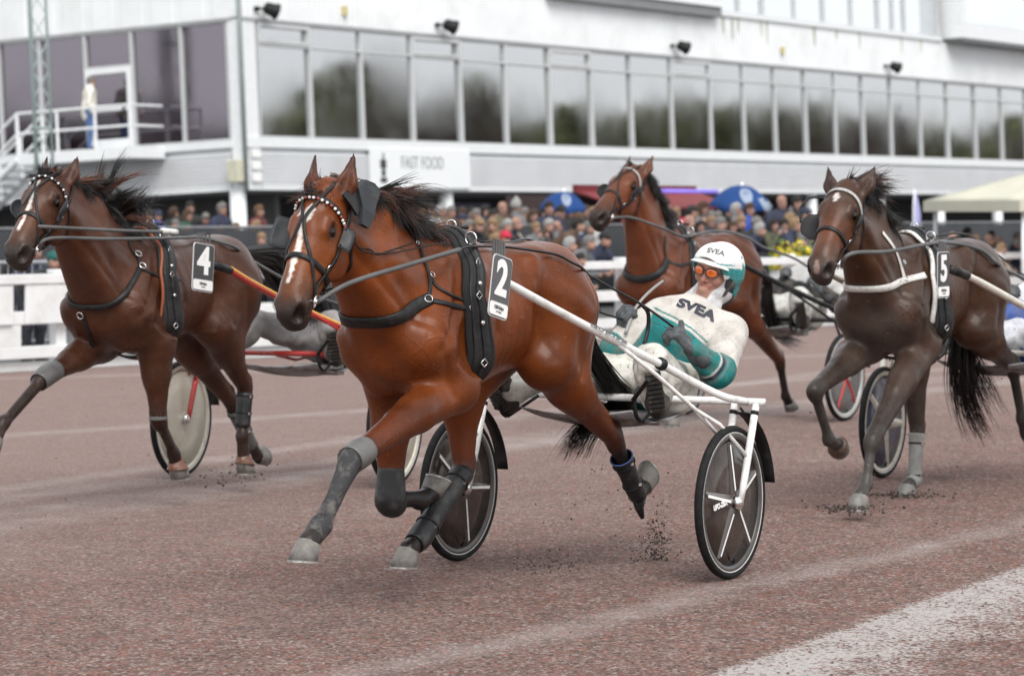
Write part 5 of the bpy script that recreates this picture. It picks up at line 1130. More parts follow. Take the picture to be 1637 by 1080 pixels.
# folded ear-hood flap behind the ears
def flap(H, pix, v, thick, m, name):
    P = [H.fr.at(x, y, vv) for x, y, vv in pix]; n = len(P); V = P+[p+np.array([0, thick, 0]) for p in P]
    Fc = [tuple(range(n)), tuple(range(2*n-1, n-1, -1))]+[(k, n+k, n+(k+1) % n, (k+1) % n) for k in range(n)]
    o = mesh_obj(name, V, Fc, m, H.bridle, False); bm = bmesh.new(); bm.from_mesh(o.data); bmesh.ops.recalc_face_normals(bm, faces=bm.faces[:]); bm.to_mesh(o.data); bm.free(); return o
flap(H2, [(566, 300, .09), (577, 287, .07), (592, 293, .08), (602, 305, .09), (594, 330, .12), (592, 345, .14), (583, 365, .14), (572, 358, .13), (573, 330, .11)], 0, .022, M_blink, 'ear_hood')
flap(H2, [(545, 312, .10), (560, 300, .09), (572, 302, .09), (574, 330, .11), (568, 345, .12), (556, 325, .11)], 0, .012, M_leather, 'ear_hood')
# mane, forelock, tail
crest = [near_skin(H2, p, .0)[0] for p in (H2.HD(-.03, -.05), A2(560, 318), A2(600, 335), A2(640, 350), A2(672, 362))]
mane(H2, 75, crest, [(-.6, .45, -.1), (-.8, .45, .1), (-.6, .3, .7), (-.9, .3, .2)], [.14, .20, .32, .26], [M_hairblack, M_hairblack, M_hairbrown, M_hairred], .05, .65, .0016, 1.7)
mane(H2, 60, crest[:4], [(-.3, .7, -.2), (-.5, .8, -.3), (-.8, .6, .1)], [.13, .18, .24], [M_hairblack, M_hairblack, M_hairbrown], .05, .8, .0016, 1.4, 5)
mane(H2, 24, [H2.HD(-.05, -.02), H2.HD(-.01, .0), H2.HD(.05, .03)], [(.5, .3, .1), (.55, -.4, -.1)], [.07, .10], [M_hairblack, M_hairbrown], .055, 1.2, .0016, 1.4, 6)
dk = np.array([-1.16*.95, 0, 1.40+H2.spec['_wz']])
tail(H2, [dk, A2(928, 490, .0), A2(938, 550, .0), A2(968, 605, .0), A2(992, 645, -.02), A2(965, 665, -.05), A2(935, 690, -.06), A2(915, 725, -.06)], 600, (.022, .025, .02), M_hairblack, curl=.9)
tail(H2, [dk, A2(930, 500, .0), A2(942, 560, .0), A2(975, 612, .02), A2(1008, 645, .03), A2(1016, 668, .03)], 260, (.025, .025, .02), M_hairblack, curl=.8, seed=9)
back_strap(H2)
# boots
J = H2.j; L_ = lerp
k, f, u = J['FL']['k'], J['FL']['f'], J['FL']['up']
sleeve(H2, 'knee_boot', [L_(k, u, .13), L_(k, u, .06), L_(k, u, -.02)], [.056, .063, .060], M_bootgrey)
sleeve(H2, 'leg_wrap', [L_(k, u, .08), k, L_(k, f, .25), L_(k, f, .6), L_(k, f, .88), f, L_(f, J['FL']['c'], .75)], [.054, .056, .042, .033, .037, .048, .041], mat('dusty_dark_wrap', (.026, .026, .028), .8, var=.3, vscale=14, dirt=(.17, .155, .14), dirt_amt=.35, dscale=18, bump=.6, bscale=150))
k, f, u = J['FR']['k'], J['FR']['f'], J['FR']['up']
sleeve(H2, 'knee_boot', [L_(k, u, .30), L_(k, u, .12), k, L_(k, f, .25)+np.array([.02, 0, -.015])], [.058, .066, .070, .060], M_boot)
k, f = J['HR']['k'], J['HR']['f']
sleeve(H2, 'shin_boot', [L_(k, f, .02), L_(k, f, .3), L_(k, f, .7), f, L_(f, J['HR']['c'], .55)], [.055, .052, .050, .056, .048], M_boot)
k, f = J['HL']['k'], J['HL']['f']
sb = sleeve(H2, 'shin_boot', [L_(k, f, .34), L_(k, f, .6), L_(k, f, .85), f+nrm(f-k)*.01], [.056, .046, .048, .045], M_boot)
V, Fc = ring_geo(L_(k, f, .34), f-k, .055, .004, 24, 6); mesh_obj('boot_trim', V, Fc, mat('blue_trim', (.06, .11, .30), .5), sb)
tube('boot_tail', [f+nrm(f-k)*.02, A2(1022, 812, .13), A2(1027, 827, .13)], [.038, .022, .011], M_boot, H2.root, 10)
frs = Frame(29.5, O2); Q2 = lambda x, y, v: frs.at(x, y, v)
S2 = build_sulky(frs, dict(label='white racing sulky with dark brown disc wheels behind plate 2 horse', m=M_white, disc=M_disc, spokew=.040, spoke=mat('spoke_dark', (.055, .045, .04), .25, var=.2, coat=.6), rim=M_rimdark, stripes=M_num, letters='UFO-ZBX', r=.0165, W=.73, ue=-.20, hz=.815,
    shaft=[Q2(806, 449, .405), Q2(850, 474, .415), Q2(950, 528, .46), Q2(1056, 582, .56), Q2(1115, 614, .63), Q2(1158, 634, .70), [-.20, .74, .815]],
    brace=[Q2(970, 536, .475), Q2(1048, 598, .56), Q2(1111, 654, .65), Q2(1150, 678, .715)]))
for sd in (1, -1):
    M = np.array([1, sd, 1.0]); p = Q2(1054, 580, .56)*M; q = Q2(1060, 583, .566)*M
    tube('shaft_clamp', [p, q], .029, M_black, S2.root, 14)
pa, pb_ = Q2(938, 519, .455), Q2(1010, 557, .52)
ex = nrm(pb_-pa); ez = nrm(np.array([0, 1.0, .25])-(np.array([0, 1.0, .25])@ex)*ex); ey = np.cross(ez, ex)
place_text('shaft_lettering', 'UFO ECLIPSE', lerp(pa, pb_, .42)+ez*.0192, ex, ey, .0215, M_numtext, S2.root, bold=.001, extrude=.0005, sx=2.2)
M_jwhite = attr_mat('muddy_race_jacket', .72, .7, (.20, .165, .135), 8)
M_trous = attr_mat('muddy_white_trousers', .7, .9, (.13, .11, .085), 8)
M_helm = attr_mat('helmet_shell', .3, .3, (.25, .2, .17), 14, .05, spec=.5)
JD = dict(hip=(-.50, .10, .87), neck=(-.72, .21, 1.205), head=(-.80, .28, 1.378), face=(1, -.10, -.02), up=(-.10, .24, 1), shL=(-.73, .395, 1.105), shR=(-.63, .06, 1.195),
    elL=(-.46, .46, .930), wrL=Q2(1106, 556, .40), elR=(-.46, -.09, 1.03), wrR=(-.52, -.085, 1.10), hipL=(-.47, .20, .86), hipR=(-.47, .01, .86), knL=Q2(1042, 577, .33), anL=Q2(1050, 636, .35), toeL=Q2(1050, 636, .35)+np.array([.045, 0, .14]),
    knR=(-.10, -.25, 1.0), anR=(.14, -.35, .84), toeR=(.22, -.36, .95))
D2 = build_driver(frs, JD, dict(label='driver in white and teal jacket with orange goggles leaning back in white sulky', jacket=svea_jacket, jmat=M_jwhite, tmat=M_trous, hmat=M_helm, helmet=(.66, .67, .66), helmet2=(.03, .27, .28), goggles=True, warmer=(.54, .54, .55), h=.007,
    Lhand=dict(d=nrm(Q2(1078, 528, .34)-Q2(1106, 556, .40)), back=(.35, .3, .9), point='thumb', curl=1.45), Rhand=dict(d=nrm([.35, .15, .85]), back=(.75, -.5, .1), curl=1.5)))
text_px('helmet_lettering', 'SVEA', frs, D2.hb, (1127, 400), (1162, 408), .040, M_numtext, D2.helmet, bold=.001)
text_px('chest_lettering', 'SVEA', frs, D2.jb, (1082, 483), (1144, 508), .076, mat('navy_print', NAVY, .6), D2.jacket, bold=.004, sx=1.15)
text_px('sleeve_monogram', 'OK', frs, D2.jb, (1180, 520), (1196, 540), .060, mat('teal_print', TEAL, .6), D2.jacket, bold=.002)
rein(H2, 'hand_loop', [H2.fr.at(1026, 487, .27), H2.fr.at(1036, 500, .27), H2.fr.at(1036, 525, .26), H2.fr.at(1030, 550, .26)], .010, M_leather, None, 6)
# whip held in the right hand
w0 = Q2(1003, 520, -.02)
wh = tube('driving_whip', smooth_path([w0+np.array([.02, 0, -.04]), Q2(1012, 500, -.02), Q2(1025, 480, 0), Q2(1042, 463, .02), Q2(1060, 449, .04)], 6), [.009]*6+[.007]*19, mat('whip_grey', (.25, .25, .24), .4), None, 8)
wh.location = frs.O; wh.rotation_euler = (0, 0, frs.yaw()); tag(wh, 'thin grey driving whip in right hand of driver with orange goggles', 'whip')
M_browgrey = mat('worn_pale_browband', (.36, .36, .35), .55, var=.2, dirt=(.1, .09, .08), dirt_amt=.4, dscale=40)
# ---------------------------------------------------------------- the other three horses with their sulkies and drivers
G_STD = [(-.15, 1.58), (.04, 1.33), (.04, 1.12), (.02, .93), (-.02, .83)]
def std_tack(H, tone, numeral, plate, **kw):
    fr = H.fr; m = kw.get('m', M_leather); bridle(H, m, kw.get('beads'), face=kw.get('face', True), bmat=kw.get('bmat'))
    wz = H.spec['_wz']; hs = girth(H, [(a+kw.get('gu', 0), b+wz) for a, b in G_STD], .09, m, pad=kw.get('pad'), padw=kw.get('padw', .14), trim=kw.get('trim'))
    if 'collar' in kw: collar(H, kw['collar'], kw.get('cw', .05), kw.get('cm', m), hs)
    for path, w in kw.get('straps', ()): strap(H, 'collar_strap', path, w, kw.get('cm', m), hs)
    for x, y, R in kw.get('rings', ()):
        q, n = on_skin(H, x, y, 0, .02); V, Fc = ring_geo(q, n, R, .0035, 16, 5); mesh_obj('collar_ring', V, Fc, M_chrome, hs)
    back_strap(H)
    if plate: number_plate(H, numeral, *plate, kw.get('pv', .44), None, tone)
    if plate:
        (x0, y0), (x1, y1) = plate[0], plate[1]; mb = MB()
        for k in range(4): mb.box(fr.at(x0+(x1-x0)*(.2+.18*k), y0+(y1-y0)*(.2+.18*k)-5, kw.get('pv', .44)-.01), (.012, .006, .08))
        mb.build('plate_holder', M_strapgrey, H.root)
SH = [(1.44, .405, 1.385), (1.2, .415, 1.30), (.72, .455, 1.155), (.27, .56, 1.005), (.06, .635, .93), (-.08, .70, .875), (-.20, .74, .815)]
BR = [(.66, .475, 1.135), (.27, .56, .955), (-.02, .65, .80), (-.13, .715, .72)]
def plain_jacket(col, cuff=None):
    def f(B, V, A, sp, frn):
        C = np.tile(col, (len(V), 1)); t = (V-A['hip'])@sp/np.linalg.norm(A['neck']-A['hip'])
        if cuff is not None: C = mixc(C, np.clip((.45-t)/.02+.5, 0, 1), cuff)
        return C
    return f
J0 = dict(JD); frz = frs
def jd(**kw):
    d = {k: np.array(v, float) for k, v in J0.items()}; d.update({k: np.array(v, float) for k, v in kw.items()}); return d
# --- horse 4
O4 = (ground(270, 763)+ground(645, 777))/2; f4 = Frame(23.5, O4); A4 = lambda x, y, v=0.0: f4.at(x, y, v)
BROWN = dict(coat=(.064, .0215, .0100), face=(.080, .028, .0130), muzzle=(.022, .018, .016), ear=(.05, .017, .009), eartip=(.03, .010, .006), fore=(.048, .016, .008), leg=(.022, .012, .009))
H4 = build_horse(dict(A=23.5, O=O4, withers=(212, 366), poll=(82, 281, 0), muzzle=(14, 398, 0), K=1.15, len=.92, rs=.98, h=.011, cols=BROWN, coatname='dark_bay', coatkw=dict(mud=.25, mudcol=(.10, .07, .055)),
    label='dark brown trotter with thin white face stripe wearing plate 4',
    FL=[(253, 671, .17), (278, 726, .17), (282, 745, .17), (286, 778)], FR=[(68, 604, -.16), (5, 675, -.16), (-8, 700, -.16), (-15, 725, -.16)],
    HL=[(392, 620, .13), (387, 697, .13), (390, 737, .13), (394, 765)], HR=[(366, 638, -.13), (402, 712, -.13), (412, 728, -.13), (420, 722)],
    hoofax=dict(FL=(-.15, 0, -1), FR=(.3, 0, -1), HL=(.05, 0, -1), HR=(-.9, 0, .35)), bell=dict(FL=M_bell, HL=M_bell),
    marks=[dict(line=[(.10, -.012, .006), (.14, -.014, .016), (.18, .0, .010), (.46, .0, .008)])]))
std_tack(H4, M_platedark, '4', [(310, 387), (344, 392), (307, 463), (339, 469)], pad=mat('black_pad', (.014, .014, .014), .8), trim=mat('orange_trim', (.28, .075, .03), .6),
    collar=[(225, 430), (212, 450), (190, 472), (160, 490), (130, 500)], cw=.032, straps=[([(203, 370), (210, 400), (220, 412), (225, 430)], .018), ([(226, 430), (250, 440), (270, 447), (288, 446)], .02), ([(131, 503), (140, 525), (150, 553)], .024)],
    rings=[(219, 409, .02), (226, 428, .02), (131, 502, .02)], bmat=M_leather, beads=[M_beadw, M_beadk])
blinker(H4, 1, 'cup', M_blink, hgt=.075, depth=.07, out=.03); blinker(H4, -1, 'cup', M_blink)
b4 = near_skin(H4, H4.HD(.485, -.105, .08), .02)[0]; C4 = lambda x, y, v=0: H4.fr.at(x, y, v)
rein(H4, 'check_rod', [C4(62, 362, .13), C4(140, 366, .16), C4(205, 369, .18), C4(280, 371, .19)], .010, M_strapgrey, None, 8); rein(H4, 'rod_end', [C4(258, 369, .185), C4(282, 371, .19)], .017, M_whitestrap, None, 8)
rein(H4, 'rein', [b4, C4(80, 381, .14), C4(180, 382, .19), C4(285, 380, .20)]+shadow_points(H4, [(320, 384), (350, 390), (375, 399)], .2)+[C4(400, 415, .22), C4(500, 470, .22), C4(580, 500, .2)], .010, M_strapgrey)
crest = [near_skin(H4, p, 0)[0] for p in (H4.HD(-.03, -.05), C4(118, 292), C4(150, 318), C4(180, 345), C4(205, 362))]
mane(H4, 70, crest, [(-.6, .45, .0), (-.7, .4, .1), (-.5, .2, 1.1), (-.6, .2, 1.1)], [.12, .20, .38, .36], [M_hairblack, M_hairblack, M_hairbrown, M_hairred], .05, .9, .0026, .8, 11)
mane(H4, 40, crest, [(-.4, .6, -.3), (-.6, .7, -.4), (-.6, .6, -.2)], [.14, .16, .18], [M_hairblack], .05, .6, .0026, 1.4, 12)
mane(H4, 14, [H4.HD(-.03, -.02), H4.HD(.02, .02)], [(.3, .15, .3), (.2, -.25, .1)], [.08, .10], [M_hairblack], .055, 1.0, .0026, 1.4, 6)
dk4 = np.array([-1.14*.95, 0, 1.42+H4.spec['_wz']])
tail(H4, [dk4, C4(418, 402, .03), C4(440, 405, .04), C4(470, 430, .05), C4(500, 470, .05), C4(510, 520, .04)], 500, (.05, .05, .04), M_hairblack, .004, .4, 21)
tail(H4, [dk4, C4(415, 415, .03), C4(432, 425, .04), C4(452, 455, .05), C4(470, 500, .05)], 400, (.05, .05, .04), M_hairblack, .004, .4, 22)
J = H4.j; sleeve(H4, 'knee_boot', [L_(J['FR']['k'], J['FR']['up'], .22), L_(J['FR']['k'], J['FR']['up'], .05), L_(J['FR']['k'], J['FR']['f'], .1)], [.058, .062, .054], M_bootgrey)
sleeve(H4, 'knee_cuff', [L_(J['FL']['k'], J['FL']['up'], .12), L_(J['FL']['k'], J['FL']['up'], .0)], [.050, .053], M_bootgrey)
k, f = J['HL']['k'], J['HL']['f']; sleeve(H4, 'shin_boot', [L_(k, f, .1), L_(k, f, .45), L_(k, f, .8)], [.050, .047, .047], M_boot)
k, f = J['HR']['k'], J['HR']['f']; sleeve(H4, 'shin_boot', [L_(k, f, .2), L_(k, f, .6), f], [.048, .045, .045], M_bootgrey)
S4 = build_sulky(f4, dict(label='red sulky with yellow stripes and cream disc wheels behind plate 4 horse', m=M_red, stripe=M_yellow, disc=M_disccream, rim=M_cream, R=.375, W=.76, hz=.80, shaft=[tuple(f4.at(366, 431, .425)), (1.2, .435, 1.275)]+[(a, b, c-.02) for a, b, c in SH[2:]], brace=BR))
tube('shaft_grip', [f4.at(341, 423, .42), f4.at(368, 432, .425)], .025, M_black, S4.root, 12)
M_jgrey = attr_mat('muddy_black_jacket', .7, .5, (.13, .11, .09), 9)
build_driver(f4, jd(), dict(label='driver in dark jacket and muddy grey trousers in red sulky', jacket=plain_jacket((.03, .03, .033)), jmat=M_jgrey, tmat=M_trous, hmat=M_helm, helmet=(.04, .04, .045), trousers=(.24, .23, .23), h=.012, warmer=(.05, .05, .05), vmat=M_black,
    Lhand=dict(d=(.3, -.3, .5), back=(.5, .3, .8)), Rhand=dict(d=(.4, .2, .6), back=(.6, -.3, .6))))
# --- horse 5
f5a = Frame(30, (0, 0, 0)); O5 = ground(1408, 764)+f5a.l*.73; f5 = Frame(30, O5)
DARK = dict(coat=(.050, .021, .0105), face=(.105, .034, .013), muzzle=(.035, .028, .025), ear=(.055, .026, .018), eartip=(.025, .014, .011), fore=(.034, .022, .017), leg=(.040, .037, .034))
H5 = build_horse(dict(A=30, O=O5, withers=(1440, 372), poll=(1350, 300, 0), muzzle=(1302, 424, 0), K=1.16, len=.92, rs=.98, h=.011, cols=DARK, coatname='mud_brown', coatkw=dict(mud=.38, mudcol=(.085, .070, .060)), eartip=(-.16, .01, .125),
    label='dark brown trotter with muddy grey chest and white star wearing plate 5', mudchest=((.30, 0, 1.0), (.34, .34, .36), .62, (.085, .074, .066)),
    FL=[(1394, 703, .17), (1384, 775, .17), (1375, 792, .17), (1368, 806, .17)], FR=[(1301, 624, -.16), (1325, 703, -.16), (1340, 712, -.16), (1360, 720, -.16)],
    HR=[(1466, 688, -.13), (1462, 766, -.13), (1451, 776, -.13), (1442, 786)], HL=[(1618, 585, .13), (1634, 670, .13), (1640, 690, .13), (1650, 690)],
    hoofax=dict(FL=(.05, 0, -1), FR=(-.9, .15, -.25), HL=(-.9, 0, .1), HR=(.05, 0, -1)), bell=dict(FR=mat('grey_brown_bell_boot', (.085, .052, .038), .5, var=.2, dirt=(.15, .12, .1), dirt_amt=.4)),
    marks=[dict(line=[(.095, .004, .006), (.12, .004, .018), (.145, .002, .009)]), dict(line=[(.56, .0, .012), (.60, .0, .016)], col=(.20, .13, .11))]))
# the left hind shin is caked in pale dried mud
C5 = lambda x, y, v=0: H5.fr.at(x, y, v)
std_tack(H5, M_platedark, '5', [(1498, 400), (1517, 405), (1500, 480), (1518, 472)], pad=mat('black_pad', (.014, .014, .014), .8), trim=M_whitestrap, cm=M_whitestrap, cw=.040, face=False,
    collar=[(1475, 442), (1455, 446), (1440, 452), (1420, 464), (1395, 474), (1370, 478), (1345, 472), (1337, 462)], straps=[([(1410, 372), (1427, 395), (1436, 415), (1445, 445)], .026)], rings=[(1441, 420, .012), (1446, 447, .014)], bmat=M_browgrey)
blinker(H5, 1, 'cup', M_black, hgt=.07, depth=.06, out=.015); blinker(H5, -1, 'cup', M_black, x=.21, hgt=.10, depth=.05, out=.085)
rein(H5, 'blinker_hoop', [H5.HD(.06, -.02, -.09), H5.HD(.08, .0, -.16), H5.HD(.16, .0, -.19), H5.HD(.25, -.02, -.17)], .007, M_leather)
v_, f_ = sphere_geo(C5(1404, 334, .06), (.030, .026, .034), 14, 10); mesh_obj('ear_plug', v_, f_, mat('tan_sponge', (.26, .12, .03), .9, bump=.8, bscale=90), H5.bridle)
rein(H5, 'plug_cord', [H5.HD(.02, -.08, .06), C5(1390, 326, .08), C5(1400, 331, .06)], .004, M_leather)
b5 = near_skin(H5, H5.HD(.485, -.105, .08), .02)[0]
rein(H5, 'rein', [b5, C5(1362, 405, .15), C5(1420, 402, .20), C5(1472, 392, .21)]+shadow_points(H5, [(1500, 391), (1530, 394), (1560, 400), (1578, 411), (1592, 424)], .2)+[C5(1605, 430, .24), C5(1637, 446, .24), C5(1700, 490, .22)], .012, M_strapgrey)
rein(H5, 'rein', [C5(1480, 380, .05), C5(1530, 373, .02), C5(1565, 385, 0), C5(1637, 440, 0), C5(1680, 470, 0)], .006, M_leather)
crest = [near_skin(H5, p, 0)[0] for p in (H5.HD(-.03, -.05), C5(1375, 312), C5(1400, 335), C5(1425, 360))]
mane(H5, 40, crest[:2], [(-.8, .35, .15), (-.9, .3, .1)], [.32, .30], [M_hairblack, M_hairbrown], .05, .5, .0028, .5, 31)
mane(H5, 46, crest, [(-.3, .8, -.5), (-.4, .7, -.5)], [.16, .20], [M_hairblack], .05, .5, .0028, 1.2, 32)
mane(H5, 1, [H5.HD(-.05, -.02), H5.HD(-.03, .0)], [(-.1, .1, 1), (-.3, .15, .7)], [.10, .09], [M_hairblack], .01, .6, .003, .5, 35)
dk5 = np.array([-1.14*.95, 0, 1.40+H5.spec['_wz']])
tail(H5, [dk5, C5(1560, 480, -.05), C5(1540, 540, -.08), C5(1540, 600, -.08), C5(1552, 650, -.06), C5(1572, 695, -.02)], 420, (.035, .05, .03), M_hairblack, .0032, .9, 41)
tail(H5, [dk5, C5(1562, 500, -.05), C5(1548, 560, -.06), C5(1570, 610, -.04), C5(1590, 655, 0)], 160, (.03, .04, .03), M_hairblack, .003, .8, 42)
J = H5.j; k, f = J['HR']['k'], J['HR']['f']
sleeve(H5, 'shin_wrap', [L_(k, f, .05), L_(k, f, .4), L_(k, f, .8), f, L_(f, J['HR']['c'], .7)], [.050, .043, .041, .048, .044], mat('dusty_grey_wrap', (.20, .20, .19), .85, var=.2, dirt=(.1, .09, .08), dirt_amt=.4, bump=.5, bscale=90))
M_offwhite = mat('offwhite_paint', (.62, .59, .52), .35, var=.06, dirt=(.3, .25, .2), dirt_amt=.3, dscale=14)
S5 = build_sulky(f5, dict(label='off-white sulky with dark blue spoked wheels behind plate 5 horse', m=M_offwhite, disc=M_discblue, spoke=M_cream, rim=M_cream, spokew=.05, r=.019, shaft=[tuple(f5.at(1542, 438, .43)), (1.15, .435, 1.26)]+SH[2:], brace=BR))
tube('shaft_grip', [f5.at(1519, 430, .42), f5.at(1546, 440, .43)], .026, M_black, S5.root, 12)
build_driver(f5, jd(), dict(label='driver in white and blue clothes in off-white sulky at right edge', jacket=plain_jacket((.60, .61, .63), (.05, .10, .30)), jmat=M_jwhite, tmat=M_trous, hmat=M_helm, helmet=(.55, .56, .58), h=.012, warmer=(.5, .5, .5), trousers=(.55, .56, .60),
    Lhand=dict(d=(.3, -.3, .5), back=(.5, .3, .8)), Rhand=dict(d=(.4, .2, .6), back=(.6, -.3, .6))))
# --- horse behind the driver
f6a = Frame(32, (0, 0, 0)); O6 = ground(1347, 673)-f6a.l*.73; f6 = Frame(32, O6)
BAY6 = dict(coat=(.105, .031, .013), face=(.125, .037, .014), muzzle=(.020, .015, .013), ear=(.13, .045, .02), eartip=(.08, .028, .013), fore=(.07, .022, .010), leg=(.014, .011, .010))
H6 = build_horse(dict(A=32, O=O6, withers=(1068, 364), poll=(1012, 271, 0), muzzle=(947, 340, 0), K=1.12, len=.94, h=.012, cols=BAY6, coatname='bay', eartip=(-.15, .03, .09),
    label='bay trotter without number plate behind the driver in teal',
    FL=[(.55, .17, .80, 0), (.30, .17, .62, 0), (.22, .17, .66, 0), (.15, .17, .70, 0)], FR=[(.62, -.16, .72, 0), (.82, -.16, .46, 0), (.88, -.16, .38, 0), (.92, -.16, .30, 0)],
    HL=[(1246, 576, .13), (1256, 634, .13), (1261, 643, .13), (1266, 655)], HR=[(1117, 600, -.13), (1082, 655, -.13), (1078, 666, -.13), (1073, 680)],
    hoofax=dict(FL=(-.7, 0, .6), FR=(.2, 0, -1), HL=(-.35, 0, -.9), HR=(.05, 0, -1)), marks=[]))
C6 = lambda x, y, v=0: H6.fr.at(x, y, v)
std_tack(H6, M_plate, '', None, collar=[(1066, 416), (1050, 428), (1030, 442), (1012, 448), (1000, 447)], cw=.055, straps=[([(1063, 378), (1062, 400), (1066, 416)], .018), ([(1068, 417), (1085, 424), (1105, 420)], .022)], bmat=M_browgrey)
blinker(H6, 1, 'cup', M_black, hgt=.08, depth=.07, out=.02); blinker(H6, -1, 'cup', M_black, hgt=.085, depth=.09, out=.07)
b6 = near_skin(H6, H6.HD(.485, -.105, .08), .02)[0]
rein(H6, 'rein', [b6, C6(1010, 348, .15), C6(1060, 365, .2), C6(1095, 378, .2)]+shadow_points(H6, [(1130, 374), (1165, 374), (1195, 384)], .2)+[C6(1222, 396, .25), C6(1270, 413, .25), C6(1310, 440, .2)], .011, M_strapgrey)
crest = [near_skin(H6, p, 0)[0] for p in (H6.HD(-.03, -.05), C6(1035, 300), C6(1045, 325), C6(1060, 350))]
mane(H6, 50, crest, [(-.5, .7, -.5), (-.6, .6, -.5)], [.18, .22], [M_hairblack], .05, .6, .0034, 1.2, 51); mane(H6, 10, [H6.HD(-.02, .0)]*2, [(.4, .1, .1), (.4, -.2, 0)], [.1, .1], [M_hairblack], .05, 1, .003, 1, 52)
dk6 = np.array([-1.14*.97, 0, 1.40+H6.spec['_wz']])
tail(H6, [dk6, C6(1222, 440, 0), C6(1228, 490, 0), C6(1236, 520, 0), C6(1255, 540, 0), C6(1275, 548, 0)], 240, (.04, .04, .03), M_hairblack, .004, .6, 53)
S6 = build_sulky(f6, dict(label='black sulky with red spoked dark wheels behind the bay horse', m=M_black, disc=mat('grey_disc', (.10, .10, .105), .3, dirt=(.2, .17, .15), dirt_amt=.4), spoke=M_red, spokew=.025, rim=M_rim, shaft=SH, brace=BR, r=.019))
D6 = build_driver(f6, jd(), dict(label='driver in grey-white and black jacket in black sulky', jacket=plain_jacket((.42, .42, .41), (.02, .02, .022)), jmat=M_jwhite, tmat=M_trous, hmat=M_helm, helmet=(.3, .3, .3), h=.013, warmer=(.3, .3, .3), trousers=(.52, .52, .49),
    Lhand=dict(d=(.3, -.3, .5), back=(.5, .3, .8)), Rhand=dict(d=(.4, .2, .6), back=(.6, -.3, .6))))
# ---------------------------------------------------------------- spectators
def crowd_mat():
    m = bpy.data.materials.new('spectator'); m.use_nodes = True; nt = m.node_tree; b = nt.nodes['Principled BSDF']; at = nt.nodes.new('ShaderNodeAttribute'); at.attribute_name = 'coat'; oi = nt.nodes.new('ShaderNodeObjectInfo')
    n = _noise(nt, 7, 4); f = _map(nt, n.outputs['Fac'], .3, .7, .65, 1.35); c = _mix(nt, at.outputs['Alpha'], at.outputs['Color'], oi.outputs['Color']); c = _mix(nt, 1.0, c, f, 'MULTIPLY'); nt.links.new(c, b.inputs['Base Color']); b.inputs['Roughness'].default_value = .8
    bn = _noise(nt, 18, 4); bp = nt.nodes.new('ShaderNodeBump'); bp.inputs['Strength'].default_value = .5; bp.inputs['Distance'].default_value = .02; nt.links.new(bn.outputs['Fac'], bp.inputs['Height']); nt.links.new(bp.outputs[0], b.inputs['Normal']); return m
M_crowd = crowd_mat(); M_headwear = mat('headwear', (1, 1, 1), .85, var=.25, vscale=30, objcol=True, bump=.4, bscale=200)
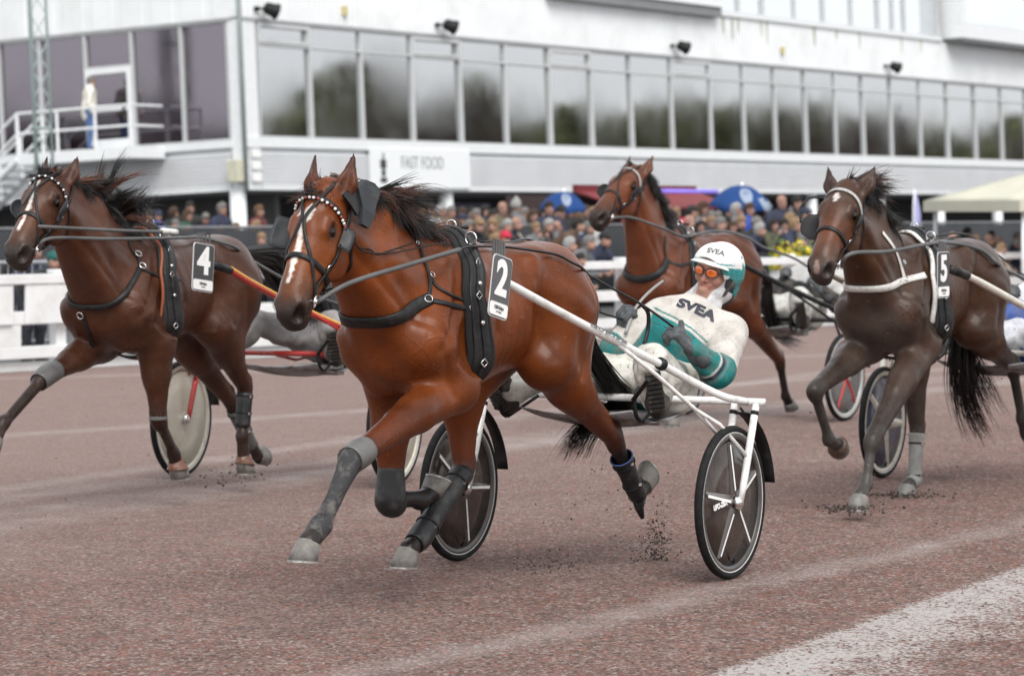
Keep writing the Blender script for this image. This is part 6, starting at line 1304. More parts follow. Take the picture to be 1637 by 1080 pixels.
def figure(pose):                  # faces +x, feet at z 0; coat parts take the object's colour
    B = Body(.021); hx = 0.0; hz = 1.62; lean = pose == 'lean'; tx = .34 if lean else .02; tz = -.27 if lean else 0
    hip = np.array([-.06 if lean else 0, 0, .92]); sh = np.array([tx, 0, 1.42+tz]); head = np.array([tx+(.13 if lean else .04), 0, hz+tz+(-.01 if lean else 0)])
    for s in (1, -1):
        k = np.array([.03, .10*s, .50]); B.cone(hip+np.array([0, .09*s, 0]), k, .105, .070, col='leg', k=.04); B.cone(k, (0, .11*s, .09), .070, .050, col='leg', k=.03); B.cone((-.03, .11*s, .05), (.15, .13*s, .045), .048, .040, col='shoe', k=.02)
        S = sh+np.array([0, .19*s, -.02])
        if pose == 'down': el, ha = S+np.array([-.03, .07*s, -.30]), S+np.array([.08, .05*s, -.56])
        elif pose == 'front': el, ha = S+np.array([.06, .06*s, -.28]), S+np.array([.27, -.10*s, -.20])
        elif pose == 'camera': el, ha = S+np.array([.14, .05*s, -.20]), S+np.array([.24, -.11*s, .10])
        else: el, ha = S+np.array([.14, .10*s, -.24]), S+np.array([.36, -.06*s, -.24])
        B.cone(S, el, .072, .058, k=.04); B.cone(el, lerp(el, ha, .82), .058, .045, k=.03); B.cone(lerp(el, ha, .86), ha, .040, .044, col='skin', k=.015)
    B.cone(hip-np.array([0, 0, .10]), hip+np.array([0, 0, .10]), .155, .150, LAT, 1.15, .05); B.cone(hip, sh-(sh-hip)*.18, .145, .150, LAT, 1.22, .06); B.cone(sh+np.array([0, .10, -.01]), sh-np.array([0, .10, .01]), .095, .095, k=.06)
    B.cone(sh, lerp(sh, head, .55), .075, .062, k=.03, col='coat'); B.cone(head+np.array([-.015, 0, .04]), head+np.array([.012, 0, -.035]), .078, .064, col='skin', k=.02); B.cone(head+np.array([.03, 0, -.04]), head+np.array([.05, 0, -.075]), .046, .032, col='skin', k=.02)
    B.cone(head+np.array([.076, 0, .01]), head+np.array([.094, 0, -.025]), .012, .017, col='skin', k=.015)
    V, Q = B.surface(2); ps = B.P; D = np.array([B.dist(p, V) for p in ps]); which = D.argmin(0); names = np.array([p['col'] for p in ps])[which]; C = np.zeros((len(V), 4)); C[names == 'coat'] = (.1, .1, .1, 1)
    C[names == 'skin'] = (.33, .19, .145, 0); C[names == 'leg'] = (.028, .03, .04, 0); C[names == 'shoe'] = (.02, .02, .02, 0)
    eye = (np.abs(V[:, 2]-head[2]-.012) < .016) & (np.abs(np.abs(V[:, 1])-.032) < .016) & (V[:, 0] > head[0]+.05); C[eye] = (.10, .05, .04, 0); mo = (np.abs(V[:, 2]-head[2]+.062) < .011) & (np.abs(V[:, 1]) < .026) & (V[:, 0] > head[0]+.05); C[mo] = (.26, .09, .08, 0)
    me = bpy.data.meshes.new('figure'); me.vertices.add(len(V)); me.vertices.foreach_set('co', V.astype(np.float32).ravel()); me.loops.add(4*len(Q)); me.loops.foreach_set('vertex_index', Q.astype(np.int32).ravel())
    me.polygons.add(len(Q)); me.polygons.foreach_set('loop_start', np.arange(0, 4*len(Q), 4, dtype=np.int32)); me.polygons.foreach_set('loop_total', np.full(len(Q), 4, np.int32)); me.update(calc_edges=True); me.validate()
    at = me.color_attributes.new('coat', 'FLOAT_COLOR', 'POINT'); at.data.foreach_set('color', C.astype(np.float32).ravel()); me.materials.append(M_crowd); me.polygons.foreach_set('use_smooth', [True]*len(me.polygons)); return me, head
FIG = {p: figure(p) for p in ('down', 'front', 'camera', 'lean')}
def hairmesh(kind):
    B = Body(.014)
    if kind == 'short': B.cone((-.035, 0, .045), (.0, 0, .065), .092, .085, k=.02); B.cone((-.05, 0, .0), (-.05, 0, -.04), .085, .07, k=.02); B.cone((.12, 0, -.02), (.13, 0, -.1), .085, .1, k=.01, sub=True)
    elif kind == 'long': B.cone((-.035, 0, .045), (.0, 0, .065), .096, .089, k=.02); B.cone((-.05, .05, .0), (-.04, .07, -.16), .07, .06, k=.03); B.cone((-.05, -.05, .0), (-.04, -.07, -.16), .07, .06, k=.03); B.cone((.13, 0, .0), (.13, 0, -.14), .085, .085, k=.01, sub=True)
    elif kind == 'cap': B.cone((-.025, 0, .055), (.0, 0, .070), .094, .088, k=.02); B.cone((.07, -.04, .060), (.07, .04, .060), .035, .035, (0, 0, 1), .3, .02); B.cone((.125, -.03, .05), (.125, .03, .05), .028, .028, (0, 0, 1), .25, .02); B.cone((0, 0, -.06), (0, 0, -.2), .1, .1, k=.01, sub=True)
    elif kind == 'beanie': B.cone((-.02, 0, .05), (-.01, 0, .085), .099, .090, k=.02); B.ball((-.01, 0, .185), .03, k=.01); B.cone((.0, 0, -.10), (0, 0, -.3), .12, .12, k=.01, sub=True)
    V, Q = B.surface(1); me = bpy.data.meshes.new(kind); me.from_pydata([tuple(v) for v in V], [], [tuple(int(i) for i in q) for q in Q]); me.materials.append(M_headwear); me.polygons.foreach_set('use_smooth', [True]*len(me.polygons)); return me
HAIR = {k: hairmesh(k) for k in ('short', 'long', 'cap', 'beanie')}
TONE = dict(black=(.016, .016, .018), navy=(.018, .024, .05), grey=(.13, .13, .135), khaki=(.12, .098, .06), olive=(.065, .068, .04), brown=(.085, .05, .032), red=(.28, .02, .03), blue=(.02, .07, .40), white=(.42, .42, .41), teal=(.01, .16, .16), lightblue=(.10, .30, .60), tan=(.17, .12, .08), pink=(.28, .16, .16), darkred=(.10, .015, .02), darkgreen=(.018, .07, .05), beige=(.42, .36, .27))
HTONE = dict(brown=(.05, .028, .016), dark=(.014, .011, .010), grey=(.15, .145, .14), white=(.27, .265, .26), blond=(.22, .145, .08), ginger=(.11, .06, .03), black=(.014, .014, .015), red=(.45, .02, .05), navy=(.02, .03, .06), green=(.01, .09, .08))
def spectator(px, py, D, coat, pose, hk, hc, label, group='spectators at the track side', turn=0.0, scale=None, foot=None, pos=None):
    me, head = FIG[pose]
    if pos is None:
        P = at_depth(px, py, D); s = P[2]/head[2] if scale is None else scale; s = min(max(s, .72), 1.12)
    else: P, s = pos, 1.0
    az = math.atan2(-FN[1], -FN[0])+turn; o = bpy.data.objects.new('person', me); COL.objects.link(o); o.scale = (s, s, s); o.rotation_euler = (0, 0, az); R = np.array([[math.cos(az), -math.sin(az)], [math.sin(az), math.cos(az)]]); off = R@(head[:2]*s)
    o.location = (P[0]-off[0], P[1]-off[1], P[2]-head[2]*s) if pos is None else P; o.color = (*TONE[coat], 1); tag(o, label, 'person', group)
    if hk:
        h = bpy.data.objects.new('hair' if hk in ('short', 'long') else ('cap' if hk == 'cap' else 'hat'), HAIR[hk]); COL.objects.link(h); h.parent = o; h.location = tuple(head); h.scale = (.89, .89, .89); h.color = (*HTONE[hc], 1)
    return o
words = {'short': 'short {} hair', 'long': 'long {} hair', 'cap': '{} cap', 'beanie': '{} bobble hat', None: 'bald head'}
POSE = dict(down='standing', front='hands together', camera='holding a phone up', lean='leaning on the rail')
ROWS = {                            # x, y, depth, coat, pose, headwear, its colour, where
 'behind barrier, left of blue umbrellas': [(675, 345, 51, 'black', 'down', 'short', 'ginger'), (697, 352, 51, 'brown', 'front', 'long', 'ginger'), (706, 338, 54, 'khaki', 'down', 'short', 'white'), (722, 340, 53, 'tan', 'front', 'short', 'grey'), (741, 352, 54, 'grey', 'down', 'cap', 'navy'), (762, 345, 51, 'black', 'front', 'short', 'grey'), (787, 362, 49, 'pink', 'lean', 'long', 'blond'), (788, 346, 54, 'darkred', 'down', 'short', 'dark'), (804, 334, 51, 'khaki', 'front', None, ''), (826, 332, 51, 'grey', 'down', 'beanie', 'white'), (839, 343, 53, 'white', 'front', 'long', 'grey'), (853, 346, 51, 'olive', 'down', 'long', 'brown'), (730, 362, 50, 'brown', 'lean', 'short', 'dark'), (815, 358, 49.5, 'beige', 'lean', 'long', 'brown')],
 'under the left blue umbrella': [(878, 334, 51, 'navy', 'front', 'short', 'dark'), (897, 340, 51.5, 'black', 'down', 'cap', 'black'), (926, 350, 53, 'darkred', 'down', 'short', 'ginger'), (944, 356, 50, 'white', 'front', 'short', 'brown')],
 'near the red awning': [(1064, 330, 54, 'black', 'down', 'long', 'brown'), (1075, 352, 50, 'black', 'front', 'short', 'dark'), (1092, 362, 50, 'pink', 'lean', 'cap', 'red'), (1107, 340, 51, 'black', 'camera', 'short', 'black'), (1125, 334, 52, 'grey', 'down', 'long', 'brown'), (1138, 356, 50, 'navy', 'front', 'short', 'blond'), (1148, 348, 54, 'white', 'down', 'short', 'grey')],
 'below the right blue umbrella': [(1162, 358, 50, 'black', 'lean', 'short', 'dark'), (1178, 336, 51, 'grey', 'front', 'short', 'white'), (1199, 336, 51, 'blue', 'front', 'short', 'brown'), (1221, 342, 52, 'brown', 'front', 'long', 'brown'), (1210, 360, 49, 'black', 'lean', 'cap', 'grey')],
 'right of the blue umbrellas': [(1250, 324, 51, 'navy', 'front', None, ''), (1275, 326, 52, 'black', 'down', 'short', 'dark'), (1264, 351, 50, 'black', 'front', 'long', 'blond'), (1238, 346, 53, 'olive', 'down', 'short', 'dark'), (1288, 344, 51, 'grey', 'camera', 'cap', 'navy')],
 'behind the plate 5 horse': [(1453, 373, 50, 'darkred', 'down', None, ''), (1469, 368, 52, 'navy', 'down', 'short', 'grey'), (1432, 366, 52, 'black', 'down', 'short', 'grey')],
 'under the cream canopy': [(1560, 387, 46.5, 'tan', 'lean', 'short', 'ginger'), (1585, 378, 50, 'black', 'down', 'short', 'dark'), (1602, 398, 48, 'beige', 'lean', 'long', 'blond'), (1627, 380, 50, 'navy', 'front', 'short', 'grey'), (1640, 372, 52, 'grey', 'down', 'short', 'brown'), (1540, 382, 51, 'brown', 'down', 'cap', 'black')],
 'at the fence behind the plate 2 horse': [(793, 385, 42, 'tan', 'lean', 'short', 'blond'), (808, 383, 42, 'black', 'lean', 'cap', 'red'), (912, 392, 39.8, 'olive', 'lean', 'short', 'white'), (943, 389, 40.6, 'grey', 'lean', 'short', 'grey'), (968, 384, 41, 'navy', 'lean', 'cap', 'black'), (928, 416, 39.0, 'teal', 'lean', 'short', 'dark')],
 'behind the plate 4 horse': [(253, 346, 60, 'blue', 'down', 'cap', 'navy'), (304, 333, 57, 'black', 'down', 'short', 'dark'), (355, 342, 58, 'darkred', 'down', 'short', 'dark'), (301, 374, 46, 'tan', 'lean', 'short', 'blond'), (354, 372, 47, 'navy', 'front', 'long', 'blond'), (361, 390, 43, 'black', 'lean', 'cap', 'navy'), (378, 366, 50, 'brown', 'down', 'short', 'ginger'), (280, 360, 55, 'grey', 'down', 'short', 'grey')],
 'beside the white corner column': [(415, 338, 57, 'darkred', 'down', 'short', 'ginger'), (411, 362, 50, 'beige', 'front', 'long', 'blond'), (418, 384, 45, 'lightblue', 'lean', 'short', 'blond')],
 'at the fence below plate 4 horse head': [(86, 418, 32.6, 'black', 'lean', 'cap', 'green'), (58, 402, 34, 'navy', 'lean', 'short', 'dark'), (102, 398, 35, 'darkred', 'lean', 'short', 'ginger'), (22, 404, 34, 'black', 'lean', 'long', 'brown')],
}
seen = {}; turns = np.random.default_rng(3)
for where, L in ROWS.items():
    for (x, y, D, coat, pose, hk, hc) in L:
        lab = f'{coat.replace("lightblue", "light blue").replace("darkred", "dark red").replace("darkgreen", "dark green")} coat, {words[hk].format(hc)}, {where}'
        spectator(x, y, D, coat, pose, hk, hc, 'person in '+lab, turn=turns.normal()*.45-.15)
# second rank, seen in the gaps between the front heads
rg = np.random.default_rng(5); gaps = [(640, 965, 15, 'far behind the black barrier'), (1055, 1300, 13, 'in the back row near the umbrellas'), (210, 375, 6, 'in the shade of the stand behind plate 4')]
ord_ = ['first', 'second', 'third', 'fourth', 'fifth', 'sixth', 'seventh', 'eighth', 'ninth', 'tenth', 'eleventh', 'twelfth', 'thirteenth', 'fourteenth', 'fifteenth']
for x0, x1, n, where in gaps:
    for k in range(n):
        x = x0+(x1-x0)*(k+.5+rg.normal()*.2)/n; coat = ['black', 'navy', 'black', 'brown', 'darkgreen', 'black', 'navy'][rg.integers(7)]; hk = ['short', 'short', 'long', 'cap'][rg.integers(4)]; hc = ['dark', 'brown', 'grey', 'blond', 'black'][rg.integers(5)]
        spectator(x, 343+rg.normal()*4, 56+rg.random()*2, coat, ['down', 'front'][rg.integers(2)], hk, hc, f'{ord_[k]} person from left {where}, {coat.replace("darkred", "dark red").replace("darkgreen", "dark green")} coat', turn=rg.normal()*.5)
for x0, x1, n, where in ((648, 955, 14, 'of the low row at the black barrier'), (1070, 1290, 10, 'of the low row under the umbrellas'), (1430, 1640, 8, 'of the row behind plate 5')):
    for k in range(n):
        x = x0+(x1-x0)*(k+.5+rg.normal()*.22)/n; coat = ['black', 'navy', 'grey', 'black', 'black', 'navy', 'olive', 'brown'][rg.integers(8)]; hk = ['short', 'short', 'long', 'cap', 'short', None][rg.integers(6)]; hc = ['dark', 'brown', 'grey', 'blond', 'white'][rg.integers(5)]; y = 360+rg.normal()*4 if x < 1400 else 384+rg.normal()*4
        spectator(x, y, 48.5+rg.random()*1.5, coat, ['front', 'lean', 'camera', 'lean'][rg.integers(4)], hk, hc, f'{ord_[k]} person from left {where}, {coat} coat', turn=rg.normal()*.5)
# man on the balcony
me, head = FIG['down']; q = bl(-.70, 4.05, 1.055); o = spectator(0, 0, 0, 'beige', 'down', 'short', 'grey', 'man in cream jacket and blue jeans standing on the balcony', None, turn=0, pos=tuple(q)); o.rotation_euler = (0, 0, math.radians(10)); o.color = (.66, .64, .56, 1); o.scale = (1.12, 1.12, 1.02)
m2 = M_crowd.copy(); m2.name = 'jeans'; me2 = me.copy(); o.data = me2; a = me2.color_attributes['coat']; buf = np.empty(len(me2.vertices)*4, np.float32); a.data.foreach_get('color', buf); buf = buf.reshape(-1, 4); sel = (np.abs(buf[:, 0]-.028) < .004) & (buf[:, 3] == 0); buf[sel] = (.07, .13, .28, 0); a.data.foreach_set('color', buf.ravel())
# ---------------------------------------------------------------- fence, barrier, umbrellas, stalls
az_f = math.atan2(FD[1], FD[0]); fo = empty('fence', (FA[0], FA[1], 0), az_f); tag(fo, 'white painted rail fence along the far side of the track', 'fence')
M_fence = mat('fence_white', (.70, .71, .71), .5, var=.05, vscale=2, dirt=(.35, .32, .28), dirt_amt=.18, dscale=3)
def fbox(n, x0, x1, y0, y1, z0, z1, m=M_fence, p=fo, bv=.008): mb = MB(); mb.box(((x0+x1)/2, (y0+y1)/2, (z0+z1)/2), (x1-x0, y1-y0, z1-z0)); return mb.build(n, m, p, False, bv)
X0, X1 = -8.0, 34.0
fbox('top_rail', X0, X1, -.09, .09, .93, 1.03); fbox('middle_rail', X0, X1, -.04, .04, .50, .64); fbox('bottom_rail', X0, X1, -.04, .04, .14, .27)
x = X0
while x < X1: fbox('post', x-.07, x+.07, -.06+.10, .06+.10, 0, 1.0); fbox('post_cap', x-.085, x+.085, .025, .175, 1.031, 1.075); x += 2.05
def fx(px): return float((fpt(px)[:2]-FA)@FD)
pn = fbox('panel', fx(34), fx(34)+2.4, -.075, -.042, .505, .925)
place_text('panel_lettering', 'WWW', ((fx(34)+1.15), -.079, .715), (1, 0, 0), (0, 0, 1), .40, mat('fence_letters', (.10, .10, .12), .6), pn, bold=.008, extrude=.002, sx=.8)
fbox('low_board', X0, fx(30), -.035, -.01, .27, .50); fbox('panel', X0, fx(14), -.075, -.042, .505, .925); fbox('kickboard', X0, X1, .05, .08, .0, .10)
# black cloth barrier with emblems, six metres behind
bo = empty('barrier', (*(FA+FN*7.5), 0), az_f); tag(bo, 'black cloth barrier with yellow emblems in front of the standing crowd', 'barrier')
M_cloth_b = mat('black_cloth', (.022, .024, .028), .8, var=.25, vscale=3)
V = []; n = 240
for i in range(n+1):
    x = -4+40*i/n
    for z in (.02, .70, 1.42): V.append((x, .03*math.sin(x*5.1)*math.sin(x*1.3+z), z))
Fc = [(i*3+k, (i+1)*3+k, (i+1)*3+k+1, i*3+k+1) for i in range(n) for k in range(2)]
o = mesh_obj('barrier_cloth', V, Fc, M_cloth_b, bo); md = o.modifiers.new('t', 'SOLIDIFY'); md.thickness = .008
mb = MB()
for k in range(17): mb.tube([(-4+2.5*k, .06, 0), (-4+2.5*k, .06, 1.45)], .022, 8)
mb.tube([(-4, .06, 1.45), (36, .06, 1.45)], .024, 8); mb.build('barrier_frame', mat('barrier_steel', (.22, .22, .23), .4, .6), bo)
M_emb_y = mat('emblem_yellow', (.62, .42, .05), .6, var=.35, vscale=14, dirt=(.5, .07, .02), dirt_amt=.9, dscale=7); M_emb_r = mat('emblem_red', (.45, .07, .03), .6)
def bx(px): q = fpt(px, 0, 7.5); return float((q[:2]-(FA+FN*7.5))@FD)
for px, w, h, z in ((873, .44, .46, 1.20), (1275, .42, .56, 1.08)):
    V, Fc = lathe_geo([(.001, 0), (w*.5, .001), (w*.5, .006), (.001, .008)], (0, 0, 0), (0, -1, 0), 28, (1, 0, 0)); V = np.array(V)*np.array([1, 1, h/w])+np.array([bx(px), -.055, z]); mesh_obj('emblem', V, Fc, M_emb_y, bo)
    V, Fc = lathe_geo([(.001, .009), (w*.22, .010), (w*.16, .014), (.001, .015)], (0, 0, 0), (0, -1, 0), 9, (1, 0, 0)); V = np.array(V)*np.array([1, 1, 1.2])+np.array([bx(px)-.03, -.055, z-.02]); mesh_obj('emblem_figure', V, Fc, M_emb_r, bo)
# steel crowd barrier behind the fence at the left
q0, q1 = fpt(-60, 0, 1.2), fpt(78, 0, 1.2); co = empty('crowd_barrier', tuple(q0), az_f); tag(co, 'grey steel crowd barrier behind the fence at far left', 'barrier'); Lb = np.linalg.norm(q1-q0); mb = MB()
for z in (.25, 1.13): mb.tube([(0, 0, z), (Lb, 0, z)], .024, 8)
for k in range(int(Lb/.12)): mb.tube([(.06+k*.12, 0, .25), (.06+k*.12, 0, 1.13)], .008, 5)
for x in (0, Lb): mb.tube([(x, 0, 0), (x, 0, 1.13)], .024, 8); mb.box((x, 0, .02), (.06, .5, .03))
mb.build('barrier_bars', mat('galvanised', (.36, .37, .39), .4, .5), co)
# flower trough on the fence
def blossoms(name, c, w, h, n, cols, label, seed):
    rg = np.random.default_rng(seed); o = empty(name, (c[0], c[1], 0), az_f); tag(o, label, 'flowers'); z = c[2]; mb = MB(); mb.box((0, 0, (z-.05)/2), (w*.9, .22, z-.05)); mb.build('planter', M_fence, o, False, .01)
    for m, sh in cols:
        mb = MB()
        for i in range(int(n*sh)):
            p = np.array([rg.uniform(-.5, .5)*w, rg.normal()*.09, z+abs(rg.normal())*h*.45-.03]); p[2] -= abs(p[0]/w)**2*h*.9; R = np.linalg.qr(rg.normal(size=(3, 3)))[0]; s = .028+.02*rg.random(); mb.add([p+R@np.array(q)*s for q in ((-1, -.6, 0), (1, -.6, .2), (1, .6, 0), (-1, .6, .2))], [(0, 1, 2, 3)])
        mb.build('foliage' if m is M_leafy else 'blossom', m, o, False)
M_leafy = mat('bedding_leaf', (.07, .13, .03), .7, var=.4); M_petal = mat('yellow_petal', (.62, .50, .03), .6, var=.25)
q = fpt(1268, .93, .5); blossoms('flower_box', q, 1.05, .28, 900, ((M_petal, .6), (M_leafy, .4)), 'trough of yellow flowers behind the white fence, left of plate 5 horse nose', 8)
# umbrellas
M_blue = mat('umbrella_blue', (.014, .050, .175), .75, spec=.2, var=.15, vscale=4); M_emw = mat('umbrella_white', (.24, .29, .38), .7)
def umbrella(px, top, rim, halfw, D, label, tilt, white=False):
    R = halfw/F*D; P = at_depth(px, rim, D); hgt = (rim-top)/F*D; o = empty('umbrella', (P[0], P[1], P[2]), .2); o.rotation_euler = (tilt, 0, .2); tag(o, label, 'umbrella', 'blue umbrellas over the crowd'); n = 8; V = [(0, 0, hgt)]; Fc = []; rows = 6; sub = 4
    for r in range(1, rows+1):
        t = r/rows
        for i in range(n*sub):
            a = 2*math.pi*i/(n*sub); f = (i % sub)/sub; sc = 1-.07*math.sin(math.pi*f)*t; V.append((R*t*sc*math.cos(a), R*t*sc*math.sin(a), hgt*(1-t**1.9)+.03*math.sin(math.pi*f)*t))
    m = n*sub
    for i in range(m): Fc.append((0, 1+i, 1+(i+1) % m))
    for r in range(rows-1):
        for i in range(m): Fc.append((1+r*m+i, 1+(r+1)*m+i, 1+(r+1)*m+(i+1) % m, 1+r*m+(i+1) % m))
    c = mesh_obj('canopy', V, Fc, [M_blue, M_emw], o); md = c.modifiers.new('t', 'SOLIDIFY'); md.thickness = .004
    if white:
        for k, p in enumerate(c.data.polygons):
            if k >= m and (p.center.x > R*.45) and p.center.y < 0 and p.center.y > -R*.75 and p.center.z < hgt*.45: p.material_index = 1
    tube('shaft', [(0, 0, hgt+.06), (0, 0, -.95)], .010, M_chrome, o, 8); mb = MB()
    for k in range(n): a = 2*math.pi*k/n; mb.tube([(0, 0, hgt*.55-.1), (R*.5*math.cos(a), R*.5*math.sin(a), hgt*.70)], .004, 4)
    mb.build('ribs', M_chrome, o); d = nrm(np.array([math.sin(.2)*0-.15, -1, .0])); e = [0.0, -R*.52]
    bv = BVHTree.FromPolygons([tuple(v) for v in V], [f for f in Fc]); W_ = MB(); cen = []
    for rr, nn, mm in ((R*.19, 20, 0), ):
        for q in range(nn+1):
            a = 2*math.pi*q/nn; x = (rr*math.cos(a) if q < nn else 0); y = e[1]+(rr*1.35*math.sin(a) if q < nn else 0); h = bv.ray_cast(Vector((x, y, 3)), Vector((0, 0, -1))); cen.append((x, y, h[0].z+.010 if h[0] else .1))
    em = mesh_obj('emblem', cen, [(q, (q+1) % 20, 20) for q in range(20)], M_emw, c, False)
    h2 = [(x*.55, e[1]+(y-e[1])*.55, z+.006) for x, y, z in cen]; mesh_obj('emblem_crest', h2, [(q, (q+1) % 20, 20) for q in range(0, 20, 2)], mat('crest_blue', (.16, .22, .34), .7), em, False)
umbrella(900, 306, 334, 40, 52, 'blue umbrella with white crest left of the bay horse nose', .22); umbrella(1184, 296, 330, 53, 52, 'larger blue umbrella with white crest and white panel right of bay horse', .22, True)
# red stall awning with purple light strip
P = at_depth(1040, 322, 60); so_ = empty('food_stall', (P[0], P[1], 0), az_f); tag(so_, 'red food stall awning with glowing purple light strip behind bay horse', 'stall'); z0, z1 = P[2]-.12, P[2]+.20; M_awn = mat('red_awning', (.16, .014, .018), .7, var=.2); M_awn2 = mat('dark_red_awning', (.14, .012, .018), .6)
V = [(-2.2, -.9, z0), (1.9, -.9, z0), (1.9, .2, z1), (-2.2, .2, z1)]; o = mesh_obj('awning', V, [(0, 1, 2, 3)], M_awn, so_, False); md = o.modifiers.new('t', 'SOLIDIFY'); md.thickness = .03
mb = MB(); mb.box((-.15, .25, z1+.05), (4.1, .10, .14)); mb.build('awning_beam', M_awn2, so_, False); mb = MB(); mb.box((-.15, 1.2, 1.0), (4.0, 1.6, 2.0)); mb.build('stall_body', mat('stall_dark', (.05, .03, .03), .8), so_, False)
for x in (-2.1, 1.8): tube('awning_post', [(x, -.85, 0), (x, -.85, z0)], .03, M_awn2, so_, 8)
tube('light_strip', [(-2.1, -.93, z1+.0), (1.0, -.93, z1+.0)], .038, mat('purple_glow', (.2, .15, .6), .5, emit=(.30, .22, .95), estr=.25), so_, 10)
P = at_depth(1054, 301, 60); so2 = empty('loudspeaker', (P[0], P[1], z1+.12), az_f); tag(so2, 'small black loudspeaker on top of the red stall', 'loudspeaker'); mb = MB(); mb.box((0, .2, P[2]-z1-.08), (.24, .2, .26)); mb.build('speaker_box', M_black, so2, True, .02); tube('speaker_foot', [(0, .2, 0), (0, .2, P[2]-z1-.2)], .03, M_black, so2, 8)
# cream canopy at the right edge
P = at_depth(1690, 330, 49.5); ca = empty('canopy', (P[0], P[1], 0), .35); tag(ca, 'cream square canopy on posts at the right edge', 'canopy'); M_cream_c = mat('cream_canvas', (.50, .49, .40), .8, var=.06, vscale=2); R = 1.62; zt, zb = at_depth(1690, 268, 49.5)[2], at_depth(1690, 320, 48)[2]
V = [(-R, -R, zb), (R, -R, zb), (R, R, zb), (-R, R, zb), (0, 0, zt+.05)]; 
for i in range(4): pass
grid = []; Fc = []
for q in range(4):
    a, b = np.array(V[q]), np.array(V[(q+1) % 4]); ap = np.array(V[4]); n = 6; b0 = len(grid)
    for r in range(n+1):
        for c in range(n+1): t = r/n; p = lerp(lerp(a, b, c/n), ap, t); p = p+np.array([0, 0, -.07*math.sin(math.pi*t)*math.sin(math.pi*c/n)]); grid.append(p)
    for r in range(n):
        for c in range(n): Fc.append((b0+r*(n+1)+c, b0+r*(n+1)+c+1, b0+(r+1)*(n+1)+c+1, b0+(r+1)*(n+1)+c))
o = mesh_obj('canopy_roof', grid, Fc, M_cream_c, ca); md = o.modifiers.new('t', 'SOLIDIFY'); md.thickness = .01
mb = MB()
for q in range(4): a, b = np.array(V[q]), np.array(V[(q+1) % 4]); mb.box((a+b)/2-np.array([0, 0, .095]), (abs(b-a)[0]+.012 if abs(b-a)[0] > .1 else .012, abs(b-a)[1]-.012 if abs(b-a)[1] > .1 else .012, .18))
mb.build('valance', M_cream_c, ca, False)
for x in (-R+.15, R-.15):
    for y in (-R+.15, R-.15): tube('canopy_post', [(x, y, 0), (x, y, zb)], .035, M_white_clad, ca, 8)
# violet feather flag
P = at_depth(1460, 380, 60); fl = empty('feather_flag', (P[0], P[1], 0), az_f); tag(fl, 'tall pale violet feather flag in front of the columns', 'flag'); z1 = at_depth(1470, 303, 60)[2]; tube('flag_pole', [(0, 0, 0), (.01, 0, z1-.3), (.05, 0, z1)], .02, M_white_clad, fl, 8)
V = []; n = 12
for i in range(n+1): t = i/n; z = .9+(z1-.9)*t; V += [(.03, .02*math.sin(6*t), z), (.24+.04*math.sin(5*t)-.08*t**4, .03*math.sin(6*t+1), z)]
o = mesh_obj('flag_cloth', V, [(2*i, 2*i+1, 2*i+3, 2*i+2) for i in range(n)], mat('violet_cloth', (.40, .40, .66), .7, var=.12, vscale=3), fl); md = o.modifiers.new('t', 'SOLIDIFY'); md.thickness = .004
# flung dirt under the hooves
def clods(name, c, spread, n, s0, seed, label=None):
    rg = np.random.default_rng(seed); mb = MB()
    for i in range(n):
        p = np.array(c)+rg.normal(size=3)*np.array(spread); p[2] = abs(p[2])+.003; s = s0*(.14+1.0*rg.random()**4); V, Fc = sphere_geo(p, (s, s*.8, s*.7), 6, 4, np.linalg.qr(rg.normal(size=(3, 3)))[0]); mb.add(V+rg.normal(size=(len(V), 3))*s*.25, Fc)
    o = mb.build(name, M_clod, None); tag(o, label, None, None, 'stuff'); return o
M_clod = mat('damp_clod', (.055, .040, .034), .95, var=.4, vscale=20)
clods('flying_dirt', frs.glob(Q2(1052, 862, .12)), (.030, .04, .085), 520, .0065, 1); clods('flying_dirt', frs.glob(Q2(1040, 880, .12)), (.07, .05, .05), 320, .005, 8); clods('flying_dirt', frs.glob(Q2(985, 800, .10)), (.20, .15, .16), 180, .0055, 2); clods('flying_dirt', frs.glob(Q2(875, 900, .05)), (.09, .06, .022), 320, .006, 3)
clods('flying_dirt', f4.glob(f4.at(372, 760, .13)), (.10, .06, .045), 240, .008, 4); clods('flying_dirt', f5.glob(f5.at(1440, 792, -.13)), (.12, .08, .012), 320, .010, 5); clods('flying_dirt', f5.glob(f5.at(1366, 812, .17)), (.11, .08, .012), 320, .010, 6); clods('flying_dirt', f5.glob(f5.at(1420, 600, .2)), (.5, .3, .55), 220, .0055, 7)
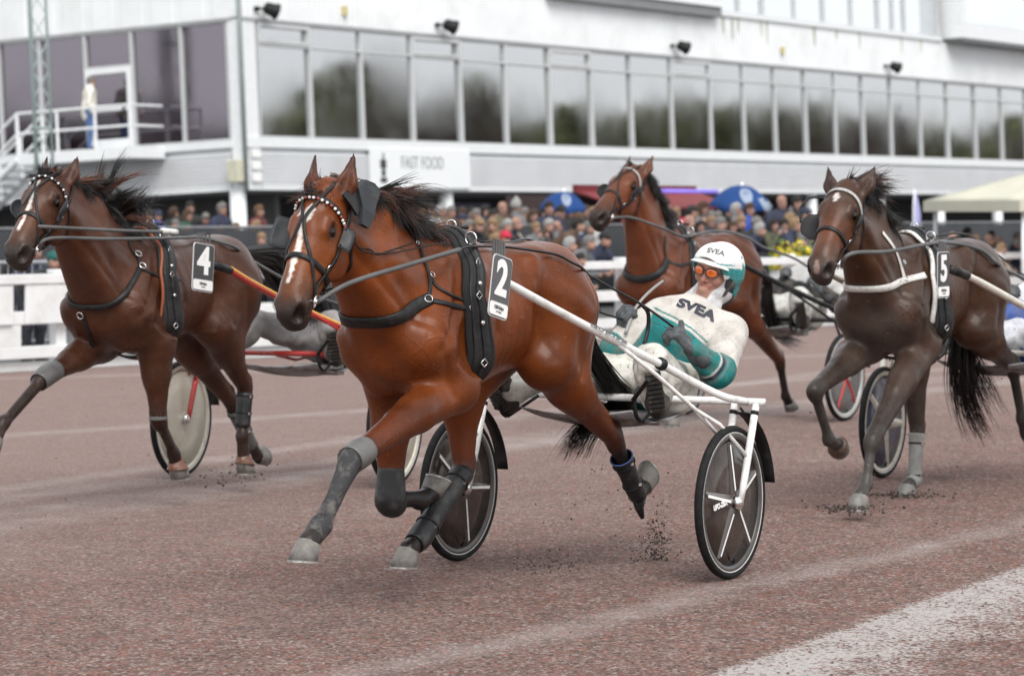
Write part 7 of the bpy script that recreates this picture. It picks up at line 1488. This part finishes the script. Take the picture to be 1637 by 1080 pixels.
# ---- what stands across the course and shows only in the window glass: a wood, a second mast, a red hall
def mirrored(px, ytop, L):         # the point that the right facade mirrors at the photo's px, ytop, L metres beyond the glass
    d = nrm(ray(px, ytop)); t = ((C0-CAMP)@E2+.07)/(d@E2); p = CAMP+d*t; r = d-2*(d@E2)*E2; return p+r*L
lev = lambda x, y: .0407*x-.0218*y
def wood():
    rg = np.random.default_rng(77); V = []; Fc = []
    prof = [(380, 205), (420, 200), (445, 188), (470, 165), (500, 140), (530, 122), (560, 118), (580, 160), (620, 196), (660, 198), (700, 190), (725, 140), (745, 118), (765, 160), (800, 198), (850, 203), (900, 188), (950, 184), (1000, 188), (1050, 182), (1080, 180), (1130, 182), (1190, 174), (1230, 180), (1270, 192), (1330, 195), (1380, 205), (1420, 226), (1450, 238), (1480, 238), (1500, 212), (1530, 220), (1560, 225), (1590, 206), (1620, 190), (1660, 195), (1700, 190)]
    for px in np.arange(385, 1700, 7.0):
        yt = np.interp(px, [p[0] for p in prof], [p[1] for p in prof])+rg.normal()*3+9*math.sin(px*.083)*math.sin(px*.031); q = mirrored(px, yt, 150+rg.normal()*4); z0 = lev(q[0], q[1])
        for n in range(120):
            t = .25+.75*rg.random(); w = .65; p = np.array([q[0]+rg.normal()*w, q[1]+rg.normal()*w, z0+(q[2]-z0)*t]); R = np.linalg.qr(rg.normal(size=(3, 3)))[0]; s = .30+.42*rg.random(); b = len(V)
            V.extend([p+R@np.array(e)*s for e in ((-1, -.7, 0), (1, -.7, 0), (1, .7, 0), (-1, .7, 0))]); Fc.append((b, b+1, b+2, b+3))
    return V, Fc
V, Fc = wood(); o = mesh_obj('wood', V, Fc, mat('wood_leaf', (.15, .16, .085), .9, spec=.0, var=.95, vscale=.5), None, False); tag(o, kind='stuff')
def bare_tree(px, yt, seed):
    rg = np.random.default_rng(seed); q = mirrored(px, yt, 140); z = lev(q[0], q[1]); h = q[2]-z; o = empty('bare_tree', (q[0], q[1], z)); tag(o, 'leafless tree across the course, mirrored in the windows', 'tree', 'leafless trees mirrored in the windows'); mb = MB()
    def br(p, d, L, r, lv):
        q = p+d*L; mb.tube([p, lerp(p, q, .5)+rg.normal(size=3)*L*.05, q], [r, r*.85, r*.65], 4, False)
        if lv == 0: return
        for k in range(4 if lv > 1 else 6): br(lerp(p, q, .4+.6*rg.random()), nrm(d+rg.normal(size=3)*.45+np.array([0, 0, .18])), L*(.55+.2*rg.random()), r*.62, lv-1)
    br(np.zeros(3), np.array([0, 0, 1.0]), h*.42, h*.016, 4); mb.build('trunk', mat('bare_bark', (.12, .10, .095), .9), o)
for i, (px, yt) in enumerate(((535, 112), (610, 130), (650, 138), (690, 100), (722, 96), (1275, 140), (1305, 130), (1360, 138), (1392, 150), (1625, 165))): bare_tree(px, yt, 60+i)
def mirroredL(px, y, L): d = nrm(ray(px, y)); t = ((C0-CAMP)@E1)/(d@E1); r = d-2*(d@E1)*E1; return CAMP+d*t+r*L
p = bl(0, 1.7, 2.5); q = mirroredL(282, 150, 21); mast(np.array([q[0], q[1], 0]), E3, 1.0, 22, 'tall dark lattice mast mirrored in the end windows', mat('dark_mast', (.06, .06, .065), .6), .9)
q = p+np.array([-.93, -.36, 0])*75; hb_ = empty('red_hall', (q[0], q[1], 0), math.atan2(.93, -.36)); tag(hb_, 'low red hall mirrored in the end windows', 'building'); mb = MB(); mb.box((0, 0, 2.5), (60, 12, 5.0)); mb.build('wall', mat('hall_red', (.12, .05, .045), .8, var=.3, vscale=.4), hb_, False)
mb = MB(); mb.add([(-31, -7, 5.01), (31, -7, 5.01), (31, 7, 5.01), (-31, 7, 5.01), (-31, 0, 6.2), (31, 0, 6.2)], [(0, 1, 5, 4), (2, 3, 4, 5), (0, 4, 3), (1, 2, 5), (0, 3, 2, 1)]); mb.build('roof', mat('hall_roof', (.08, .08, .085), .8), hb_, False)
